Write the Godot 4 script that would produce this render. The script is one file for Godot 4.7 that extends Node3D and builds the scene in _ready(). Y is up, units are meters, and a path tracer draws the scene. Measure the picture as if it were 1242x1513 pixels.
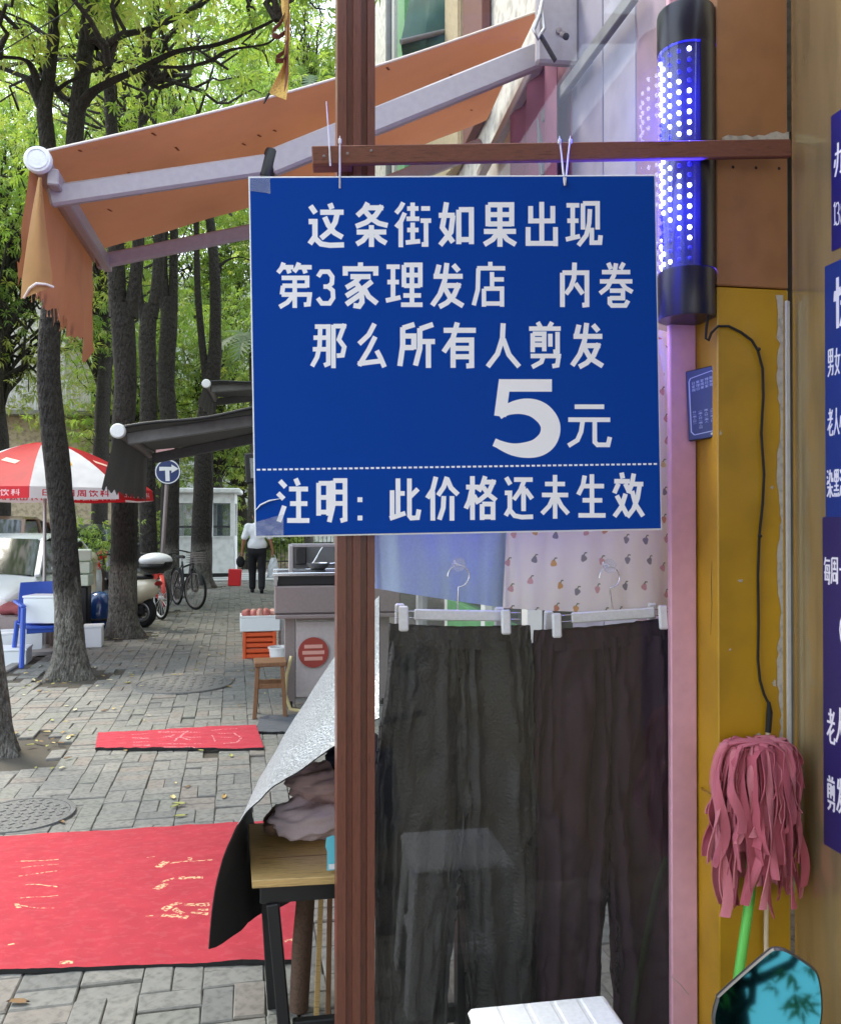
extends Node3D
# Street pavement seen past a hanging shop notice. World: -Z runs along the street, +X towards the shops, y up, metres.

const FOCAL := 1250.0          # photo pixels
const MID := Vector2(621.0, 756.5)
const EYE := Vector3(0, 1.55, 0)
const GLASS := 2.24            # distance of the glass partition along the street
const WALL := 1.378            # x of the shop fronts
var turn: Basis
var rng := RandomNumberGenerator.new()
var taken := {}
var M := {}
var wobble := FastNoiseLite.new()

# ---------- photo pixel -> place ----------
func ray(px: float, py: float) -> Vector3:
	return turn * Vector3((px - MID.x) / FOCAL, -(py - MID.y) / FOCAL, -1.0)
func PZ(px: float, py: float, d: float) -> Vector3:
	var r := ray(px, py)
	return EYE + r * (d / -r.z)
func PX(px: float, py: float, x: float) -> Vector3:
	var r := ray(px, py)
	return EYE + r * (x / r.x)
func PG(px: float, py: float, h := 0.0) -> Vector3:
	var r := ray(px, py)
	return EYE + r * ((h - EYE.y) / r.y)
func to_pixel(p: Vector3) -> Vector2:
	var q := turn.transposed() * (p - EYE)
	return Vector2(MID.x + FOCAL * q.x / -q.z, MID.y - FOCAL * q.y / -q.z)

# ---------- mesh builder ----------
class MB:
	var v := PackedVector3Array()
	var n := PackedVector3Array()
	var uv := PackedVector2Array()
	var col := PackedColorArray()
	var idx := PackedInt32Array()
	var tint := Color(1, 1, 1)

	func vert(p: Vector3, nn: Vector3, t := Vector2.ZERO) -> int:
		v.append(p); n.append(nn); uv.append(t); col.append(tint)
		return v.size() - 1

	func face(a: int, b: int, c: int) -> void:
		if (v[b] - v[a]).cross(v[c] - v[a]).dot(n[a] + n[b] + n[c]) > 0.0:
			idx.append_array([a, c, b])
		else:
			idx.append_array([a, b, c])

	func tri(a: Vector3, b: Vector3, c: Vector3, out := Vector3.ZERO) -> void:
		var nn := (b - a).cross(c - a)
		if nn.length_squared() < 1e-18: return
		nn = nn.normalized()
		if out != Vector3.ZERO and nn.dot(out) < 0.0: nn = -nn
		face(vert(a, nn), vert(b, nn), vert(c, nn))

	func quad(a: Vector3, b: Vector3, c: Vector3, d: Vector3, out := Vector3.ZERO, uvs := [Vector2(0, 1), Vector2(1, 1), Vector2(1, 0), Vector2(0, 0)]) -> void:
		var nn := (b - a).cross(d - a)
		if nn.length_squared() < 1e-18: nn = (c - b).cross(d - b)
		nn = nn.normalized()
		if out != Vector3.ZERO and nn.dot(out) < 0.0: nn = -nn
		var i := vert(a, nn, uvs[0]); var j := vert(b, nn, uvs[1]); var k := vert(c, nn, uvs[2]); var l := vert(d, nn, uvs[3])
		face(i, j, k); face(i, k, l)

	func box(c: Vector3, s: Vector3, b := Basis.IDENTITY, bev := 0.0) -> MB:
		var h := s * 0.5
		bev = minf(bev, minf(h.x, minf(h.y, h.z)) * 0.9)
		var g := h - Vector3.ONE * bev
		for ax in 3:
			var u := (ax + 1) % 3; var w := (ax + 2) % 3
			for sg in [-1.0, 1.0]:
				var q := []
				for e in [[-1, -1], [1, -1], [1, 1], [-1, 1]]:
					var p := Vector3.ZERO
					p[ax] = h[ax] * sg; p[u] = g[u] * e[0]; p[w] = g[w] * e[1]
					q.append(c + b * p)
				var o := Vector3.ZERO; o[ax] = sg
				quad(q[0], q[1], q[2], q[3], b * o)
		if bev > 0.0:
			for ax in 3:
				var u := (ax + 1) % 3; var w := (ax + 2) % 3
				for su in [-1.0, 1.0]:
					for sw in [-1.0, 1.0]:
						var q := []
						for e in [[-1, 0], [1, 0], [1, 1], [-1, 1]]:
							var p := Vector3.ZERO
							p[ax] = g[ax] * e[0]
							p[u] = (h[u] if e[1] == 0 else g[u]) * su
							p[w] = (g[w] if e[1] == 0 else h[w]) * sw
							q.append(c + b * p)
						var o := Vector3.ZERO; o[u] = su; o[w] = sw
						quad(q[0], q[1], q[2], q[3], b * o)
			for sx in [-1.0, 1.0]:
				for sy in [-1.0, 1.0]:
					for sz in [-1.0, 1.0]:
						tri(c + b * Vector3(h.x * sx, g.y * sy, g.z * sz), c + b * Vector3(g.x * sx, h.y * sy, g.z * sz), c + b * Vector3(g.x * sx, g.y * sy, h.z * sz), b * Vector3(sx, sy, sz))
		return self

	func beam(a: Vector3, b: Vector3, w: float, t: float, up := Vector3.UP, bev := 0.0) -> MB:
		var z := (b - a).normalized()
		var x := up.cross(z)
		if x.length() < 1e-4: x = Vector3.RIGHT.cross(z)
		x = x.normalized()
		return box((a + b) * 0.5, Vector3(w, t, (b - a).length()), Basis(x, z.cross(x), z), bev)

	func tube(pts: Array, rad, sides := 8, caps := true, closed := false) -> MB:
		var m := pts.size()
		var rings := []
		var nx := Vector3.ZERO
		var along := 0.0
		for i in m:
			var t: Vector3
			if closed: t = pts[(i + 1) % m] - pts[(i + m - 1) % m]
			else: t = pts[mini(i + 1, m - 1)] - pts[maxi(i - 1, 0)]
			t = t.normalized()
			if i > 0: along += (pts[i] - pts[i - 1]).length()
			if nx == Vector3.ZERO:
				nx = (Vector3.UP if absf(t.y) < 0.9 else Vector3.RIGHT).cross(t)
			nx = (nx - t * nx.dot(t)).normalized()
			var ny := t.cross(nx)
			var r: float = rad[i] if rad is Array or rad is PackedFloat32Array else rad
			var ring := []
			for k in sides + 1:
				var a := TAU * k / sides
				var d := nx * cos(a) + ny * sin(a)
				ring.append(vert(pts[i] + d * r, d, Vector2(float(k) / sides, along)))
			rings.append(ring)
		for i in (m if closed else m - 1):
			var r0: Array = rings[i]; var r1: Array = rings[(i + 1) % m]
			for k in sides:
				face(r0[k], r0[k + 1], r1[k + 1]); face(r0[k], r1[k + 1], r1[k])
		if caps and not closed:
			for e in [0, m - 1]:
				var t: Vector3 = (pts[0] - pts[1] if e == 0 else pts[m - 1] - pts[m - 2]).normalized()
				var c := vert(pts[e], t)
				var q := []
				for k in sides + 1: q.append(vert(v[rings[e][k]], t))
				for k in sides: face(c, q[k], q[k + 1])
		return self

	func lathe(prof: Array, segs: int, at: Vector3, b := Basis.IDENTITY, a0 := 0.0, a1 := TAU) -> MB:
		# prof: [radius, height] pairs turned round the y axis of b
		for i in prof.size() - 1:
			var p := Vector2(prof[i][0], prof[i][1]); var q := Vector2(prof[i + 1][0], prof[i + 1][1])
			if p.distance_to(q) < 1e-6: continue
			var nn := Vector2((q - p).y, -(q - p).x).normalized()
			var n0 := nn; var n1 := nn
			if i > 0:
				var pv := p - Vector2(prof[i - 1][0], prof[i - 1][1])
				var m := Vector2(pv.y, -pv.x).normalized()
				if m.dot(nn) > 0.75: n0 = (m + nn).normalized()
			if i < prof.size() - 2:
				var nv := Vector2(prof[i + 2][0], prof[i + 2][1]) - q
				var m := Vector2(nv.y, -nv.x).normalized()
				if m.dot(nn) > 0.75: n1 = (m + nn).normalized()
			var last := []
			for k in segs + 1:
				var a := a0 + (a1 - a0) * k / segs
				var d := Vector3(cos(a), 0, sin(a))
				var now := [vert(at + b * (d * p.x + Vector3.UP * p.y), b * (d * n0.x + Vector3.UP * n0.y), Vector2(float(k) / segs, p.y)), vert(at + b * (d * q.x + Vector3.UP * q.y), b * (d * n1.x + Vector3.UP * n1.y), Vector2(float(k) / segs, q.y))]
				if k > 0:
					if p.x > 1e-6: face(last[0], now[0], now[1])
					if q.x > 1e-6: face(last[0], now[1], last[1])
				last = now
		return self

	func ellipsoid(c: Vector3, r: Vector3, b := Basis.IDENTITY, su := 12, sv := 8) -> MB:
		var rows := []
		for j in sv + 1:
			var th := PI * j / sv
			var row := []
			for i in su + 1:
				var ph := TAU * i / su
				var d := Vector3(sin(th) * cos(ph), cos(th), sin(th) * sin(ph))
				row.append(vert(c + b * (d * r), (b * (d / r)).normalized(), Vector2(float(i) / su, float(j) / sv)))
			rows.append(row)
		for j in sv:
			for i in su:
				if j > 0: face(rows[j][i], rows[j][i + 1], rows[j + 1][i + 1])
				if j < sv - 1: face(rows[j][i], rows[j + 1][i + 1], rows[j + 1][i])
		return self

	func grid(P: Array, thick := 0.0, uvs = null) -> MB:
		# P: rows of points; one smooth sheet, with a back and a rim when thick
		var nr := P.size(); var nc: int = P[0].size()
		var nrm := []
		for j in nr:
			var row := []
			for i in nc:
				var du: Vector3 = P[j][mini(i + 1, nc - 1)] - P[j][maxi(i - 1, 0)]
				var dv: Vector3 = P[mini(j + 1, nr - 1)][i] - P[maxi(j - 1, 0)][i]
				var q := du.cross(dv)
				row.append(q.normalized() if q.length_squared() > 1e-20 else Vector3.UP)
			nrm.append(row)
		for side in ([0, 1] if thick > 0.0 else [0]):
			var ids := []
			for j in nr:
				var row := []
				for i in nc:
					var t: Vector2 = uvs[j][i] if uvs != null else Vector2(float(i) / (nc - 1), float(j) / (nr - 1))
					if side == 0: row.append(vert(P[j][i], nrm[j][i], t))
					else: row.append(vert(P[j][i] - nrm[j][i] * thick, -nrm[j][i], t))
				ids.append(row)
			for j in nr - 1:
				for i in nc - 1:
					face(ids[j][i], ids[j][i + 1], ids[j + 1][i + 1]); face(ids[j][i], ids[j + 1][i + 1], ids[j + 1][i])
		if thick > 0.0:
			for j in nr - 1:
				for i in [0, nc - 1]:
					var o: Vector3 = P[j][i] - P[j][1 if i == 0 else nc - 2]
					quad(P[j][i], P[j + 1][i], P[j + 1][i] - nrm[j + 1][i] * thick, P[j][i] - nrm[j][i] * thick, o)
			for i in nc - 1:
				for j in [0, nr - 1]:
					var o: Vector3 = P[j][i] - P[1 if j == 0 else nr - 2][i]
					quad(P[j][i], P[j][i + 1], P[j][i + 1] - nrm[j][i + 1] * thick, P[j][i] - nrm[j][i] * thick, o)
		return self

	func prism(poly: Array, z0: float, z1: float, x := Transform3D.IDENTITY, bev := 0.0) -> MB:
		# a flat outline (Vector2) in x's xy plane, thick from z0 to z1
		var pp := PackedVector2Array(poly)
		if Geometry2D.is_polygon_clockwise(pp): pp.reverse()
		var inner := pp
		if bev > 0.0:
			inner = PackedVector2Array()
			var m := pp.size()
			for i in m:
				var e0 := (pp[i] - pp[(i + m - 1) % m]).normalized(); var e1 := (pp[(i + 1) % m] - pp[i]).normalized()
				var nn := (Vector2(e0.y, -e0.x) + Vector2(e1.y, -e1.x)).normalized()
				inner.append(pp[i] - nn * bev / maxf(0.4, nn.dot(Vector2(e1.y, -e1.x))))
		var tr := Geometry2D.triangulate_polygon(inner)
		var lo := pp[0]; var hi := pp[0]
		for p in pp: lo = lo.min(p); hi = hi.max(p)
		for z in [z0, z1]:
			var o := x.basis * Vector3(0, 0, -1 if z == z0 else 1) * signf(z1 - z0)
			var ids := []
			for p in inner: ids.append(vert(x * Vector3(p.x, p.y, z), o.normalized(), Vector2((p.x - lo.x) / (hi.x - lo.x), (hi.y - p.y) / (hi.y - lo.y))))
			for k in range(0, tr.size(), 3): face(ids[tr[k]], ids[tr[k + 1]], ids[tr[k + 2]])
		var dz := bev * signf(z1 - z0)
		for i in pp.size():
			var j := (i + 1) % pp.size()
			var e := (pp[j] - pp[i]).normalized()
			var o := x.basis * Vector3(e.y, -e.x, 0)
			quad(x * Vector3(pp[i].x, pp[i].y, z0 + dz), x * Vector3(pp[j].x, pp[j].y, z0 + dz), x * Vector3(pp[j].x, pp[j].y, z1 - dz), x * Vector3(pp[i].x, pp[i].y, z1 - dz), o)
			if bev > 0.0:
				for z in [[z0, z0 + dz, -1.0], [z1, z1 - dz, 1.0]]:
					quad(x * Vector3(inner[i].x, inner[i].y, z[0]), x * Vector3(inner[j].x, inner[j].y, z[0]), x * Vector3(pp[j].x, pp[j].y, z[1]), x * Vector3(pp[i].x, pp[i].y, z[1]), o + x.basis * Vector3(0, 0, z[2] * signf(z1 - z0)))
		return self

	func quad_pane(a: Vector3, b: Vector3) -> MB:
		# an upright pane across the street from corner a to corner b
		for e in [0.003]:
			var z := Vector3(0, 0, e)
			quad(a + z, Vector3(b.x, a.y, a.z) + z, b + z, Vector3(a.x, b.y, a.z) + z, Vector3.BACK * signf(e))
		return self

	func mesh() -> ArrayMesh:
		var a := []
		a.resize(Mesh.ARRAY_MAX)
		a[Mesh.ARRAY_VERTEX] = v; a[Mesh.ARRAY_NORMAL] = n; a[Mesh.ARRAY_TEX_UV] = uv; a[Mesh.ARRAY_COLOR] = col; a[Mesh.ARRAY_INDEX] = idx
		var m := ArrayMesh.new()
		m.add_surface_from_arrays(Mesh.PRIMITIVE_TRIANGLES, a)
		return m

# ---------- nodes ----------
func numbered(called: String) -> String:
	if not taken.has(called):
		taken[called] = 0
		return called
	taken[called] += 1
	return "%s_%03d" % [called, taken[called]]

func tag(o: Node, label: String, category: String, group := "") -> Node:
	o.set_meta("label", label); o.set_meta("category", category)
	if group: o.set_meta("group", group)
	return o

func thing(called: String, label: String, category: String, at := Vector3.ZERO, group := "", yaw := 0.0) -> Node3D:
	var o := Node3D.new()
	o.name = numbered(called)
	add_child(o)
	o.position = at; o.rotation.y = yaw
	tag(o, label, category, group)
	return o

func part(parent: Node, called: String, shape, m: Material, at := Vector3.ZERO) -> MeshInstance3D:
	var o := MeshInstance3D.new()
	o.name = numbered(called) if parent == self else called
	o.mesh = shape.mesh() if shape is MB else shape
	o.material_override = m
	o.position = at
	parent.add_child(o, true)
	return o

func setting(called: String, shape, m: Material) -> MeshInstance3D:
	var o := part(self, called, shape, m)
	o.set_meta("kind", "structure")
	return o

func copy_of(o: Node3D, label: String, at: Vector3, yaw := 0.0) -> Node3D:
	var c: Node3D = o.duplicate()
	c.name = numbered(String(o.name).rstrip("0123456789").trim_suffix("_"))
	add_child(c)
	c.position = at; c.rotation.y = yaw
	c.set_meta("label", label)
	return c

# ---------- materials ----------
func noise_tex(freq: float, stops: Array, seed_ := 1, kind := FastNoiseLite.TYPE_SIMPLEX_SMOOTH, size := 512, octaves := 4) -> NoiseTexture2D:
	var f := FastNoiseLite.new()
	f.noise_type = kind; f.frequency = freq; f.seed = seed_; f.fractal_octaves = octaves
	var t := NoiseTexture2D.new()
	t.width = size; t.height = size; t.seamless = true; t.noise = f
	var g := Gradient.new()
	var off := PackedFloat32Array(); var cs := PackedColorArray()
	for s in stops:
		off.append(s[0]); cs.append(s[1] if s[1] is Color else Color(s[1], s[1], s[1]))
	g.offsets = off; g.colors = cs
	t.color_ramp = g
	return t

func bump_tex(freq: float, strength: float, seed_: int, kind := FastNoiseLite.TYPE_SIMPLEX_SMOOTH, octaves := 4) -> NoiseTexture2D:
	var t := noise_tex(freq, [[0.0, 0.0], [1.0, 1.0]], seed_, kind, 512, octaves)
	t.color_ramp = null
	t.as_normal_map = true; t.bump_strength = strength
	return t

func mat(c: Color, rough := 0.7, o := {}) -> StandardMaterial3D:
	var m := StandardMaterial3D.new()
	m.albedo_color = c; m.roughness = rough
	m.metallic = o.get("metal", 0.0)
	if o.has("spec"): m.metallic_specular = o.spec
	if o.has("tex"):
		m.albedo_texture = o.tex
	if o.has("bump"):
		m.normal_enabled = true; m.normal_texture = o.bump; m.normal_scale = o.get("height", 0.3)
	if o.has("rtex"): m.roughness_texture = o.rtex
	if o.has("scale"):
		m.uv1_triplanar = true
		m.uv1_world_triplanar = o.get("world", false)
		m.uv1_scale = o.scale if o.scale is Vector3 else Vector3.ONE * o.scale
	if o.has("offset"): m.uv1_offset = o.offset
	m.vertex_color_use_as_albedo = o.get("vc", false)
	if o.has("back"): m.backlight_enabled = true; m.backlight = o.back
	if o.has("sheen"): m.rim_enabled = true; m.rim = o.sheen; m.rim_tint = 0.5
	if o.has("coat"): m.clearcoat_enabled = true; m.clearcoat = o.coat; m.clearcoat_roughness = 0.08
	if o.has("alpha"): m.transparency = BaseMaterial3D.TRANSPARENCY_ALPHA; m.albedo_color.a = o.alpha
	if o.has("cut"): m.transparency = BaseMaterial3D.TRANSPARENCY_ALPHA_SCISSOR; m.alpha_scissor_threshold = 0.5
	if o.has("glow"): m.emission_enabled = true; m.emission = o.glow; m.emission_energy_multiplier = o.get("power", 1.0)
	m.cull_mode = BaseMaterial3D.CULL_DISABLED
	return m

func rgb(r: int, g: int, b: int) -> Color:
	return Color8(r, g, b)

func make_materials() -> void:
	var fine := noise_tex(0.06, [[0.0, 0.93], [1.0, 1.0]], 3)
	var soft := noise_tex(0.008, [[0.0, 0.86], [0.5, 0.95], [1.0, 1.0]], 5)
	var grit := noise_tex(0.25, [[0.0, 0.7], [0.5, 0.95], [1.0, 1.0]], 7)
	var hgt := bump_tex(0.08, 6.0, 9)
	var hfine := bump_tex(0.3, 5.0, 11)
	var grain := noise_tex(0.02, [[0.0, 0.62], [0.45, 0.9], [0.6, 0.82], [1.0, 1.0]], 13, FastNoiseLite.TYPE_SIMPLEX_SMOOTH, 512, 5)
	var blotch := noise_tex(0.02, [[0.0, 0.72], [0.4, 0.9], [0.6, 1.0], [1.0, 0.94]], 17, FastNoiseLite.TYPE_SIMPLEX_SMOOTH, 512, 5)
	var rough := noise_tex(0.02, [[0.0, 0.65], [1.0, 1.0]], 19)
	M.fine = fine; M.soft = soft; M.grit = grit; M.hgt = hgt; M.hfine = hfine; M.grain = grain; M.blotch = blotch
	var stone := noise_tex(0.05, [[0.0, 0.74], [0.5, 0.94], [1.0, 1.0]], 37, FastNoiseLite.TYPE_VALUE_CUBIC, 512, 6)
	M.stone = stone
	M.brick = []
	for c in [rgb(134, 132, 125), rgb(128, 127, 121), rgb(140, 137, 129), rgb(121, 120, 115), rgb(137, 130, 121), rgb(131, 131, 122)]:
		M.brick.append(mat(c, 0.88, {"tex": stone, "scale": 2.2, "world": true, "bump": hfine, "height": 0.5}))
	M.bricks_far = mat(Color(1, 1, 1), 0.9, {"tex": stone, "scale": 2.2, "world": true, "vc": true})
	M.mortar = mat(rgb(84, 78, 68), 0.95, {"tex": grit, "scale": 4.0, "world": true, "bump": hfine, "height": 0.6})
	M.soil = mat(rgb(104, 88, 66), 0.95, {"tex": blotch, "scale": 1.3, "world": true, "bump": hgt, "height": 1.0})
	M.asphalt = mat(rgb(96, 96, 96), 0.9, {"tex": grit, "scale": 1.5, "world": true, "bump": hfine, "height": 0.5})
	M.concrete = mat(rgb(150, 148, 142), 0.88, {"tex": soft, "scale": 0.8, "world": true})
	M.white_line = mat(rgb(200, 200, 196), 0.8, {"tex": blotch, "scale": 2.0, "world": true})
	M.bark = mat(Color(1, 1, 1), 0.95, {"tex": noise_tex(0.02, [[0.0, 0.25], [0.4, 0.7], [0.55, 0.95], [0.7, 0.6], [1.0, 1.0]], 23, FastNoiseLite.TYPE_SIMPLEX_SMOOTH, 512, 5), "scale": Vector3(3.2, 0.8, 3.2), "world": true, "vc": true, "bump": bump_tex(0.02, 22.0, 23, FastNoiseLite.TYPE_SIMPLEX_SMOOTH, 5), "height": 1.5})
	M.leaf = mat(Color(1, 1, 1), 0.5, {"vc": true, "back": Color(0.95, 1.0, 0.62), "spec": 0.4})
	M.orange = mat(rgb(172, 122, 92), 0.85, {"tex": soft, "scale": 0.35, "back": rgb(190, 168, 150), "bump": bump_tex(0.012, 5.0, 41), "height": 0.5})
	M.orange_lit = mat(rgb(186, 140, 88), 0.85, {"tex": soft, "scale": 0.8, "back": rgb(180, 150, 110)})  # lighter orange: daylight on the turned-out outer face is put into the colour
	M.stain = mat(rgb(120, 66, 36), 0.9)
	M.arm = mat(rgb(168, 160, 162), 0.45, {"tex": fine, "scale": 0.7})
	M.white_plastic = mat(rgb(232, 233, 234), 0.4, {"tex": fine, "scale": 2.0})
	M.steel = mat(rgb(180, 177, 177), 0.35, {"metal": 0.85, "tex": fine, "scale": 1.0})
	M.steel_dull = mat(rgb(142, 130, 128), 0.5, {"metal": 0.3, "tex": fine, "scale": 1.0})
	M.chrome = mat(rgb(215, 216, 220), 0.18, {"metal": 0.95})
	M.grey_cloth = mat(rgb(104, 102, 100), 0.85, {"tex": grain, "scale": Vector3(1, 3, 3), "back": rgb(100, 100, 100)})
	M.black = mat(rgb(24, 24, 26), 0.5, {"tex": fine, "scale": 3.0})
	M.rubber = mat(rgb(28, 28, 28), 0.85)
	M.brown_metal = mat(rgb(112, 64, 48), 0.42, {"tex": noise_tex(0.03, [[0.0, 0.7], [0.5, 1.0], [1.0, 0.9]], 29), "scale": Vector3(14, 0.9, 14), "coat": 0.2})
	M.glass = mat(rgb(225, 232, 232), 0.02, {"alpha": 0.012})
	M.pane = mat(rgb(70, 84, 88), 0.04, {"alpha": 0.45})
	M.dark_pane = mat(rgb(24, 30, 34), 0.06, {"spec": 0.7})
	M.pink = mat(rgb(226, 170, 186), 0.4, {"tex": fine, "scale": 0.6})
	M.mustard = mat(rgb(188, 143, 20), 0.42, {"tex": soft, "scale": 0.9, "world": true, "coat": 0.15})
	M.tan = mat(rgb(160, 110, 70), 0.5, {"tex": soft, "scale": 1.2, "world": true})  # brownish paint with the lamp's violet glow mixed into the colour
	M.plaster = mat(rgb(196, 188, 178), 0.9, {"tex": stone, "scale": 3.0, "world": true, "bump": hfine, "height": 0.5})
	M.slat = mat(rgb(132, 78, 58), 0.75, {"tex": grain, "scale": Vector3(1.0, 12, 12), "bump": hgt, "height": 0.3})
	M.wood_top = mat(rgb(222, 184, 120), 0.5, {"tex": grain, "scale": Vector3(0.8, 8, 8)})
	M.wood = mat(rgb(140, 100, 66), 0.7, {"tex": grain, "scale": Vector3(8, 0.9, 8)})
	M.bark_pole = mat(rgb(96, 74, 60), 0.9, {"tex": blotch, "scale": 7.0, "bump": hgt, "height": 0.5})
	M.red_cloth = mat(rgb(222, 40, 52), 0.85)
	M.skin = mat(rgb(160, 112, 84), 0.6)
	M.white_shirt = mat(rgb(226, 228, 234), 0.85)
	M.dark_cloth = mat(rgb(24, 24, 28), 0.9)
	M.foam = mat(rgb(222, 226, 228), 0.75, {"bump": hfine, "height": 0.2, "scale": 3.0})
	M.blue_plastic = mat(rgb(58, 92, 190), 0.4, {"tex": fine, "scale": 2.0})
	M.orange_plastic = mat(rgb(206, 82, 34), 0.5)
	M.tyre = mat(rgb(22, 22, 22), 0.85)
	M.cream = mat(rgb(226, 216, 190), 0.3, {"coat": 0.5})
	M.umb_red = mat(rgb(214, 20, 36), 0.6, {"back": rgb(235, 40, 50), "tex": soft, "scale": 1.0})
	M.umb_white = mat(rgb(236, 234, 236), 0.6, {"back": rgb(200, 198, 200), "tex": soft, "scale": 1.0})
	M.cover = mat(rgb(114, 113, 109), 0.8, {"metal": 0.05, "tex": blotch, "scale": 4.0, "bump": hfine, "height": 0.3})
	M.tape = mat(rgb(200, 206, 220), 0.18, {"alpha": 0.22})
	M.bead = mat(rgb(190, 188, 188), 0.55, {"tex": fine, "scale": 1.0})
	M.brass = mat(rgb(190, 160, 70), 0.35, {"metal": 0.8})
	M.lamp_black = mat(rgb(26, 24, 40), 0.32, {"tex": fine, "scale": 4.0})
	M.lamp_core = mat(rgb(8, 9, 44), 0.45, {"glow": Color(0.02, 0.02, 0.60), "power": 0.03})
	M.lamp_cover = mat(rgb(150, 160, 210), 0.04, {"alpha": 0.06})
	M.led_on = mat(rgb(250, 250, 255), 0.3, {"glow": Color(0.86, 0.9, 1.0), "power": 3.0})
	M.led_off = mat(rgb(60, 60, 120), 0.3)
	M.shop_glass = mat(rgb(200, 182, 140), 0.14, {"metal": 0.7, "tex": soft, "scale": Vector3(3, 0.4, 3)})
	M.room = mat(rgb(120, 104, 84), 0.85, {"tex": soft, "scale": 0.7})
	M.silver = mat(rgb(228, 231, 232), 0.4, {"metal": 0.55, "tex": noise_tex(0.07, [[0.0, 0.35], [0.5, 0.8], [1.0, 1.0]], 31, FastNoiseLite.TYPE_CELLULAR, 512, 2), "scale": 4.0, "bump": bump_tex(0.07, 8.0, 31, FastNoiseLite.TYPE_CELLULAR, 2), "height": 0.8})
	M.lining = mat(rgb(34, 34, 35), 0.85, {"tex": fine, "scale": 4.0})
	M.mirror = mat(rgb(44, 100, 108), 0.03, {"metal": 1.0})
	M.hem_white = mat(rgb(226, 214, 200), 0.8)
	M.grey_arm = mat(rgb(112, 112, 112), 0.5, {"tex": soft, "scale": 2.0})
	M.blind = mat(rgb(206, 188, 150), 0.7, {"tex": grain, "scale": Vector3(7, 0.8, 7)})
	M.curl = mat(rgb(110, 62, 44), 0.8)
	M.zip = mat(rgb(226, 222, 226), 0.4, {"back": rgb(150, 150, 155)})
	M.sign_edge = mat(rgb(230, 232, 238), 0.6)

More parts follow.
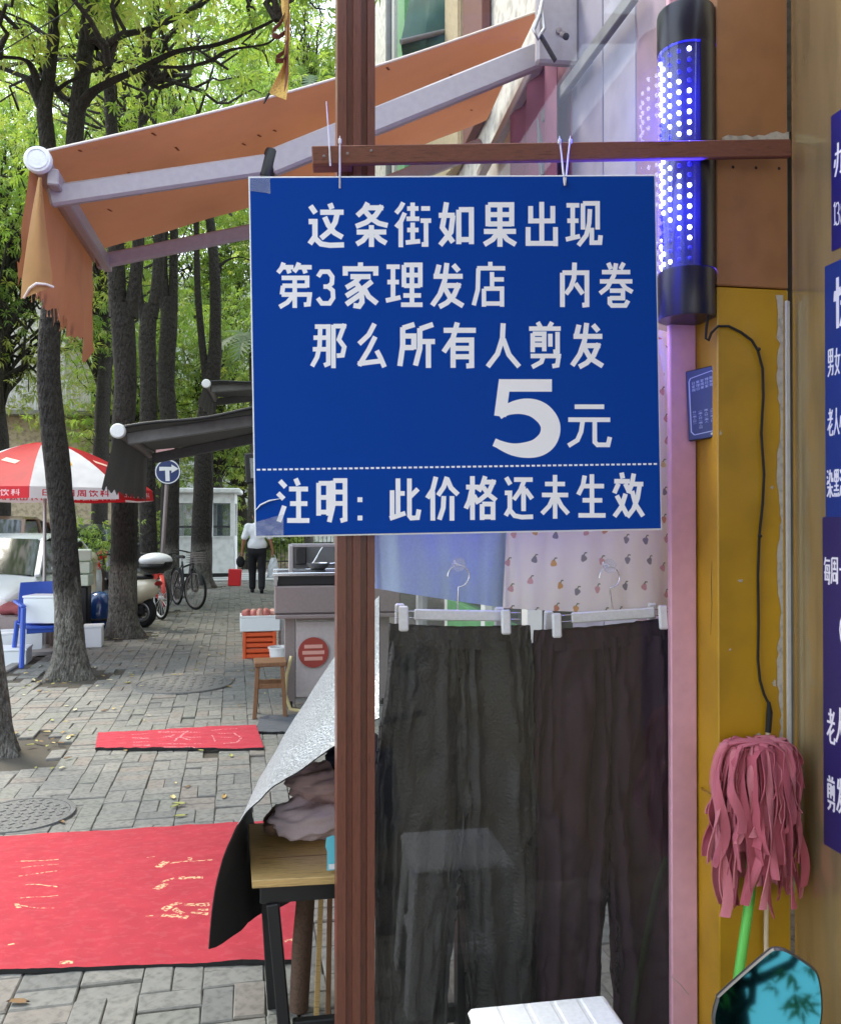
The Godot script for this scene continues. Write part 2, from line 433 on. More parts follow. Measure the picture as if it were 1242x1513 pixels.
# ---------- lettering: strokes on a 100 x 100 field, y down ----------
var STROKES := {
	"这": [[60, 3, 66, 15], [34, 22, 97, 22], [80, 24, 74, 44, 60, 62, 36, 78], [46, 32, 56, 50, 72, 66, 94, 76], [8, 8, 22, 24], [3, 42, 20, 42, 20, 74, 6, 90], [18, 76, 36, 90, 60, 93, 98, 92]],
	"条": [[40, 2, 30, 16, 10, 30], [36, 13, 76, 13, 62, 29, 36, 44, 6, 53], [32, 20, 50, 36, 70, 46, 96, 51], [8, 65, 92, 65], [50, 50, 50, 97], [40, 70, 26, 83, 8, 91], [60, 70, 74, 81, 92, 89]],
	"街": [[24, 2, 16, 14, 4, 25], [28, 24, 18, 42, 4, 55], [17, 42, 17, 98], [34, 15, 65, 15], [49, 2, 49, 38], [32, 37, 67, 37], [34, 61, 65, 61], [49, 45, 49, 88], [30, 88, 69, 85], [72, 15, 96, 15], [70, 41, 99, 41], [85, 41, 85, 92, 73, 92]],
	"如": [[24, 2, 16, 40, 12, 56, 42, 88], [42, 30, 36, 66, 6, 94], [2, 30, 47, 30], [58, 18, 58, 92], [58, 18, 93, 18, 93, 92], [58, 82, 93, 82]],
	"果": [[17, 8, 17, 54], [17, 8, 83, 8, 83, 54], [17, 29, 83, 29], [17, 49, 83, 49], [50, 8, 50, 98], [5, 65, 95, 65], [45, 67, 30, 82, 6, 93], [55, 67, 70, 82, 94, 93]],
	"出": [[50, 2, 50, 92], [16, 11, 16, 43, 84, 43], [84, 11, 84, 48], [8, 56, 8, 91, 92, 91], [92, 56, 92, 97]],
	"现": [[4, 10, 39, 10], [6, 43, 37, 43], [2, 83, 41, 76], [21, 10, 21, 80], [49, 6, 49, 62], [49, 6, 89, 6, 89, 62], [68, 18, 66, 48, 58, 74, 36, 96], [73, 58, 73, 90, 95, 90, 97, 74]],
	"第": [[20, 0, 14, 12, 4, 22], [18, 10, 47, 10], [30, 10, 36, 23], [62, 0, 56, 12, 48, 20], [60, 10, 97, 10], [74, 10, 80, 23], [14, 33, 84, 33, 84, 54], [16, 50, 84, 50], [18, 50, 15, 69], [14, 69, 91, 69, 88, 90, 75, 91], [50, 28, 50, 98], [46, 71, 30, 86, 8, 96]],
	"3": [[8, 20, 24, 6, 60, 6, 78, 20, 76, 38, 58, 47, 34, 47], [58, 47, 80, 58, 82, 78, 64, 93, 26, 93, 6, 78]],
	"家": [[50, 0, 50, 13], [8, 29, 8, 14, 92, 14, 92, 29], [22, 31, 78, 31], [48, 32, 34, 44, 10, 55], [36, 43, 52, 60, 54, 86, 46, 95, 30, 93], [46, 55, 10, 73], [52, 68, 10, 91], [82, 41, 56, 57], [57, 53, 72, 74, 96, 89]],
	"理": [[4, 10, 39, 10], [6, 43, 37, 43], [2, 83, 41, 76], [21, 10, 21, 80], [50, 6, 50, 54], [50, 6, 93, 6, 93, 54], [50, 28, 93, 28], [50, 51, 93, 51], [71, 6, 71, 92], [48, 72, 95, 72], [42, 92, 99, 92]],
	"发": [[26, 6, 18, 31], [10, 31, 93, 31], [48, 2, 42, 40, 28, 70, 6, 94], [38, 51, 80, 51, 68, 72, 48, 88, 26, 97], [42, 57, 58, 78, 94, 95], [66, 6, 82, 20]],
	"店": [[53, 0, 53, 13], [14, 14, 97, 14], [18, 14, 16, 60, 4, 94], [58, 22, 58, 58], [58, 38, 93, 38], [34, 58, 34, 97], [34, 58, 87, 58, 87, 97], [34, 90, 87, 90]],
	"内": [[11, 24, 11, 98], [11, 24, 89, 24, 89, 93, 74, 94], [50, 2, 48, 36, 38, 56, 22, 70], [52, 47, 76, 70]],
	"卷": [[28, 3, 36, 17], [72, 3, 62, 17], [10, 23, 90, 23], [4, 43, 96, 43], [50, 4, 44, 30, 26, 56, 4, 69], [62, 43, 76, 57, 96, 66], [32, 63, 69, 63, 69, 79, 32, 79], [32, 76, 32, 90, 38, 95, 76, 95, 84, 84]],
	"那": [[12, 8, 49, 8, 49, 88, 37, 92], [8, 32, 49, 32], [6, 57, 49, 57], [27, 8, 25, 50, 18, 74, 4, 94], [63, 4, 63, 98], [63, 7, 92, 7, 78, 36, 93, 52, 88, 70, 72, 71]],
	"么": [[58, 2, 40, 26, 10, 46], [60, 30, 40, 58, 14, 88, 82, 82], [64, 60, 76, 76, 88, 96]],
	"所": [[44, 4, 12, 12], [12, 10, 12, 50, 4, 94], [12, 29, 42, 29, 42, 58], [12, 54, 42, 54], [94, 4, 58, 14], [58, 12, 58, 56, 46, 93], [58, 41, 99, 41], [81, 41, 81, 98]],
	"有": [[6, 17, 95, 17], [44, 0, 32, 34, 6, 64], [32, 38, 32, 98], [32, 38, 83, 38, 83, 93, 68, 94], [32, 56, 83, 56], [32, 74, 83, 74]],
	"人": [[50, 2, 48, 34, 34, 68, 6, 96], [50, 36, 66, 70, 95, 96]],
	"剪": [[30, 0, 38, 11], [70, 0, 62, 11], [6, 14, 94, 14], [16, 24, 16, 65], [16, 25, 48, 25, 48, 63], [16, 37, 48, 37], [16, 49, 48, 49], [65, 25, 65, 53], [85, 21, 85, 63, 73, 64], [10, 73, 88, 73, 84, 93, 70, 95], [46, 73, 40, 86, 14, 97]],
	"元": [[18, 10, 83, 10], [4, 38, 96, 38], [36, 38, 32, 64, 24, 82, 4, 94], [62, 38, 62, 86, 68, 92, 91, 92, 95, 75]],
	"注": [[9, 5, 27, 19], [3, 32, 21, 45], [23, 60, 6, 95], [57, 0, 66, 15], [37, 23, 95, 23], [40, 55, 93, 55], [31, 92, 99, 92], [66, 23, 66, 92]],
	"明": [[8, 11, 8, 83], [8, 12, 40, 12, 40, 83], [8, 43, 40, 43], [8, 75, 40, 75], [55, 6, 55, 60, 42, 97], [55, 6, 93, 6, 93, 91, 78, 94], [55, 31, 93, 31], [55, 56, 93, 56]],
	"：": [[20, 0, 80, 0], [20, 100, 80, 100]],
	"此": [[29, 4, 29, 86], [29, 37, 51, 37], [10, 30, 10, 90], [2, 92, 53, 80], [66, 4, 66, 86, 72, 91, 92, 90, 97, 72], [94, 27, 66, 46]],
	"价": [[30, 2, 20, 30, 3, 49], [20, 34, 20, 98], [64, 2, 54, 24, 36, 43], [64, 6, 76, 26, 98, 41], [54, 44, 52, 70, 40, 96], [79, 44, 79, 98]],
	"格": [[4, 26, 45, 26], [24, 2, 24, 98], [22, 32, 14, 56, 3, 73], [28, 44, 43, 62], [64, 2, 56, 20, 43, 35], [60, 15, 89, 15, 74, 39, 42, 57], [58, 26, 74, 42, 98, 55], [54, 63, 54, 98], [54, 63, 88, 63, 88, 98], [54, 91, 88, 91]],
	"还": [[34, 11, 97, 11], [68, 13, 56, 34, 33, 55], [66, 26, 66, 80], [72, 32, 95, 53], [8, 6, 22, 22], [3, 40, 20, 40, 20, 74, 6, 90], [18, 76, 36, 90, 60, 93, 98, 92]],
	"未": [[15, 22, 85, 22], [4, 46, 96, 46], [50, 2, 50, 98], [46, 48, 30, 70, 4, 87], [54, 48, 72, 70, 96, 87]],
	"生": [[26, 5, 20, 26, 4, 47], [22, 28, 91, 28], [50, 2, 50, 92], [18, 59, 85, 59], [4, 92, 96, 92]],
	"效": [[28, 0, 32, 13], [4, 19, 55, 19], [18, 24, 4, 45], [40, 24, 53, 43], [41, 46, 28, 74, 4, 96], [12, 50, 30, 72, 47, 94], [68, 2, 62, 24, 50, 45], [62, 25, 99, 25], [87, 27, 80, 56, 66, 80, 46, 97], [62, 40, 74, 70, 98, 95]],
	"办": [[8, 32, 77, 32, 72, 86, 56, 90], [40, 4, 38, 40, 30, 70, 8, 94], [12, 46, 4, 68], [84, 44, 95, 64]],
	"卡": [[50, 2, 50, 46], [50, 22, 82, 22], [4, 46, 96, 46], [50, 46, 50, 98], [54, 58, 78, 74]],
	"快": [[20, 2, 20, 98], [8, 26, 4, 46], [30, 22, 36, 38], [44, 22, 86, 22, 86, 52], [36, 52, 98, 52], [64, 2, 62, 52, 52, 76, 36, 96], [66, 54, 76, 78, 98, 95]],
	"男": [[20, 4, 20, 50], [20, 5, 80, 5, 80, 50], [20, 27, 80, 27], [20, 47, 80, 47], [50, 5, 50, 48], [10, 63, 85, 63, 80, 90, 64, 94], [48, 52, 44, 74, 10, 97]],
	"女": [[40, 2, 32, 40, 26, 58, 80, 95], [72, 28, 62, 66, 12, 96], [4, 30, 96, 30]],
	"老": [[18, 18, 74, 18], [46, 2, 46, 38], [4, 39, 96, 39], [86, 8, 56, 46, 6, 76], [40, 58, 40, 88, 48, 93, 86, 93, 93, 78], [84, 55, 42, 72]],
	"小": [[50, 2, 50, 92, 36, 90], [24, 30, 18, 52, 6, 72], [74, 30, 94, 72]],
	"孩": [[4, 10, 40, 10, 26, 30], [24, 30, 24, 90, 12, 90], [2, 56, 44, 47], [68, 0, 72, 12], [48, 17, 98, 17], [70, 19, 56, 38, 88, 35], [86, 40, 72, 62, 46, 80], [92, 60, 72, 80, 46, 97], [72, 74, 96, 96]],
	"染": [[10, 6, 22, 14], [6, 26, 18, 34], [22, 40, 6, 54], [30, 18, 74, 18, 74, 42, 92, 42, 92, 32], [52, 4, 48, 30, 30, 52], [6, 63, 94, 63], [50, 50, 50, 98], [44, 66, 28, 82, 6, 94], [56, 66, 72, 82, 94, 94]],
	"黑": [[20, 6, 20, 45], [20, 6, 80, 6, 80, 45], [20, 44, 80, 44], [50, 6, 50, 74], [34, 16, 38, 32], [66, 16, 60, 32], [12, 59, 88, 59], [4, 74, 96, 74], [16, 83, 8, 97], [36, 84, 40, 97], [58, 84, 64, 97], [80, 82, 92, 97]],
	"油": [[9, 5, 27, 19], [3, 32, 21, 45], [23, 60, 6, 95], [42, 26, 42, 97], [42, 27, 92, 27, 92, 97], [42, 58, 92, 58], [42, 91, 92, 91], [67, 4, 67, 91]],
	"每": [[26, 2, 20, 16, 6, 30], [20, 14, 94, 14], [28, 30, 20, 80, 90, 80], [28, 31, 82, 31, 76, 94, 60, 94], [2, 56, 98, 56], [48, 36, 54, 50], [46, 62, 52, 76]],
	"周": [[16, 6, 16, 60, 4, 96], [16, 6, 90, 6, 90, 91, 76, 94], [30, 24, 76, 24], [53, 14, 53, 46], [28, 44, 78, 44], [34, 58, 34, 88], [34, 59, 72, 59, 72, 88], [34, 83, 72, 83]],
	"一": [[4, 50, 96, 50]],
	"（": [[80, 0, 40, 24, 26, 50, 40, 76, 80, 100]],
	"1": [[26, 20, 56, 6, 56, 96], [26, 96, 86, 96]],
	"8": [[50, 4, 76, 12, 80, 26, 70, 40, 50, 47, 30, 40, 20, 26, 24, 12, 50, 4], [50, 47, 78, 58, 86, 74, 76, 90, 50, 96, 24, 90, 14, 74, 22, 58, 50, 47]],
	"饮": [[24, 2, 16, 20, 4, 34], [18, 16, 44, 16, 38, 30], [22, 34, 22, 90, 40, 78], [62, 2, 56, 24, 46, 42], [58, 20, 96, 20, 88, 38], [72, 34, 68, 64, 44, 96], [72, 50, 80, 74, 98, 96]],
	"料": [[10, 10, 18, 30], [40, 10, 32, 30], [2, 42, 48, 42], [25, 4, 25, 98], [22, 46, 4, 76], [28, 46, 46, 66], [60, 12, 70, 24], [56, 34, 68, 46], [52, 66, 98, 58], [84, 2, 84, 98]],
	"灯": [[22, 2, 22, 46, 6, 94], [8, 26, 4, 46], [36, 24, 28, 44], [24, 54, 38, 76], [44, 14, 98, 14], [72, 14, 72, 90, 58, 92]],
	"日": [[18, 6, 18, 96], [18, 8, 82, 8, 82, 96], [18, 48, 82, 48], [18, 88, 82, 88]],
	"明2": [[10, 8, 10, 90], [10, 8, 90, 8, 90, 90], [10, 48, 90, 48], [10, 88, 90, 88], [50, 8, 50, 88]],
}

func ink(im: Image, a: Vector2, b: Vector2, hw: float, c: Color, e0 := 0.0, e1 := 0.0) -> void:
	var d := b - a
	var ln := d.length()
	if ln < 0.01: return
	d /= ln
	var lo := a.min(b) - Vector2.ONE * (hw + 2.0 + maxf(e0, e1)); var hi := a.max(b) + Vector2.ONE * (hw + 2.0 + maxf(e0, e1))
	for y in range(maxi(0, int(lo.y)), mini(im.get_height() - 1, int(hi.y)) + 1):
		for x in range(maxi(0, int(lo.x)), mini(im.get_width() - 1, int(hi.x)) + 1):
			var r := Vector2(x + 0.5, y + 0.5) - a
			var t := r.dot(d)
			var s := absf(r.cross(d))
			var k := clampf(hw - s + 0.5, 0.0, 1.0) * clampf(t + e0 + 0.5, 0.0, 1.0) * clampf(ln + e1 - t + 0.5, 0.0, 1.0)
			if k > 0.0:
				var o := im.get_pixel(x, y)
				im.set_pixel(x, y, o.lerp(c, k * c.a))

func stroke(im: Image, pts: Array, hw: float, c: Color) -> void:
	for i in pts.size() - 1:
		var a: Vector2 = pts[i]; var b: Vector2 = pts[i + 1]
		var e0 := 0.0; var e1 := 0.0
		if i > 0: e0 = hw * minf(1.0, absf(tan((a - pts[i - 1]).angle_to(b - a) * 0.5)))
		if i < pts.size() - 2: e1 = hw * minf(1.0, absf(tan((b - a).angle_to(pts[i + 2] - b) * 0.5)))
		ink(im, a, b, hw, c, e0, e1)

func glyph(im: Image, ch: String, r: Rect2, c: Color, weight := 0.056, q = null) -> void:
	# r: the glyph's box; q maps box points to the picture when the print is askew
	var w := weight * sqrt(r.size.x * r.size.y)
	for s in STROKES[ch]:
		var pts := []
		for k in range(0, s.size(), 2):
			var p := Vector2(r.position.x + s[k] * 0.01 * r.size.x, r.position.y + s[k + 1] * 0.01 * r.size.y)
			pts.append(q.call(p) if q != null else p)
		stroke(im, pts, w, c)

func image_tex(im: Image) -> ImageTexture:
	return ImageTexture.create_from_image(im)

# ---------- setting ----------
func in_poly(p: Vector2, q: Array) -> bool:
	return Geometry2D.is_point_in_polygon(p, PackedVector2Array(q))

func flat(points: Array) -> Array:
	var o := []
	for p in points: o.append(Vector2(p.x, p.z))
	return o

var pits := []      # [x, z, radius] openings in the paving for the trees
var mats_on_ground := []

func brick_shape(w: float, d: float, seed_: int) -> MB:
	var m := MB.new()
	var h := Vector2(w, d) * 0.5
	var r := RandomNumberGenerator.new(); r.seed = seed_
	var bev := 0.0028
	var top := []; var mid := []; var low := []
	for c in [[-1, -1], [1, -1], [1, 1], [-1, 1]]:
		var j := Vector2(r.randf_range(-0.002, 0.002), r.randf_range(-0.002, 0.002))
		var cc := Vector2(c[0] * h.x, c[1] * h.y) + j
		var k := r.randf_range(0.6, 2.2)
		top.append(Vector3(cc.x - c[0] * bev * k, 0, cc.y - c[1] * bev * k))
		mid.append(Vector3(cc.x, -bev * 1.2 * k, cc.y))
		low.append(Vector3(cc.x, -0.05, cc.y))
	m.quad(top[0], top[1], top[2], top[3], Vector3.UP)
	for i in 4:
		var j := (i + 1) % 4
		var o: Vector3 = (mid[i] + mid[j]) * 0.5; o.y = 0.0
		m.quad(top[i], top[j], mid[j], mid[i], o.normalized() + Vector3.UP)
		m.quad(mid[i], mid[j], low[j], low[i], o)
	return m

func build_ground() -> void:
	var g := MB.new()
	g.quad(Vector3(-400, -0.14, 200), Vector3(400, -0.14, 200), Vector3(400, -0.14, -400), Vector3(-400, -0.14, -400), Vector3.UP)
	setting("ground", g, M.soil)
	var r := MB.new()
	r.quad(Vector3(-9.5, -0.13, 30), Vector3(-2.85, -0.13, 30), Vector3(-2.85, -0.13, -90), Vector3(-9.5, -0.13, -90), Vector3.UP)
	setting("road", r, M.asphalt)
	var s := MB.new()
	s.box(Vector3((-2.72 + 1.378) * 0.5, -0.077, -7.5), Vector3(1.378 + 2.72, 0.12, 29.0))
	var walk := setting("sidewalk", s, M.mortar)
	var dw := MB.new()
	dw.box(Vector3(-0.6, -0.06, -24.6), Vector3(4.6, 0.12, 5.0))
	setting("driveway", dw, M.concrete)
	for k in 4:
		var ln := MB.new()
		var z := -22.35 - k * 0.75
		ln.quad(Vector3(-2.5, 0.004, z), Vector3(1.5, 0.004, z), Vector3(1.5, 0.004, z - 0.38), Vector3(-2.5, 0.004, z - 0.38), Vector3.UP)
		setting("crossing_stripe", ln, M.white_line)
	var kerb := setting("kerb", MB.new().box(Vector3(-2.785, -0.1, -7.5), Vector3(0.11, 0.08, 29)), M.concrete)
	var stone := MB.new().box(Vector3.ZERO, Vector3(0.115, 0.14, 0.985), Basis.IDENTITY, 0.012).mesh()
	for k in 26:
		var o := part(kerb, "kerb_stone", stone, M.concrete, Vector3(-2.785, -0.062 + rng.randf_range(-0.004, 0.004), -0.5 - k))
		o.rotation.y = rng.randf_range(-0.006, 0.006)

	# basket-weave paving: pairs of 0.2 x 0.1 m bricks, turned by a few degrees
	var shapes := [brick_shape(0.1975, 0.0975, 1), brick_shape(0.1975, 0.0975, 2), brick_shape(0.1975, 0.0975, 3), brick_shape(0.1975, 0.0975, 4)]
	var built := []
	for b in shapes: built.append(b.mesh())
	var lay := Basis(Vector3.UP, 0.05)
	var list := []
	for i in range(-24, 16):
		for j in range(-2, 116):
			for k in 2:
				var along := (i + j) % 2 == 0
				if sin(i * 12.9 + j * 4.7) > 0.86: along = not along
				var p := Vector3(i * 0.2, 0, -j * 0.2 - 1.0)
				p += Vector3(0, 0, (k - 0.5) * 0.1) if along else Vector3((k - 0.5) * 0.1, 0, 0)
				p = lay * p
				if p.x < -2.62 or p.x > 1.32 or p.z > -0.9 or p.z < -21.9: continue
				var skip := false
				for t in pits:
					if Vector2(p.x - t[0], p.z - t[1]).length() < t[2] + 0.1 * sin(p.x * 31 + p.z * 17): skip = true
				if skip: continue
				var wave := 0.010 * wobble.get_noise_2d(p.x * 40.0, p.z * 40.0)
				p.y = wave + rng.randf_range(-0.004, 0.004)
				var b := Basis(Vector3.UP, 0.05 + (0.0 if along else PI * 0.5) + rng.randf_range(-0.02, 0.02)) * Basis(Vector3.RIGHT, rng.randf_range(-0.035, 0.035)) * Basis(Vector3.FORWARD, rng.randf_range(-0.02, 0.02))
				if rng.randf() < 0.03: p.y -= 0.01
				var px := to_pixel(p)
				var seen := px.x > -10 and px.x < 497 and px.y < 1530 and px.y > 780
				for q in mats_on_ground:
					if in_poly(Vector2(p.x, p.z), q): seen = false
				if px.x > 370 and px.y > 1130 and px.y < 1390: seen = false
				list.append([(0.0 if seen else 1000.0) - p.z, Transform3D(b, p), rng.randi() % 4, rng.randi() % 6 if rng.randf() < 0.75 else 0])
	list.sort_custom(func(a, b): return a[0] < b[0])
	var rest := MB.new()
	var tones := []
	for m in M.brick: tones.append(m.albedo_color.srgb_to_linear())
	for n in list.size():
		var e: Array = list[n]
		if n < 300:
			var o := part(walk, "brick", built[e[2]], M.brick[e[3]])
			o.transform = e[1]
		else:
			var src: MB = shapes[e[2]]
			var off := rest.v.size()
			var c: Color = tones[e[3]]
			var t: Transform3D = e[1]
			for q in src.v.size():
				rest.v.append(t * src.v[q]); rest.n.append(t.basis * src.n[q]); rest.uv.append(Vector2.ZERO); rest.col.append(c)
			for q in src.idx: rest.idx.append(q + off)
	var far := part(walk, "brick_field", rest, M.bricks_far)
	far.set_meta("kind", "stuff")

func build_litter() -> void:
	var lf := MB.new()
	lf.grid([[Vector3(-0.035, 0.004, 0), Vector3(-0.01, 0.006, -0.012), Vector3(0.02, 0.008, -0.010), Vector3(0.04, 0.004, 0)], [Vector3(-0.035, 0.004, 0), Vector3(-0.01, 0.001, 0), Vector3(0.02, 0.002, 0), Vector3(0.04, 0.004, 0)], [Vector3(-0.035, 0.004, 0), Vector3(-0.01, 0.007, 0.012), Vector3(0.02, 0.008, 0.010), Vector3(0.04, 0.004, 0)]])
	var mm := MultiMesh.new()
	mm.transform_format = MultiMesh.TRANSFORM_3D; mm.use_colors = true
	mm.mesh = lf.mesh(); mm.instance_count = 560
	for i in 560:
		var p := Vector3(rng.randf_range(-2.6, 0.9), 0.006, -rng.randf_range(2.4, 17.0))
		if i < 230:
			var t: Array = pits[rng.randi() % pits.size()]
			p = Vector3(t[0] + rng.randfn(0, 0.42), 0.006, t[1] + rng.randfn(0, 0.42))
		var s := rng.randf_range(0.45, 1.2)
		mm.set_instance_transform(i, Transform3D(Basis(Vector3.UP, rng.randf() * TAU).scaled(Vector3(s, s, s)), p))
		var c: Color = [rgb(196, 178, 124), rgb(168, 138, 84), rgb(206, 198, 160), rgb(120, 92, 58), rgb(150, 150, 84)][rng.randi() % 5]
		mm.set_instance_color(i, c.srgb_to_linear())
	var o := MultiMeshInstance3D.new()
	o.name = "fallen_leaves"; o.multimesh = mm
	o.material_override = mat(Color(1, 1, 1), 0.8, {"vc": true})
	add_child(o)
	tag(o, "dry fallen leaves scattered over the brick pavement", "leaves")
	o.set_meta("kind", "stuff")
	# cast-iron covers set in the paving
	var k := 0
	for c in [[Vector3(-1.33, 0, -4.73), 0.27], [Vector3(-0.89, 0, -8.25), 0.46]]:
		var t := thing("manhole_cover", ["grey round manhole cover beside the large red carpet", "wide grey manhole cover in the paving beyond the small red mat"][k], "manhole cover", c[0], "round manhole covers in the pavement")
		part(t, "rim", MB.new().lathe([[c[1] * 0.90, 0.0], [c[1] * 0.90, 0.013], [c[1], 0.013], [c[1] * 1.01, 0.0]], 36, Vector3.ZERO), M.cover)
		var lid := MB.new().lathe([[0.0, 0.011], [c[1] * 0.89, 0.011], [c[1] * 0.89, 0.0]], 36, Vector3.ZERO)
		for a in range(-4, 5):
			for b in range(-4, 5):
				if Vector2(a, b).length() < 4.2:
					lid.box(Vector3(a, 0, b) * c[1] * 0.19 + Vector3(0, 0.0125, 0), Vector3(c[1] * 0.11, 0.005, c[1] * 0.05), Basis(Vector3.UP, PI * 0.25 * (1 if (a + b) % 2 else -1)))
		part(t, "lid", lid, M.cover)
		k += 1

# ---------- the notice and what holds it ----------
func build_sign() -> void:
	var w := 1.032; var h := 0.9075
	var at := Vector3(0.4438, 1.9687, -2.095)
	var o := thing("hanging_sign", "large blue hanging notice board with white Chinese lettering and big 5", "sign", at)
	o.basis = Basis(Vector3.UP, deg_to_rad(-7.62)) * Basis(Vector3.RIGHT, deg_to_rad(0.377)) * Basis(Vector3.BACK, deg_to_rad(1.04))
	part(o, "board", MB.new().box(Vector3(0, 0, -0.004), Vector3(w, h, 0.008), Basis.IDENTITY, 0.001), M.sign_edge)
	var iw := 1480; var ih := 1300
	var im := Image.create(iw, ih, false, Image.FORMAT_RGBA8)
	im.fill(rgb(0, 60, 152))
	var white := rgb(240, 237, 244)
	var q := func(p: Vector2) -> Vector2:
		var t := (p.x - 40.0) / 1150.0
		var y0 := 58.0 - 3.0 * t; var y1 := 1080.0 - 25.0 * t
		var vv := (p.y - y0) / (y1 - y0)
		var x0 := 34.0 + 16.0 * vv; var x1 := 1182.0 + 15.0 * vv
		return Vector2((p.x - x0) / (x1 - x0) * iw, vv * ih)
	# boxes measured on an enlargement of the board (1.911 x)
	var rows := [
		["这条街如果出现", [195, 325, 440, 563, 688, 812, 925], [300, 425, 545, 665, 790, 905, 1030], 127, 260],
		["第3家理发店内卷", [108, 220, 293, 413, 540, 660, 907, 1020], [210, 277, 395, 520, 640, 757, 997, 1122], 300, 432],
		["那么所有人剪发", [203, 330, 450, 572, 697, 815, 938], [305, 422, 555, 675, 798, 918, 1038], 472, 604],
	]
	for r in rows:
		for i in r[0].length():
			var y0: float = r[3] - 3.0 * i / r[0].length(); var y1: float = r[4] - 3.0 * i / r[0].length()
			if r[0][i] == "3": y0 += 20; y1 -= 8
			glyph(im, r[0][i], Rect2(r[1][i], y0, r[2][i] - r[1][i], y1 - y0), white, 0.11 if r[0][i] == "3" else 0.073 if r[0][i] in "那剪第街理现店卷" else 0.083, q)
	var low := "注明：此价格还未生效"
	var lx := [[108, 200], [218, 305], [335, 347], [423, 510], [528, 620], [637, 728], [748, 833], [853, 935], [957, 1042], [1060, 1148]]
	for i in low.length():
		var d := -2.1 * i
		if low[i] == "：":
			for y in [976.0, 1028.0]: stroke(im, [q.call(Vector2(334, y)), q.call(Vector2(348, y))], 9.0, white)
		else:
			glyph(im, low[i], Rect2(lx[i][0], 916 + d, lx[i][1] - lx[i][0], 130), white, 0.082, q)
	glyph(im, "元", Rect2(927, 697, 131, 132), white, 0.066, q)
	# the big figure
	var five := []
	for p in [[735, 650], [886, 650]]: five.append(q.call(Vector2(p[0], p[1])))
	stroke(im, five, 23.0, white)
	five = []
	for p in [[752, 634], [738, 738]]: five.append(q.call(Vector2(p[0], p[1])))
	stroke(im, five, 22.0, white)
	var bowl := [[736, 735], [762, 718], [800, 710], [838, 716], [868, 738], [882, 768], [874, 802], [846, 826], [806, 834], [766, 830], [722, 812]]
	var bp := []
	for e in bowl: bp.append([e[0], e[1], 0.0])
	for i in 120:
		var t0 := i / 120.0 * 10.0; var t1 := (i + 1) / 120.0 * 10.0
		var k0 := mini(int(t0), 9); var k1 := mini(int(t1), 9)
		var s0 := spline3(bp, k0, t0 - k0); var s1 := spline3(bp, k1, t1 - k1)
		var a: Vector2 = q.call(Vector2(s0.x, s0.y)); var b: Vector2 = q.call(Vector2(s1.x, s1.y))
		ink(im, a, b, lerpf(15.0, 36.0, clampf(sin(PI * (i + 0.5) / 120.0) * 1.25 - 0.12, 0.0, 1.0)), white, 2.0, 2.0)
	# dashed line
	var x := 52.0
	while x < 1192.0:
		var y := 891.0 - 19.0 * (x - 52.0) / 1143.0
		stroke(im, [q.call(Vector2(x, y)), q.call(Vector2(minf(x + 10.0, 1194), y))], 3.4, white)
		x += 15.2
	var face := MB.new()
	face.quad(Vector3(-w / 2 + 0.0035, -h / 2 + 0.004, 0), Vector3(w / 2 - 0.0035, -h / 2 + 0.004, 0), Vector3(w / 2 - 0.0035, h / 2 - 0.004, 0), Vector3(-w / 2 + 0.0035, h / 2 - 0.004, 0), Vector3.BACK)
	var pm := mat(Color(1, 1, 1), 0.5, {"tex": image_tex(im), "spec": 0.22})
	pm.texture_repeat = false
	part(o, "print", face, pm, Vector3(0, 0, 0.0012))
	# clear tape on two corners, slightly wrinkled
	var tp := MB.new()
	var rows2 := []
	for j in 4:
		var row := []
		for i in 7: row.append(Vector3(-w / 2 - 0.001 + i * 0.0092, h / 2 + 0.001 - j * 0.0125 - 0.0012 * i * (1 if j == 3 else 0), 0.0026 + 0.0012 * sin(i * 2.1 + j * 1.7)))
		rows2.append(row)
	part(o, "tape", tp.grid(rows2), M.tape)
	tp = MB.new(); rows2 = []
	for j in 5:
		var row := []
		for i in 8: row.append(Vector3(-w / 2 - 0.001 + i * 0.0105, -h / 2 - 0.001 + (j * 0.0135) * (0.72 + 0.05 * i), 0.0026 + 0.0016 * sin(i * 1.3 + j * 2.3)))
		rows2.append(row)
	part(o, "tape", tp.grid(rows2), M.tape)
	# a slit in the lower left corner with its white core lifting
	part(o, "torn_edge", MB.new().tube([Vector3(-0.512, -0.385, 0.003), Vector3(-0.50, -0.372, 0.004), Vector3(-0.478, -0.362, 0.004), Vector3(-0.448, -0.357, 0.003)], [0.0008, 0.0022, 0.002, 0.0006], 5), M.sign_edge)

	# wooden slat nailed to the column
	var a := PZ(461, 231, 2.152); var b := PZ(1166, 220, 2.064)
	var slat := thing("sign_hanger_bar", "long reddish brown wooden bar nailed to the yellow column", "wooden bar", (a + b) * 0.5)
	slat.basis = Basis.looking_at(b - a, Vector3.UP) * Basis(Vector3.UP, -PI / 2)
	var ln := (b - a).length()
	part(slat, "bar", MB.new().box(Vector3.ZERO, Vector3(ln, 0.047, 0.018), Basis.IDENTITY, 0.0025), M.slat)
	for k in 3: part(slat, "nail", MB.new().lathe([[0.0, 0.0025], [0.0035, 0.002], [0.0042, 0.0]], 8, Vector3(ln * 0.5 - 0.03 - k * 0.06, -0.004 + k * 0.006, -0.009 if slat.basis.z.z < 0 else 0.009), Basis(Vector3.RIGHT, -PI / 2 if slat.basis.z.z < 0 else PI / 2)), M.steel_dull)
	part(slat, "spacer_block", MB.new().box(Vector3(ln * 0.5 - 0.05, 0.0, 0.030 * (1.0 if slat.basis.z.z < 0 else -1.0)), Vector3(0.10, 0.045, 0.040), Basis.IDENTITY, 0.002), M.slat)
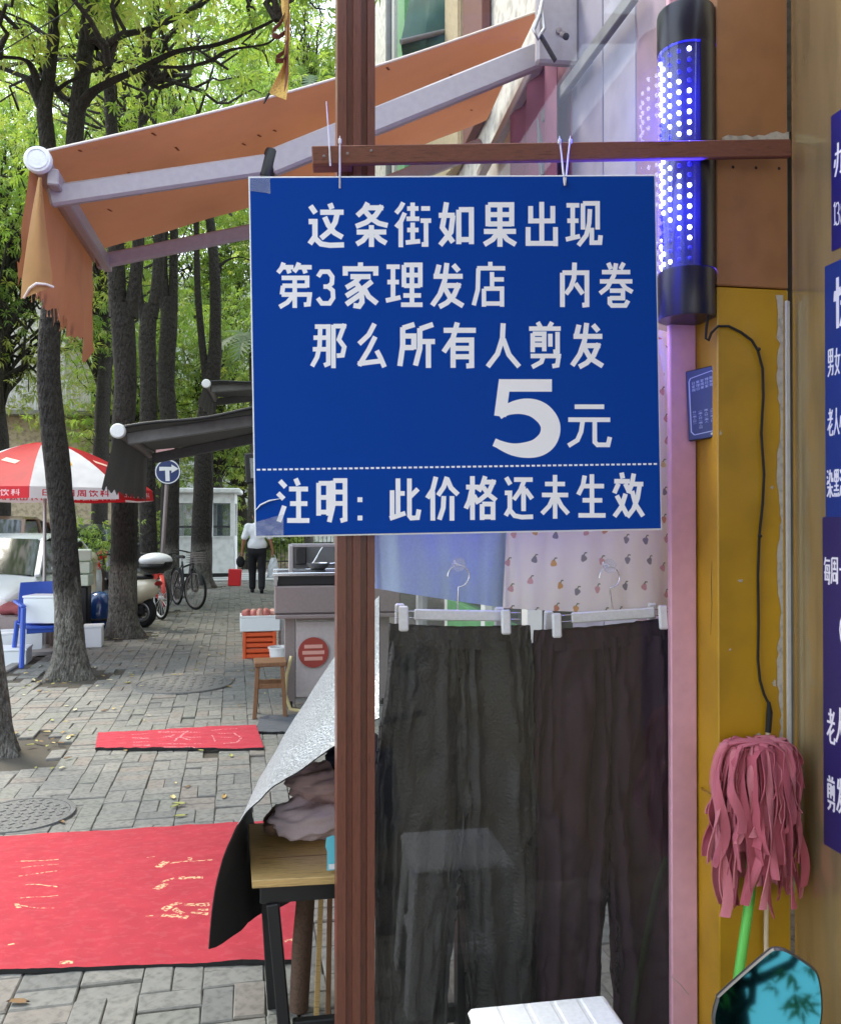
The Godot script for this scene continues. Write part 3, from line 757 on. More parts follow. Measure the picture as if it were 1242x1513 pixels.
	# cable ties
	for t in [[502, 203, 278, 0], [834, 203, 274, 1]]:
		var top := PZ(t[0], 215, 2.13 if t[3] == 0 else 2.09)
		var z := thing("cable_tie", ["white cable tie at the sign's taped corner end of the slat", "pair of white cable ties at the lamp end of the sign"][t[3]], "cable tie", top, "cable ties holding the blue sign")
		for s in ([-1, 1] if t[3] == 1 else [0]):
			var L := func(x: float, y: float, d: float) -> Vector3: return PZ(x, y, d) - top
			var dd := 2.130 if t[3] == 0 else 2.086
			var hole: float = 2.137 if t[3] == 0 else 2.052
			part(z, "strap", MB.new().tube([L.call(t[0] + s * 8, t[1] - 2, dd + 0.01), L.call(t[0] + s * 7, 212, dd), L.call(t[0] + s * 5, 228, dd), L.call(t[0] + s * 3, 250, (dd + hole) * 0.5), L.call(t[0], t[2], hole - 0.008), L.call(t[0] + s * 1 + 1, t[2] + 1, hole + 0.02)], [0.001, 0.0022, 0.0022, 0.0026, 0.0026, 0.001], 6), M.zip)
			part(z, "head", MB.new().box(L.call(t[0] + s * 8, t[1] + 6, dd), Vector3(0.008, 0.013, 0.007), Basis.IDENTITY, 0.0015), M.zip)
	# the long stiff tail of a cut tie
	var tl := thing("tie_tail", "thin white upright tie tail at the end of the slat", "cable tie", PZ(487, 232, 2.14))
	part(tl, "strand", MB.new().tube([PZ(488, 245, 2.139) - tl.position, PZ(486, 205, 2.139) - tl.position, PZ(482, 150, 2.142) - tl.position], [0.0026, 0.0024, 0.0012], 6), M.zip)

# ---------- glass partition, column, lamp ----------
func build_partition() -> void:
	var o := thing("glass_partition", "tall glass partition with brown grooved post and pink edge strip", "partition", Vector3(0.2, 0, -GLASS))
	var L := func(p: Vector3) -> Vector3: return p - o.position
	var xl: float = PZ(498, 900, GLASS - 0.05).x; var xr: float = PZ(554, 900, GLASS - 0.05).x
	var w: float = xr - xl
	var prof := [Vector2(0, 0.04), Vector2(0, -0.045), Vector2(w * 0.24, -0.045), Vector2(w * 0.26, -0.037), Vector2(w * 0.40, -0.037), Vector2(w * 0.42, -0.050), Vector2(w * 0.62, -0.050), Vector2(w * 0.64, -0.036), Vector2(w * 0.78, -0.036), Vector2(w * 0.80, -0.046), Vector2(w, -0.046), Vector2(w, 0.04)]
	part(o, "post", MB.new().prism(prof, 0.0, 3.2, Transform3D(Basis(Vector3.RIGHT, Vector3.FORWARD, Vector3.UP), Vector3(xl - 0.2, 0, 0)), 0.0), M.brown_metal)
	var ps: float = PZ(988, 900, GLASS).x; var pe: float = PZ(1026, 900, GLASS).x
	part(o, "edge_strip", MB.new().box(L.call(Vector3((ps + pe) / 2, 1.6, -GLASS)), Vector3(pe - ps, 3.2, 0.022), Basis.IDENTITY, 0.003), M.pink)
	part(o, "pane", MB.new().quad_pane(L.call(Vector3(xr - 0.004, 0.06, -GLASS)), L.call(Vector3(ps + 0.004, 3.14, -GLASS))), M.glass)
	part(o, "bottom_rail", MB.new().box(L.call(Vector3((xr + ps) / 2, 0.035, -GLASS)), Vector3(ps - xr, 0.07, 0.05), Basis.IDENTITY, 0.003), M.brown_metal)
	part(o, "top_rail", MB.new().box(L.call(Vector3((xr + ps) / 2, 3.165, -GLASS)), Vector3(ps - xr, 0.07, 0.05), Basis.IDENTITY, 0.003), M.brown_metal)
	part(o, "scratch", MB.new().tube([L.call(PZ(990, 1442, GLASS - 0.0115)), L.call(PZ(1005, 1455, GLASS - 0.0115)), L.call(PZ(1017, 1470, GLASS - 0.0115))], 0.0009, 4), M.plaster)

func ragged(pts_left: Array, pts_right: Array, d: float, at: Vector3) -> MB:
	# a strip of bare plaster between two uneven outlines on a face across the street
	var m := MB.new()
	var rows := []
	for i in pts_left.size():
		rows.append([PZ(pts_left[i].x, pts_left[i].y, d) - at, PZ(pts_right[i].x, pts_right[i].y, d) - at])
	return m.grid(rows)

func build_column() -> void:
	var front := 2.12
	var xa: float = PZ(1060, 800, front).x; var xb := WALL
	var o := thing("yellow_column", "glossy mustard yellow column with peeling paint and tan upper panel with lamp glow in its colour", "column", Vector3((xa + xb) / 2, 0, -(front + 0.09)))
	var seam: float = PZ(1110, 425, front).y
	part(o, "lower_panel", MB.new().box(Vector3(0, seam * 0.5 - 0.001, 0), Vector3(xb - xa, seam - 0.002, 0.18), Basis.IDENTITY, 0.003), M.mustard)
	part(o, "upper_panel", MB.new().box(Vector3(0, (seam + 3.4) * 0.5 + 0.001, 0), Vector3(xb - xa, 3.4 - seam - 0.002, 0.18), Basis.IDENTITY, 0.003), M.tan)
	# bare plaster edge along the glass
	var l := []; var r := []
	var y := 436.0
	while y < 1120.0:
		var e := 1149.5 + 3.0 * sin(y * 0.043) + 4.0 * wobble.get_noise_1d(y * 4.0)
		if y < 500.0: e -= 4.0
		l.append(Vector2(e, y)); r.append(Vector2(1156.5, y))
		y += 9.0
	part(o, "peeled_edge", ragged(l, r, front - 0.0015, o.position), M.plaster)
	part(o, "corner_bead", MB.new().box(Vector3(xb - 0.006, (0.6 + 2.14) / 2, -(front - 0.004)) - o.position, Vector3(0.013, 1.56, 0.008), Basis.IDENTITY, 0.002), M.bead)
	# dried filler along the slat, a bare patch lower down, screw holes
	var f := MB.new()
	l = []; r = []
	for i in 12:
		l.append(Vector2(1066 + i * 9, 203 - 4.0 * absf(sin(i * 1.9)) - (5.0 if i > 7 else 0.0))); r.append(Vector2(1066 + i * 9, 209))
	part(o, "filler", ragged(l, r, front - 0.004, o.position), M.plaster)
	var fa: float = PX(1040, 1200, xa).z
	var patch := MB.new()
	var rows := []
	for s in [[1118, 0.0, 0.001], [1150, 0.0, 0.011], [1170, 0.0, 0.015], [1200, 0.0, 0.012], [1250, 0.0, 0.012], [1290, 0.0, 0.008], [1315, 0.0, 0.001]]:
		var p := PX(1031, s[0], xa)
		rows.append([Vector3(xa - 0.0016, p.y, -2.297) - o.position, Vector3(xa - 0.0016, p.y, -2.297 + s[2] * 2.6) - o.position])
	part(o, "bare_patch", patch.grid(rows), M.plaster)
	for k in 3: part(o, "screw_hole", MB.new().lathe([[0.0, 0.0006], [0.0045, 0.0005]], 8, PZ(1082 + k * 34, 247 + k, front - 0.0003) - o.position, Basis(Vector3.RIGHT, PI / 2)), M.rubber)
	part(o, "crack", MB.new().tube([PX(1051, 828, xa - 0.0004) - o.position, PX(1050, 862, xa - 0.0004) - o.position, PX(1051, 892, xa - 0.0004) - o.position, PX(1049, 938, xa - 0.0004) - o.position], [0.0004, 0.0012, 0.0009, 0.0004], 5), M.bark_pole)
	for e in [[1093, 858, 5.0, 3.0], [1143, 1010, 4.0, 7.0], [1064, 1240, 3.0, 5.0], [1078, 960, 2.5, 2.0], [1140, 720, 3.0, 4.0], [1064, 640, 2.0, 5.0], [1120, 1085, 4.0, 2.5]]:
		var chip := []
		for i in 9:
			var a := TAU * i / 9.0
			var q := PZ(e[0] + cos(a) * e[2] * (0.7 + 0.3 * sin(i * 2.7 + e[0])), e[1] + sin(a) * e[3] * (0.7 + 0.3 * cos(i * 1.9 + e[1])), front - 0.001) - o.position
			chip.append(Vector2(q.x, q.y))
		part(o, "paint_chip", MB.new().prism(chip, 0.0, 0.0008, Transform3D(Basis.IDENTITY, Vector3(0, 0, -front + 0.0004 - o.position.z))), M.plaster)
	part(o, "hook", MB.new().tube([PX(1034, 1163, xa) - o.position + Vector3(0.004, 0, 0), PX(1036, 1166, xa - 0.02) - o.position, PZ(1056, 1176, front - 0.035) - o.position], 0.0022, 6), M.brass)
	# blue plate on the side face
	var pl := thing("door_plate", "small dark blue framed plate on the side of the yellow column", "plate", PX(1040, 596, xa - 0.008))
	var im := Image.create(128, 440, false, Image.FORMAT_RGBA8)
	im.fill(rgb(52, 66, 108))
	var wt := rgb(178, 190, 214)
	for e in [[Vector2(16, 46), Vector2(104, 26)], [Vector2(104, 26), Vector2(116, 52)], [Vector2(116, 52), Vector2(116, 380)], [Vector2(116, 380), Vector2(100, 404)], [Vector2(100, 404), Vector2(22, 412)], [Vector2(22, 412), Vector2(10, 390)], [Vector2(10, 390), Vector2(10, 66)], [Vector2(10, 66), Vector2(16, 46)]]: stroke(im, [e[0], e[1]], 2.5, wt)
	for a in 5:
		for b in 3: glyph(im, ["日", "果", "家", "理", "周"][(a + b * 2) % 5], Rect2(20 + a * 18, 72 + b * 22 - a * 3, 15, 18), wt, 0.05)
	for a in 4:
		for b in (6 if a != 1 else 8): glyph(im, ["日", "一", "周", "人"][(a + b) % 4], Rect2(18 + a * 24, 260 + b * 15, 16, 12), wt, 0.05)
	im.fill_rect(Rect2i(88, 414, 20, 14), rgb(190, 196, 170))
	var yaw := Basis(Vector3.UP, deg_to_rad(-64.0)) * Basis(Vector3.BACK, deg_to_rad(3.0))
	var ph := 0.198; var pw := 0.108
	part(pl, "frame", MB.new().box(Vector3.ZERO, Vector3(pw, ph, 0.010), yaw, 0.002), M.black)
	var fq := MB.new()
	fq.quad(yaw * Vector3(-pw / 2 + 0.003, -ph / 2 + 0.003, 0.0056), yaw * Vector3(pw / 2 - 0.003, -ph / 2 + 0.003, 0.0056), yaw * Vector3(pw / 2 - 0.003, ph / 2 - 0.003, 0.0056), yaw * Vector3(-pw / 2 + 0.003, ph / 2 - 0.003, 0.0056), yaw * Vector3.BACK)
	part(pl, "face", fq, mat(Color(1, 1, 1), 0.35, {"tex": image_tex(im)}))

func build_lamp() -> void:
	var axis := Vector3(1.106, 0, -2.172)
	var yt: float = PZ(1018, 14, 2.15).y; var yb: float = PZ(1018, 470, 2.15).y
	var ct: float = PZ(1018, 74, 2.15).y; var cb: float = PZ(1018, 400, 2.15).y
	var o := thing("barber_lamp", "black capped barber shop lamp with rows of glowing blue white lights", "lamp", Vector3(axis.x, yb, axis.z))
	var r := 0.076
	var caps := [["top_cap", ct - yb, yt - yb], ["bottom_cap", 0.0, cb - yb]]
	for c in caps:
		part(o, c[0], MB.new().lathe([[0.0, c[1]], [r * 1.0, c[1]], [r * 1.02, c[1] + 0.006], [r * 1.02, c[2] - 0.006], [r * 1.0, c[2]], [0.0, c[2]]], 32, Vector3.ZERO), M.lamp_black)
	# towards the camera is angle "mid"; the lights sweep from there to the street side
	var mid := atan2(-axis.z, -axis.x)
	for k in 2:
		var y0 := lerpf(cb - yb, ct - yb, 0.5 * k); var y1 := lerpf(cb - yb, ct - yb, 0.5 * k + 0.5)
		part(o, "core", MB.new().lathe([[0.0, y0], [r * 0.86, y0], [r * 0.86, y1], [0.0, y1]], 40, Vector3.ZERO), M.lamp_core)
		var l := OmniLight3D.new()
		l.name = "lamp_light"; l.light_color = Color(0.12, 0.14, 1.0); l.light_energy = LAMP_POWER; l.light_size = 0.05; l.omni_range = 6.0; l.omni_attenuation = 2.0; l.shadow_enabled = true
		l.position = Vector3(0, (y0 + y1) / 2, 0)
		o.add_child(l, true)
	part(o, "cover", MB.new().lathe([[r * 1.0, cb - yb], [r * 1.0, ct - yb]], 40, Vector3.ZERO, Basis.IDENTITY, mid - deg_to_rad(28), mid + deg_to_rad(150)), M.lamp_cover)
	part(o, "housing", MB.new().lathe([[r * 1.03, cb - yb], [r * 1.03, ct - yb]], 24, Vector3.ZERO, Basis.IDENTITY, mid - deg_to_rad(180), mid - deg_to_rad(28)), M.lamp_black)
	var bulb := MB.new().ellipsoid(Vector3.ZERO, Vector3(0.0064, 0.0064, 0.004), Basis.IDENTITY, 8, 6).mesh()
	var rows := 21
	for j in rows:
		for i in 6:
			var a := mid - deg_to_rad(7.0) + deg_to_rad(23.0) * i
			var y := lerpf(ct - yb - 0.02, cb - yb + 0.02, float(j) / (rows - 1))
			# lit bands wind round the lamp like the stripes of a barber's pole
			var ph := fposmod(j - 1.0 + (i - 3.0) * 1.0, 9.0)
			var lit := ph < 5.6
			part(o, "bulb", bulb, M.led_on if lit else M.led_off, Vector3(cos(a) * r * 0.88, y, sin(a) * r * 0.88))
	# bracket to the column
	part(o, "bracket", MB.new().box(Vector3(0.055, (yt - yb) * 0.5, 0.0), Vector3(0.012, yt - yb - 0.04, 0.05)), M.lamp_black)
	# black cable
	var c := thing("power_cable", "thin black cable looping from the lamp down the yellow column", "cable", Vector3(1.27, 0, -2.11))
	var pts := []
	for p in [[1046, 462], [1043, 485], [1042, 500], [1046, 503], [1050, 492], [1060, 482], [1076, 482], [1094, 491], [1110, 503], [1119, 518], [1126, 545], [1127, 585], [1124, 640], [1128, 700], [1126, 745], [1121, 792], [1119, 850], [1120, 920], [1119, 975], [1122, 1005], [1128, 1026], [1134, 1038]]:
		pts.append(PZ(p[0], p[1], 2.112) - c.position)
	part(c, "cord", MB.new().tube(pts, 0.0036, 7), M.rubber)
	for p in [[1119, 516], [1121, 792]]: part(c, "clip", MB.new().ellipsoid(PZ(p[0] + 1, p[1], 2.108) - c.position, Vector3(0.006, 0.005, 0.005)), M.rubber)

# ---------- barber shop window with its price films ----------
func build_barber() -> void:
	var o := thing("barber_shop_front", "polished brown barber shop front panel beside the yellow column", "shop front", Vector3(WALL, 0, -0.6))
	var pane := MB.new()
	pane.quad(Vector3(0.012, 0.05, -1.52), Vector3(0.012, 0.05, 3.0), Vector3(0.012, 3.4, 3.0), Vector3(0.012, 3.4, -1.52), Vector3.LEFT)
	part(o, "front_panel", pane, M.shop_glass)
	# films: [photo x of the left edge, y top, y bottom, colour]
	var films := [[1221, 172, 372, rgb(26, 26, 104), "dark blue card price film high on the barber shop front"], [1212, 394, 764, rgb(20, 50, 124), "bright blue haircut price film at eye level on the shop front"], [1209, 764, 1246, rgb(44, 38, 92), "purple blue opening notice film low on the shop front"]]
	var rows := [
		[["办", 1226, 1241, 212, 265], ["卡", 1242, 1258, 208, 262], ["1", 1222, 1228, 300, 335], ["3", 1228, 1235, 299, 335], ["8", 1235, 1243, 298, 335], ["剪", 1244, 1262, 296, 335]],
		[["快", 1226, 1252, 410, 488], ["男", 1216, 1226, 516, 558], ["女", 1226, 1236, 514, 556], ["老", 1216, 1225, 603, 646], ["人", 1225, 1234, 602, 644], ["小", 1234, 1242, 601, 643], ["孩", 1242, 1251, 600, 642], ["染", 1215, 1225, 692, 736], ["黑", 1225, 1234, 692, 735], ["油", 1234, 1244, 691, 734]],
		[["每", 1211, 1221, 822, 864], ["周", 1221, 1232, 822, 864], ["一", 1233, 1246, 820, 862], ["（", 1232, 1242, 905, 955], ["老", 1215, 1228, 1044, 1098], ["人", 1228, 1242, 1042, 1098], ["剪", 1215, 1228, 1144, 1196], ["发", 1229, 1243, 1146, 1200]],
	]
	for k in 3:
		var f: Array = films[k]
		var p0 := PX(f[0], f[1], WALL - 0.002); var p1 := PX(f[0], f[2], WALL - 0.002)
		var z0: float = (p0.z + p1.z) * 0.5; var z1 := z0 + 0.62
		var y1: float = PX(f[0], f[1], WALL).y; var y0: float = PX(f[0], f[2], WALL).y
		var sc := 900.0
		var im := Image.create(int(0.62 * sc), int((y1 - y0) * sc), false, Image.FORMAT_RGBA8)
		im.fill(f[3])
		for g in rows[k]:
			var a := PX(g[1], g[3], WALL); var b := PX(g[2], g[4], WALL)
			var rc := Rect2((a.z - z0) * sc, (y1 - a.y) * sc, (b.z - a.z) * sc, (PX(g[1], g[3], WALL).y - PX(g[1], g[4], WALL).y) * sc)
			rc.position.x = maxf(rc.position.x, 4.0)
			glyph(im, g[0], rc, rgb(226, 222, 232), 0.062)
		var q := MB.new()
		q.quad(Vector3(WALL - 0.002 + 0.012, y0, z0), Vector3(WALL - 0.002 + 0.012, y0, z1), Vector3(WALL + 0.010, y1, z1), Vector3(WALL + 0.010, y1, z0), Vector3.LEFT)
		var t := thing("price_film", f[4], "poster", Vector3.ZERO, "price films on the barber shop front")
		t.position = Vector3(WALL + 0.010, y0, (z0 + z1) / 2)
		var fm := mat(Color(1, 1, 1), 0.3, {"tex": image_tex(im)})
		fm.texture_repeat = false
		part(t, "film", q, fm, -t.position)

# ---------- cloth ----------
func loft(m: MB, rows: Array, seed_: int, fold := 0.006, sides := 40) -> void:
	# rows: [centre, half width, half depth, fold strength]; soft flattened rings with hanging folds
	var f := FastNoiseLite.new(); f.seed = seed_; f.frequency = 1.0
	var P := []
	for j in rows.size():
		var row := []
		for i in sides + 1:
			var a := TAU * i / sides
			var c := cos(a); var s := sin(a)
			var x: float = signf(c) * pow(absf(c), 0.75) * rows[j][1]
			var z: float = signf(s) * pow(absf(s), 0.8) * rows[j][2]
			var y: float = rows[j][0].y
			var k: float = rows[j][3] if rows[j].size() > 3 else 1.0
			var w := f.get_noise_3d(cos(a) * 2.6, y * 1.1, sin(a) * 2.6) + 0.55 * f.get_noise_3d(cos(a) * 5.0, y * 4.5 + x * 6.0, sin(a) * 5.0) + 0.3 * f.get_noise_3d(x * 22.0, y * 16.0, s)
			row.append(rows[j][0] + Vector3(x + w * fold * 0.5 * k, 0, z + w * fold * 2.2 * k * (1.0 if s > 0 else -1.0)))
		P.append(row)
	m.grid(P)

func trousers(label: String, m: Material, cx: Array, d: float, waist: Array, hem_y: float, seed_: int, group: String) -> Node3D:
	# waist: photo [left, right, y left, y right]; cx: photo x of outer left, inner left, inner right, outer right at the hem
	var wl := PZ(waist[0], waist[2], d); var wr := PZ(waist[1], waist[3], d)
	var o := thing("trousers", label, "trousers", Vector3((wl.x + wr.x) / 2, hem_y, -d), group)
	var legs := MB.new()
	var mid := (wl + wr) * 0.5
	for s in 2:
		var top0: Vector3 = wl if s == 0 else mid; var top1: Vector3 = mid if s == 0 else wr
		var rows := []
		var n := 34
		for j in n + 1:
			var t := float(j) / n
			var y := lerpf((top0.y + top1.y) * 0.5 - 0.03, hem_y, t)
			var yy := 768.0 + (1.55 - y) * 555.0
			var a := lerpf(PZ(waist[0], yy, d).x, PZ(cx[0], yy, d).x, smoothstep(0.0, 0.35, t)); var b := lerpf(mid.x + 0.02, PZ(cx[1], yy, d).x, smoothstep(0.25, 1.0, t))
			if s == 1:
				a = lerpf(mid.x - 0.02, PZ(cx[2], yy, d).x, smoothstep(0.25, 1.0, t)); b = lerpf(PZ(waist[1], yy, d).x, PZ(cx[3], yy, d).x, smoothstep(0.0, 0.35, t))
			rows.append([Vector3((a + b) / 2, y, -d) - o.position, (b - a) / 2, lerpf(0.020, 0.030, smoothstep(0, 0.2, t)), lerpf(0.85, 1.05, t)])
		loft(legs, rows, seed_ + s * 7, 0.020, 56)
	part(o, "legs", legs, m)
	part(o, "drawstring", MB.new().tube([mid + Vector3(-0.012, 0.0, 0.030) - o.position, mid + Vector3(-0.018, -0.06, 0.034) - o.position, mid + Vector3(-0.012, -0.11, 0.036) - o.position], 0.0025, 6), m)
	# gathered waistband
	var band := MB.new()
	var P := []
	for j in 7:
		var row := []
		for i in 81:
			var a := TAU * i / 80.0
			var u := 0.5 - 0.5 * cos(a)
			var p := wl.lerp(wr, u)
			p.y += 0.012 - j * 0.0095 - 0.02 * sin(u * PI) * 0.4
			var g := 0.0065 * sin(u * 110.0 + j * 0.5) + 0.004 * sin(u * 43.0)
			p.z += sin(a) * 0.026 + g * signf(sin(a))
			row.append(p - o.position)
		P.append(row)
	band.grid(P)
	part(o, "waistband", band, m)
	return o

func hanger(label: String, a: Vector2, b: Vector2, hook: Vector2, d: float, clips: Array) -> void:
	var pa := PZ(a.x, a.y, d); var pb := PZ(b.x, b.y, d)
	var o := thing("clip_hanger", label, "hanger", (pa + pb) * 0.5, "white trouser hangers behind the glass")
	var L := func(x: float, y: float, dd := 0.0) -> Vector3: return PZ(x, y, d + dd) - o.position
	part(o, "bar", MB.new().beam(pa - o.position, pb - o.position, 0.012, 0.030, Vector3.UP, 0.003), M.white_plastic)
	var dir := (pb - pa).normalized()
	for s in [-1.0, 1.0]:
		var c: Vector3 = (pa if s < 0 else pb) - o.position
		for e in [0.009, -0.009]: part(o, "wire", MB.new().tube([c + Vector3(0, e, 0) - dir * s * 0.004, c + dir * s * 0.055 + Vector3(0, e, 0)], 0.0016, 6), M.chrome)
	for c in clips:
		var p: Vector3 = L.call(c[0], c[1], -0.038)
		part(o, "clip", MB.new().box(p, Vector3(0.026, 0.068, 0.012), Basis(Vector3.RIGHT, -0.12), 0.004), M.white_plastic)
		part(o, "clip", MB.new().box(p + Vector3(0, 0, -0.075), Vector3(0.026, 0.068, 0.012), Basis(Vector3.RIGHT, 0.12), 0.004), M.white_plastic)
	var h := []
	for k in 17:
		var t := k / 16.0
		var ang := lerpf(-PI * 0.5, PI * 1.02, t)
		h.append(L.call(hook.x, hook.y) + Vector3(cos(ang) * 0.030, sin(ang) * 0.030, 0))
	h.insert(0, L.call((a.x + b.x) * 0.5, (a.y + b.y) * 0.5 - 6))
	part(o, "hook", MB.new().tube(h, 0.0021, 7), M.chrome)
	var cup := thing("suction_hook", label.replace("white trouser hanger", "small clear suction hook carrying the hanger"), "hook", PZ(hook.x, hook.y - 17, GLASS + 0.006), "suction hooks on the glass")
	part(cup, "cup", MB.new().lathe([[0.0, 0.0], [0.020, 0.0], [0.018, 0.003], [0.006, 0.008], [0.0, 0.009]], 18, Vector3.ZERO, Basis(Vector3.RIGHT, -PI / 2)), M.tape)
	part(cup, "peg", MB.new().tube([Vector3(0, 0, -0.008), Vector3(0, 0, -0.045), Vector3(0, 0.008, -0.05)], 0.003, 6), M.white_plastic)

func shirt(called: String, label: String, m: Material, hem: Array, top: Array, d: float, seed_: int) -> void:
	# hem: photo [left, right, y left, y right]; top: photo [left, right, y]
	var o := thing(called, label, "shirt", Vector3(PZ((hem[0] + hem[1]) / 2.0, hem[2], d).x, PZ(hem[0], hem[2], d).y, -d))
	var P := []
	var f := FastNoiseLite.new(); f.seed = seed_; f.frequency = 1.0
	var n := 26; var k := 72
	var uvs := []
	for j in n + 1:
		var t := float(j) / n
		var row := []; var ur := []
		for i in k + 1:
			var a := TAU * i / k
			var u := 0.5 - 0.5 * cos(a)
			var tp := PZ(lerpf(top[0], top[1], u), top[2] + absf(u - 0.5) * 46.0, d)
			var hp := PZ(lerpf(hem[0], hem[1], u), lerpf(hem[2], hem[3], u), d)
			var p := tp.lerp(hp, t)
			var dep := (0.022 + 0.016 * t) * sin(a)
			var w := f.get_noise_2d(u * 7.0 + signf(sin(a)) * 9.0, t * 0.8) + 0.4 * f.get_noise_2d(u * 18.0, t * 2.0 + 5.0)
			p.z += dep + w * 0.020 * t
			row.append(p - o.position)
			ur.append(Vector2(u * 1.1 + (2.0 if sin(a) < 0 else 0.0), t * 1.9))
		P.append(row); uvs.append(ur)
	part(o, "body", MB.new().grid(P, 0.0, uvs), m)
	for s in [-1.0, 1.0]:
		var sh: Vector3 = PZ(top[0] if s < 0 else top[1], top[2] + 30, d) - o.position
		var sl := MB.new()
		loft(sl, [[sh + Vector3(-s * 0.02, 0.0, 0), 0.05, 0.02], [sh + Vector3(s * 0.03, -0.07, 0), 0.075, 0.03], [sh + Vector3(s * 0.05, -0.17, 0), 0.075, 0.03]], seed_ + 3, 0.004, 24)
		part(o, "sleeve", sl, m)
	var nk: Vector3 = (PZ(top[0], top[2], d) + PZ(top[1], top[2], d)) * 0.5 - o.position
	part(o, "hanger_hook", MB.new().tube([nk + Vector3(0, -0.02, 0), nk + Vector3(0, 0.03, 0), nk + Vector3(0.02, 0.05, 0), nk + Vector3(0, 0.072, 0), nk + Vector3(-0.015, 0.06, 0)], 0.002, 6), M.chrome)

func build_goods() -> void:
	# fruit print
	var im := Image.create(512, 512, false, Image.FORMAT_RGBA8)
	im.fill(rgb(240, 232, 226))
	var r := RandomNumberGenerator.new(); r.seed = 44
	for k in 46:
		var c := Vector2((k % 7) * 73 + 20 + r.randf_range(-16, 16), int(k / 7.0) * 73 + 24 + r.randf_range(-16, 16))
		var t: Color = [rgb(206, 150, 78), rgb(120, 116, 126), rgb(202, 128, 92), rgb(216, 190, 120), rgb(206, 150, 150)][r.randi() % 5]
		for y in range(-11, 12):
			for x in range(-11, 12):
				var e := Vector2(x / 9.5, y / 10.5).length() + 0.12 * sin(atan2(y, x) * 3.0 + k)
				var px := Vector2i(posmod(int(c.x) + x, 512), posmod(int(c.y) + y, 512))
				if e < 1.0: im.set_pixelv(px, im.get_pixelv(px).lerp(t, clampf((1.0 - e) * 6.0, 0, 1) * 0.85))
		stroke(im, [c + Vector2(0, -8), c + Vector2(4, -15), c + Vector2(10, -15)], 1.6, rgb(110, 118, 84))
	M.fruit = mat(Color(1, 1, 1), 0.85, {"tex": image_tex(im), "back": rgb(150, 145, 142)})
	M.fruit.uv1_scale = Vector3(1.0, 0.85, 1)
	M.sky_cloth = mat(rgb(190, 212, 236), 0.85, {"back": rgb(120, 140, 170), "tex": M.fine, "scale": 3.0})
	M.grey_trouser = mat(rgb(34, 33, 32), 0.55, {"tex": M.soft, "scale": 2.0, "bump": M.hgt, "height": 0.45})
	M.plum_trouser = mat(rgb(48, 20, 37), 0.85, {"tex": M.grain, "scale": Vector3(9, 0.8, 9)})
	shirt("blue_shirt", "plain light blue shirt hanging behind the glass under the sign", M.sky_cloth, [548, 748, 868, 898], [520, 770, 380], 2.42, 5)
	shirt("printed_shirt", "white fruit printed shirt hanging behind the glass under the sign", M.fruit, [742, 994, 898, 908], [762, 992, 470], 2.38, 9)
	trousers("dark grey crinkled elastic waist trousers hanging behind the glass", M.grey_trouser, [554, 655, 690, 790], 2.292, [574, 783, 928, 930], 0.09, 21, "trousers hanging behind the glass")
	trousers("dark plum straight trousers hanging behind the glass by the pink strip", M.plum_trouser, [786, 884, 908, 1000], 2.292, [788, 994, 938, 918], 0.10, 33, "trousers hanging behind the glass")
	hanger("white trouser hanger above the dark grey trousers", Vector2(612, 908), Vector2(740, 910), Vector2(677, 851), 2.292, [[596, 914], [747, 919]])
	hanger("white trouser hanger above the dark plum trousers", Vector2(844, 913), Vector2(966, 905), Vector2(900, 853), 2.292, [[822, 924], [979, 912]])
	var rail := thing("clothes_rail", "thin metal rail carrying the shirts behind the sign", "rail", Vector3(0.7, 2.38, -2.40))
	part(rail, "rod", MB.new().tube([Vector3(-0.5, 0, 0), Vector3(0.66, 0, 0)], 0.010, 10), M.steel_dull)
	for s in [-0.5, 0.66]: part(rail, "drop", MB.new().tube([Vector3(s, 0, 0), Vector3(s, 0.9, 0)], 0.006, 8), M.steel_dull)

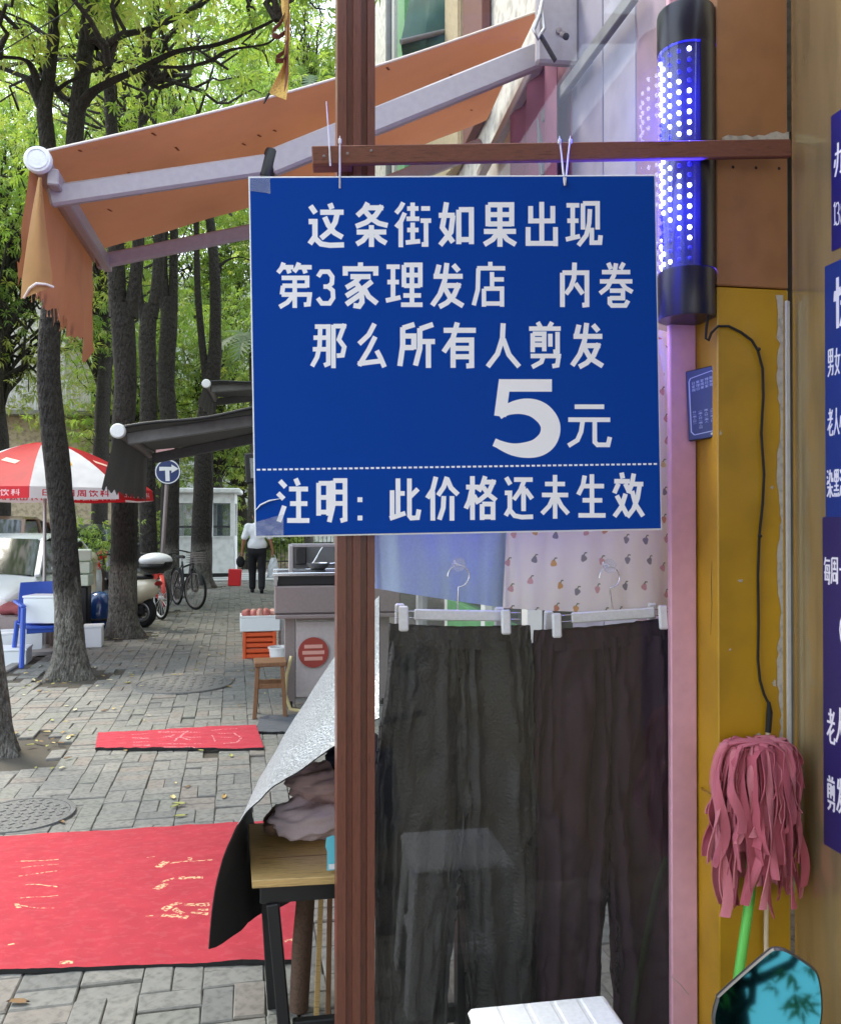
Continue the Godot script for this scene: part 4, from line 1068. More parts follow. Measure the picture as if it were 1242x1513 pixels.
# ---------- table with clothes under a silver sheet ----------
func build_table() -> void:
	var h := 0.566
	var A := PG(372, 1309, h); var B := PG(367, 1217, h); var C := PG(495, 1204, h); var E := PG(495, 1291, h)
	var dirx := (E - A).normalized()
	A.z = -2.36
	var o := thing("folding_table", "low pine topped table with black metal legs by the brown post", "table", Vector3(A.x, 0, A.z))
	var nx := 0.62
	var back: float = B.z - A.z
	var xl: float = B.x - A.x
	var sl: float = dirx.z
	var poly := [Vector2(0, 0), Vector2(nx, -sl * 0.2 * nx), Vector2(nx + xl, back), Vector2(xl, back)]
	part(o, "tabletop", MB.new().prism(poly, -0.022, 0.0, Transform3D(Basis(Vector3.RIGHT, Vector3.BACK, Vector3.DOWN), Vector3(0, h, 0)).scaled_local(Vector3(1, 1, -1)), 0.002), M.wood_top)
	part(o, "plank_joint", MB.new().box(Vector3(nx * 0.5 + 0.006, h + 0.0003, back * 0.33), Vector3(nx - 0.02, 0.0012, 0.002)), M.wood)
	part(o, "apron", MB.new().box(Vector3(nx * 0.5 + 0.01, h - 0.049, -0.035), Vector3(nx - 0.02, 0.052, 0.03), Basis.IDENTITY, 0.003), M.black)
	part(o, "apron", MB.new().box(Vector3(nx * 0.5 + xl, h - 0.049, back + 0.05), Vector3(nx - 0.02, 0.052, 0.03), Basis.IDENTITY, 0.003), M.black)
	for e in [[0.055, -0.035, 0.045], [nx - 0.03, -0.035, 0.0], [xl + 0.05, back + 0.05, 0.03], [nx + xl - 0.05, back + 0.05, 0.0]]:
		part(o, "leg", MB.new().beam(Vector3(e[0], h - 0.074, e[1]), Vector3(e[0] + e[2], 0.002, e[1]), 0.034, 0.054, Vector3.BACK, 0.003), M.black)
	part(o, "stretcher", MB.new().box(Vector3(nx * 0.5 + 0.03, 0.135, -0.035), Vector3(nx - 0.16, 0.045, 0.028), Basis.IDENTITY, 0.003), M.black)
	# poles and laths stored beneath
	var lg := thing("bark_pole", "dark bark covered pole standing under the pine table", "pole", PG(463, 1480, 0.0) * Vector3(1, 0, 1))
	lg.position = Vector3(0.075, 0, -2.72)
	part(lg, "stem", MB.new().tube([Vector3(-0.01, 0, 0), Vector3(0, 0.2, 0), Vector3(0.012, 0.36, 0), Vector3(0.02, 0.52, -0.01)], [0.030, 0.032, 0.029, 0.030], 12), M.bark_pole)
	for k in 3:
		var lt := thing("wooden_lath", ["pale wooden lath leaning under the table by the post", "narrow brown lath leaning under the table by the post", "thin grey lath leaning under the table by the post"][k], "lath", Vector3(0.128 + k * 0.022, 0, -2.70 + k * 0.03), "laths stored under the table")
		part(lt, "strip", MB.new().beam(Vector3(-0.01 + k * 0.012, 0, 0.03), Vector3(0.012, 0.53, 0), 0.016, 0.010, Vector3.BACK, 0.001), [M.wood_top, M.wood, M.bark_pole][k])
	# clothes
	var cl := [["folded_clothes", "pale lilac folded clothes pile on the pine table", rgb(226, 206, 214), Vector3(0.115, h + 0.06, -2.66), Vector3(0.135, 0.06, 0.10), 61], ["folded_clothes", "dusty pink garment draped on top of the clothes pile", rgb(214, 182, 180), Vector3(0.165, h + 0.155, -2.70), Vector3(0.14, 0.055, 0.10), 62], ["folded_clothes", "navy garment tucked behind the pink clothes on the table", rgb(30, 34, 62), Vector3(0.24, h + 0.24, -2.70), Vector3(0.09, 0.09, 0.09), 63], ["folded_clothes", "dull brown garment beneath the fold of the silver sheet", rgb(120, 92, 74), Vector3(0.012, h + 0.035, -2.70), Vector3(0.06, 0.035, 0.07), 64]]
	for c in cl:
		var t := thing(c[0], c[1], "clothes", c[3] - Vector3(0, c[4].y, 0), "clothes heaped on the table")
		var m := MB.new()
		m.ellipsoid(Vector3(0, c[4].y, 0), c[4], Basis.IDENTITY, 40, 28)
		var f := FastNoiseLite.new(); f.seed = c[5]; f.frequency = 1.0
		for i in m.v.size():
			var p := m.v[i]
			var g := f.get_noise_3d(p.x * 12.0, p.y * 34.0, p.z * 12.0) + 0.2 * f.get_noise_3d(p.x * 30.0, p.y * 60.0, p.z * 30.0)
			m.v[i] = p + m.n[i] * g * 0.028
			if m.v[i].y < 0.001: m.v[i].y = 0.001
		refit(m)
		part(t, "garment", m, mat(c[2], 0.9, {"sheen": 0.3, "tex": M.fine, "scale": 4.0}))
	# blue swing tag
	var tg := thing("blue_tag", "turquoise garment tag with barcode on the pine table", "tag", PG(489, 1275, h))
	tg.position.z = -2.37
	tg.position.x = PZ(489, 1270, 2.37).x; tg.position.y = PZ(489, 1286, 2.37).y
	part(tg, "card", MB.new().prism([Vector2(-0.011, 0), Vector2(0.016, 0), Vector2(0.016, 0.085), Vector2(0.006, 0.092), Vector2(-0.012, 0.086), Vector2(-0.015, 0.062), Vector2(-0.010, 0.05)], 0, 0.0015, Transform3D(Basis(Vector3.RIGHT, -0.25), Vector3.ZERO)), mat(rgb(98, 190, 206), 0.5))
	part(tg, "barcode", MB.new().box(Vector3(0.003, 0.012, 0.0045), Vector3(0.018, 0.014, 0.0006), Basis(Vector3.RIGHT, -0.25)), M.white_plastic)
	# the sheet: front edge and back edge, from the shop end down to the hanging flap
	var fr := [[560, 1060, 2.34], [530, 1080, 2.34], [497, 1100, 2.345], [440, 1139, 2.35], [392, 1172, 2.36], [362, 1204, 2.37], [340, 1240, 2.385], [324, 1285, 2.40], [314, 1335, 2.43], [308, 1402, 2.47]]
	var bk := [[560, 880, 2.98], [530, 918, 2.98], [497, 966, 2.98], [450, 1038, 2.98], [408, 1108, 2.98], [378, 1164, 2.99], [372, 1210, 3.0], [392, 1250, 3.0], [418, 1290, 3.0], [440, 1322, 3.0]]
	var P := []; var Q := []
	var nf := FastNoiseLite.new(); nf.seed = 8; nf.frequency = 1.0
	var base := Vector3(0.0, 0.38, -2.7)
	for j in 55:
		var t := j / 54.0 * (fr.size() - 1)
		var k := mini(int(t), fr.size() - 2)
		var a := spline3(fr, k, t - k); var b := spline3(bk, k, t - k)
		var row := []; var row2 := []
		for i in 25:
			var u := i / 24.0
			var p := PZ(a.x, a.y, a.z).lerp(PZ(b.x, b.y, b.z), u)
			p.y += 0.016 * sin(u * PI) * (1.0 - t / 9.0) + 0.010 * nf.get_noise_2d(u * 3.0, t * 0.9)
			p.z += 0.014 * nf.get_noise_2d(u * 4.0 + 9.0, t * 0.8) * smoothstep(0.0, 0.15, u)
			if t > 6.5: p.x += 0.018 * sin(u * 9.0) * (t - 6.5) / 2.5
			row.append(p - base)
		P.append(row)
	# the black lining lies 4 mm inside
	for j in P.size():
		var row := []
		for i in 25:
			var du: Vector3 = P[j][mini(i + 1, 24)] - P[j][maxi(i - 1, 0)]; var dv: Vector3 = P[mini(j + 1, 54)][i] - P[maxi(j - 1, 0)][i]
			var nn := du.cross(dv).normalized()
			row.append(P[j][i] - nn * (0.0035 if nn.y > 0 or nn.x < 0 else -0.0035))
		Q.append(row)
	var sh := thing("silver_sheet", "sparkling silver insulation sheet with black lining draped over the clothes", "sheet", base)
	part(sh, "silver_face", MB.new().grid(P), M.silver)
	part(sh, "lining", MB.new().grid(Q), M.lining)
	var rim := MB.new()
	for i in 24:
		for j in [0, 54]: rim.quad(P[j][i], P[j][i + 1], Q[j][i + 1], Q[j][i])
	for j in 54:
		for i in [0, 24]: rim.quad(P[j][i], P[j + 1][i], Q[j + 1][i], Q[j][i])
	part(sh, "hem", rim, M.lining)

func spline3(p: Array, k: int, t: float) -> Vector3:
	var q := []
	for e in [k - 1, k, k + 1, k + 2]:
		var r: Array = p[clampi(e, 0, p.size() - 1)]
		q.append(Vector3(r[0], r[1], r[2]))
	return q[1].cubic_interpolate(q[2], q[0], q[3], t)

func refit(m: MB) -> void:
	# normals anew after moving vertices
	var acc := {}
	for k in range(0, m.idx.size(), 3):
		var a := m.v[m.idx[k]]; var b := m.v[m.idx[k + 1]]; var c := m.v[m.idx[k + 2]]
		var nn := (c - a).cross(b - a)
		for p in [a, b, c]:
			var key := Vector3i((p * 20000.0).round())
			acc[key] = acc.get(key, Vector3.ZERO) + nn
	for i in m.v.size():
		var s: Vector3 = acc.get(Vector3i((m.v[i] * 20000.0).round()), m.n[i])
		if s.length_squared() > 1e-20: m.n[i] = s.normalized()

# ---------- mats ----------
func floor_mat(called: String, label: String, corners: Array, tex: Texture2D, thick: float, seed_: int) -> void:
	# corners on the ground: far left, far right, near right, near left
	var c: Vector3 = (corners[0] + corners[1] + corners[2] + corners[3]) * 0.25
	var o := thing(called, label, "carpet", c)
	var f := FastNoiseLite.new(); f.seed = seed_; f.frequency = 1.0
	var P := []
	for j in 41:
		var row := []
		for i in 81:
			var u := i / 80.0; var v := j / 40.0
			var p: Vector3 = corners[0].lerp(corners[1], u).lerp(corners[3].lerp(corners[2], u), v)
			var edge := 0.012 * f.get_noise_2d(u * 9.0, v * 5.0)
			p.z += edge
			p.y = 0.010 + thick + 0.005 * f.get_noise_2d(p.x * 3.0, p.z * 7.0) + 0.008 * f.get_noise_2d(p.x * 1.2, p.z * 16.0)
			if v > 0.93: p.y += 0.012 * maxf(0.0, f.get_noise_2d(u * 5.0, 3.0)) * (v - 0.93) / 0.07
			row.append(p - c)
		P.append(row)
	var m := mat(Color(1, 1, 1), 0.92, {"tex": tex})
	m.texture_repeat = false
	part(o, "pile", MB.new().grid(P), m)
	var back := MB.new()
	var e := []
	for row in [P[0], P[40]]:
		for i in 80: back.quad(row[i], row[i + 1], row[i + 1] * Vector3(1, 0, 1) + Vector3(0, 0.004, 0), row[i] * Vector3(1, 0, 1) + Vector3(0, 0.004, 0))
	for i in [0, 80]:
		for j in 40: back.quad(P[j][i], P[j + 1][i], P[j + 1][i] * Vector3(1, 0, 1) + Vector3(0, 0.004, 0), P[j][i] * Vector3(1, 0, 1) + Vector3(0, 0.004, 0))
	part(o, "backing", back, M.rubber)

func carpet_image(w: int, h: int, corners: Array, marks: Array, base: Color, pale: Color, seed_: int) -> ImageTexture:
	var im := Image.create(w, h, false, Image.FORMAT_RGBA8)
	var f := FastNoiseLite.new(); f.seed = seed_; f.frequency = 0.03; f.fractal_octaves = 4
	for y in h:
		for x in w:
			var k := 0.95 + 0.05 * f.get_noise_2d(x * 0.5, y * 0.5) + 0.05 * f.get_noise_2d(x * 9.0, y * 9.0)
			var c := Color(base.r * k, base.g * k, base.b * k)
			# trodden-in dust and darker scuffs
			var dust := clampf(f.get_noise_2d(x * 0.9 + 900.0, y * 1.6) * 0.8 - 0.12, 0.0, 0.14)
			var scuff := clampf(f.get_noise_2d(x * 2.6 + 300.0, y * 4.0) * 1.6 - 0.75, 0.0, 0.22)
			im.set_pixel(x, y, c.lerp(rgb(186, 120, 112), dust).lerp(rgb(96, 30, 36), scuff))
	var over := Image.create(w, h, false, Image.FORMAT_RGBA8)
	over.fill(Color(0, 0, 0))
	for mk in marks:
		# mk: photo polyline, then half width in mm
		var pts := []
		for i in range(0, mk.size() - 1, 2):
			var p := PG(mk[i], mk[i + 1])
			var u: float = (p.x - corners[0].x) / (corners[1].x - corners[0].x)
			for it in 4:
				var a: Vector3 = corners[0].lerp(corners[1], u); var b: Vector3 = corners[3].lerp(corners[2], u)
				var v := (p.z - a.z) / (b.z - a.z)
				var l: float = lerpf(corners[0].x, corners[3].x, v); var r: float = lerpf(corners[1].x, corners[2].x, v)
				u = (p.x - l) / (r - l)
			var a2: Vector3 = corners[0].lerp(corners[1], u); var b2: Vector3 = corners[3].lerp(corners[2], u)
			pts.append(Vector2(u * w, (p.z - a2.z) / (b2.z - a2.z) * h))
		stroke(over, pts, mk[mk.size() - 1] * 1.25, Color(1, 1, 1))
	# the print is worn away in flecks
	for y in h:
		for x in w:
			var k := over.get_pixel(x, y).r
			if k > 0.0:
				k *= clampf(0.62 + 2.4 * f.get_noise_2d(x * 3.0 + 500.0, y * 5.0), 0.0, 1.0)
				im.set_pixel(x, y, im.get_pixel(x, y).lerp(pale, k))
	return image_tex(im)

func build_mats() -> void:
	var big := [PG(0, 1240.5), PG(335, 1221), PG(452, 1424), PG(0, 1442)]
	# run the carpet on to the left, out of the picture, and square its far right corner
	var d1: Vector3 = (big[0] - big[1]).normalized(); var d2: Vector3 = (big[3] - big[2]).normalized()
	big[0] = big[1] + d1 * 1.75; big[1] = big[1] - d1 * 0.30; big[3] = big[2] + d2 * 1.95
	var s := 2.484
	var raw := [[580, 712, 612, 690, 7.0], [625, 697, 780, 688, 2.5], [690, 684, 706, 682, 6.0], [655, 755, 745, 751, 5.0], [570, 797, 612, 774, 7.0], [590, 768, 640, 757, 2.5], [595, 893, 690, 903, 5.0], [600, 872, 662, 845, 6.0], [640, 868, 672, 890, 5.0], [676, 856, 770, 848, 4.5], [700, 884, 765, 886, 5.0], [724, 870, 765, 868, 4.0], [60, 690, 215, 684, 1.5], [80, 716, 215, 704, 1.5], [70, 742, 210, 728, 1.3], [85, 779, 212, 787, 1.5], [75, 828, 215, 815, 1.3], [60, 850, 70, 866, 4.0], [70, 856, 200, 862, 1.5], [535, 893, 565, 893, 2.0], [220, 1068, 270, 1064, 4.0], [30, 1005, 55, 1000, 2.0], [1045, 985, 1085, 977, 3.0], [540, 678, 570, 672, 1.5]]
	var marks := []
	for r in raw:
		var q := []
		for i in r.size() - 1: q.append(r[i] / s + (1000.0 if i % 2 else 0.0))
		q.append(r[-1]); marks.append(q)
	var tx := carpet_image(1024, 720, big, marks, rgb(174, 46, 58), rgb(212, 184, 136), 3)
	floor_mat("red_carpet", "large bright red carpet with worn white lettering on the pavement", big, tx, 0.008, 4)
	var small := [PG(145, 1086), PG(378, 1074), PG(390, 1109), PG(141, 1109)]
	raw = [[485, 222, 545, 218, 5.0], [485, 234, 547, 232, 5.0], [490, 248, 545, 246, 5.0], [488, 262, 552, 262, 5.0], [440, 232, 460, 229, 3.0], [440, 254, 462, 252, 3.0], [580, 212, 735, 210, 4.0], [578, 236, 640, 222, 5.0], [620, 228, 700, 240, 5.0], [690, 206, 640, 246, 4.0], [660, 232, 738, 230, 4.0], [580, 256, 740, 252, 4.0], [600, 268, 735, 268, 4.0], [775, 206, 870, 200, 2.5], [778, 222, 790, 246, 3.0], [800, 218, 860, 216, 885, 234, 870, 252, 820, 258, 3.5], [800, 230, 850, 232, 2.5]]
	marks = []
	for r in raw:
		var q := []
		for i in r.size() - 1: q.append(r[i] / s + (1000.0 if i % 2 else 0.0))
		q.append(r[-1] * 0.8); marks.append(q)
	tx = carpet_image(640, 320, small, marks, rgb(178, 46, 62), rgb(206, 152, 152), 6)
	floor_mat("red_doormat", "small crimson doormat with faded white characters near the stool", small, tx, 0.008, 14)
	var dark := [PG(384, 1062), PG(450, 1056), PG(470, 1086), PG(378, 1084)]
	var im := Image.create(64, 64, false, Image.FORMAT_RGBA8); im.fill(rgb(86, 88, 92))
	floor_mat("grey_doormat", "plain dark grey doormat under the wooden stool", dark, image_tex(im), 0.006, 24)
	mats_done = [flat(big), flat(small), flat(dark)]

var mats_done := []

# ---------- near the camera ----------
func build_stool() -> void:
	var h := 0.46
	var fl := PG(690, 1487, h); var frr := PG(893, 1467, h)
	var side := (frr - fl).normalized()
	var nearv := Vector3(side.z, 0, -side.x)
	if nearv.z < 0: nearv = -nearv
	var w := (frr - fl).length()
	var o := thing("white_stool", "white ribbed plastic stool standing in front of the glass", "stool", (fl + frr) * 0.5 * Vector3(1, 0, 1) + nearv * w * 0.5)
	var b := Basis(side, Vector3.UP, nearv)
	part(o, "seat", MB.new().box(b * Vector3(0, h - 0.012, 0), Vector3(w, 0.02, w), b, 0.008), M.white_plastic)
	part(o, "skirt", MB.new().box(b * Vector3(0, h - 0.042, 0), Vector3(w * 0.97, 0.05, w * 0.97), b, 0.006), M.white_plastic)
	for k in 5:
		var x := (k - 2.0) * w * 0.19
		part(o, "rib", MB.new().box(b * Vector3(x, h - 0.0015, 0), Vector3(w * 0.165, 0.007, w * 0.93), b, 0.003), M.white_plastic)
	for sx in [-1.0, 1.0]:
		for sz in [-1.0, 1.0]:
			var leg := MB.new()
			for e in [[Vector3(1, 0, 0), Vector3(0, 0, 1)], [Vector3(0, 0, 1), Vector3(1, 0, 0)]]:
				# two broad tapering sides meet at the corner
				var q0 := Vector3(sx * w * 0.47, h - 0.06, sz * w * 0.47); var q1 := Vector3(sx * w * 0.56, 0.001, sz * w * 0.56)
				var inw: Vector3 = -(e[0] * Vector3(sx, 0, sz))
				leg.grid([[b * q0, b * (q0 + inw * w * 0.40)], [b * q0.lerp(q1, 0.35), b * (q0.lerp(q1, 0.35) + inw * w * 0.30)], [b * q1, b * (q1 + inw * w * 0.22)]], 0.006)
			part(o, "leg", leg, M.white_plastic)
	for sx in [-1.0, 1.0]:
		part(o, "brace", MB.new().beam(b * Vector3(sx * w * 0.47, 0.2, -w * 0.47), b * Vector3(sx * w * 0.47, 0.2, w * 0.47), 0.018, 0.03, Vector3.UP, 0.003), M.white_plastic)
		part(o, "brace", MB.new().beam(b * Vector3(-w * 0.47, 0.2, sx * w * 0.47), b * Vector3(w * 0.47, 0.2, sx * w * 0.47), 0.018, 0.03, Vector3.UP, 0.003), M.white_plastic)

func build_mop() -> void:
	var d := 2.045
	var top := PZ(1116, 1108, d)
	var base := PZ(1058, 1648, 1.98); base.y = 0.0
	var o := thing("mop", "upturned pink cloth strip mop with green handle against the column", "mop", base)
	part(o, "handle", MB.new().tube([Vector3.ZERO, PZ(1092, 1430, 2.0) - base, PZ(1108, 1320, 2.03) - base, PZ(1114, 1130, d) - base], 0.0125, 12), mat(rgb(98, 190, 82), 0.35))
	part(o, "clamp", MB.new().box(top - base + Vector3(0, -0.025, 0), Vector3(0.09, 0.03, 0.03), Basis.IDENTITY, 0.006), mat(rgb(190, 90, 110), 0.6))
	var r := RandomNumberGenerator.new(); r.seed = 12
	var tones := [mat(rgb(204, 110, 126), 0.95, {"sheen": 0.25, "tex": M.grit, "scale": 9.0, "bump": M.hfine, "height": 0.6}), mat(rgb(188, 92, 108), 0.95, {"sheen": 0.25, "tex": M.grit, "scale": 9.0, "bump": M.hfine, "height": 0.6}), mat(rgb(214, 128, 140), 0.95, {"sheen": 0.25, "tex": M.grit, "scale": 9.0, "bump": M.hfine, "height": 0.6})]
	for k in 84:
		var a := TAU * k / 84.0 * 3.0 + r.randf_range(-0.25, 0.25)
		var layer := k / 84.0
		var reach := lerpf(0.045, 0.098, layer) * r.randf_range(0.82, 1.08)
		var dir := Vector3(cos(a), 0, sin(a) * 0.62)
		if top.z + dir.z * reach < -2.108: dir.z *= 0.5
		var start := top - base + Vector3(cos(a) * 0.03, -0.008 + layer * 0.018, sin(a) * 0.012)
		var dropv := r.randf_range(0.30, 0.47) if r.randf() < 0.75 else r.randf_range(0.18, 0.30)
		var P := []
		var wv := r.randf() * TAU
		var side := Vector3(-sin(a), 0, cos(a))
		var wdt := r.randf_range(0.0075, 0.0135)
		var lean := r.randf_range(-0.035, 0.035)
		var n := 18
		for j in n:
			var t := j / (n - 1.0)
			var out_ := reach * (1.0 - pow(1.0 - minf(t * 3.2, 1.0), 2.0)) + 0.014 * sin(t * 9.0 + wv) * t
			var y := 0.022 * sin(minf(t * 4.0, 1.0) * PI) - dropv * maxf(0.0, t - 0.10)
			var c := start + dir * out_ + Vector3(lean * t * t, y, 0) + side * 0.020 * sin(t * 5.5 + wv * 1.7) * t
			var tw := 1.1 * sin(t * 5.0 + wv)
			var s2 := side * cos(tw) + dir.normalized() * sin(tw)
			P.append([c - s2 * wdt, c - s2 * wdt * 0.3 + dir * 0.003, c + s2 * wdt * 0.3 + dir * 0.003, c + s2 * wdt])
		part(o, "strip", MB.new().grid(P, 0.003), tones[k % 3])
	# strips thrown across the top
	for k in 20:
		var a := r.randf() * PI
		var across := Vector3(cos(a), 0, sin(a) * 0.55)
		var shift := Vector3(-sin(a), 0, cos(a) * 0.5) * r.randf_range(-0.06, 0.06)
		var c0 := top - base + shift + Vector3(0, r.randf_range(-0.012, 0.014), 0)
		var left := r.randf_range(0.05, 0.16); var right := r.randf_range(0.12, 0.34)
		var wd := r.randf_range(0.011, 0.018)
		var wv := r.randf() * TAU
		var P := []
		for j in 22:
			var t := j / 21.0 * 2.0 - 1.0
			var x := sin(clampf(t * 2.2, -1.0, 1.0) * PI * 0.5) * (0.078 + 0.018 * r.randf())
			var y := 0.018 * cos(clampf(t * 2.2, -1.0, 1.0) * PI * 0.5) - maxf(0.0, absf(t) - 0.30) * (right if t > 0 else left) * 1.3
			var p := c0 + across * x + Vector3(0, y, 0) + shift * absf(t) * 0.4
			p.z = minf(p.z, 99.0)
			if (p + base).z < -2.105: p.z = -2.105 - base.z
			var s2 := Vector3(-sin(a), 0, cos(a)) * cos(0.5 * sin(t * 3.0 + wv)) + Vector3(0, 1, 0) * sin(0.5 * sin(t * 3.0 + wv)) * (0.3 if absf(t) < 0.3 else 0.0)
			P.append([p - s2 * wd, p - s2 * wd * 0.3 + Vector3(0, 0.003, 0), p + s2 * wd * 0.3 + Vector3(0, 0.003, 0), p + s2 * wd])
		part(o, "strip", MB.new().grid(P, 0.003), tones[k % 3])
	var st := thing("broom_stick", "thin pale stick with black grip behind the pink mop", "stick", PZ(1131, 1560, 2.09) * Vector3(1, 0, 1))
	part(st, "shaft", MB.new().tube([Vector3(0, 0.0, 0.01), PZ(1131, 1390, 2.098) - st.position, PZ(1134, 1075, 2.104) - st.position], 0.0062, 10), mat(rgb(206, 188, 160), 0.6))
	part(st, "grip", MB.new().tube([PZ(1134, 1082, 2.104) - st.position, PZ(1136, 1052, 2.104) - st.position, PZ(1135, 1037, 2.106) - st.position], [0.008, 0.0085, 0.004], 10), M.rubber)

func build_mirror() -> void:
	var d := 0.93
	var c := PZ(1140, 1490, d)
	var o := thing("near_scooter", "scooter with angular black rimmed blue green mirror by the pink mop", "scooter", c)
	var b := Basis(Vector3.UP, deg_to_rad(-24.0)) * Basis(Vector3.RIGHT, deg_to_rad(-20.0))
	var inv := b.inverse()
	var poly := []
	for p in [[1052, 1512], [1058, 1478], [1066, 1466], [1132, 1408], [1146, 1401], [1158, 1402], [1172, 1409], [1200, 1428], [1210, 1443], [1215, 1475], [1214, 1508], [1206, 1532], [1180, 1552], [1110, 1566], [1066, 1552]]:
		# the outline on the mirror's own tilted plane
		var rr := ray(p[0], p[1])
		var nn := b * Vector3.BACK
		var t := (c - EYE).dot(nn) / rr.dot(nn)
		var q := inv * (EYE + rr * t - c)
		poly.append(Vector2(q.x, q.y))
	var smooth := []
	for i in poly.size():
		var m := poly.size()
		for k in 5: smooth.append(poly[i].cubic_interpolate(poly[(i + 1) % m], poly[(i + m - 1) % m], poly[(i + 2) % m], k / 5.0))
	poly = smooth
	part(o, "mirror_housing", MB.new().prism(poly, -0.02, 0.0, Transform3D(b, Vector3.ZERO), 0.003), M.black)
	var inner := []
	for p in poly: inner.append(p * 0.955)
	part(o, "mirror_glass", MB.new().prism(inner, 0.0005, 0.0016, Transform3D(b, Vector3.ZERO)), M.mirror)
	var q := b * Vector3(0.0, -0.06, -0.02)
	part(o, "stem", MB.new().tube([q, q + Vector3(0.0, -0.05, -0.01), q + Vector3(-0.03, -0.13, 0.0), q + Vector3(-0.05, -0.19, 0.02)], 0.006, 10), M.black)
	var hb := q + Vector3(-0.05, -0.19, 0.02)
	part(o, "handlebar", MB.new().tube([hb + Vector3(0.10, 0.0, 0.06), hb, hb + Vector3(-0.14, -0.01, -0.06), hb + Vector3(-0.30, 0.0, -0.04), hb + Vector3(-0.46, 0.0, 0.05)], 0.014, 10), M.black)
	var fk := hb + Vector3(-0.22, -0.01, -0.05)
	part(o, "steering_column", MB.new().tube([fk, fk + Vector3(0, -0.3, -0.08), Vector3(fk.x, 0.30 - c.y, fk.z - 0.2)], 0.024, 12), M.black)
	var wheel := MB.new()
	var ring := []
	for k in 24: ring.append(Vector3(fk.x, 0.215 - c.y + sin(TAU * k / 24) * 0.175, fk.z - 0.24 + cos(TAU * k / 24) * 0.175))
	part(o, "wheel", wheel.tube(ring, 0.038, 10, false, true), M.tyre)
	part(o, "fork", MB.new().tube([Vector3(fk.x + 0.06, 0.34 - c.y, fk.z - 0.2), Vector3(fk.x + 0.06, 0.215 - c.y, fk.z - 0.24), Vector3(fk.x - 0.06, 0.215 - c.y, fk.z - 0.24), Vector3(fk.x - 0.06, 0.34 - c.y, fk.z - 0.2)], 0.012, 8), M.black)
	part(o, "leg_shield", MB.new().grid([[fk + Vector3(-0.16, -0.1, -0.02), fk + Vector3(0, -0.08, -0.07), fk + Vector3(0.16, -0.1, -0.02)], [fk + Vector3(-0.2, -0.4, -0.03), fk + Vector3(0, -0.4, -0.12), fk + Vector3(0.2, -0.4, -0.03)], [fk + Vector3(-0.15, -0.55, 0.05), fk + Vector3(0, -0.55, 0.0), fk + Vector3(0.15, -0.55, 0.05)]], 0.006), mat(rgb(40, 60, 100), 0.3, {"coat": 0.6}))

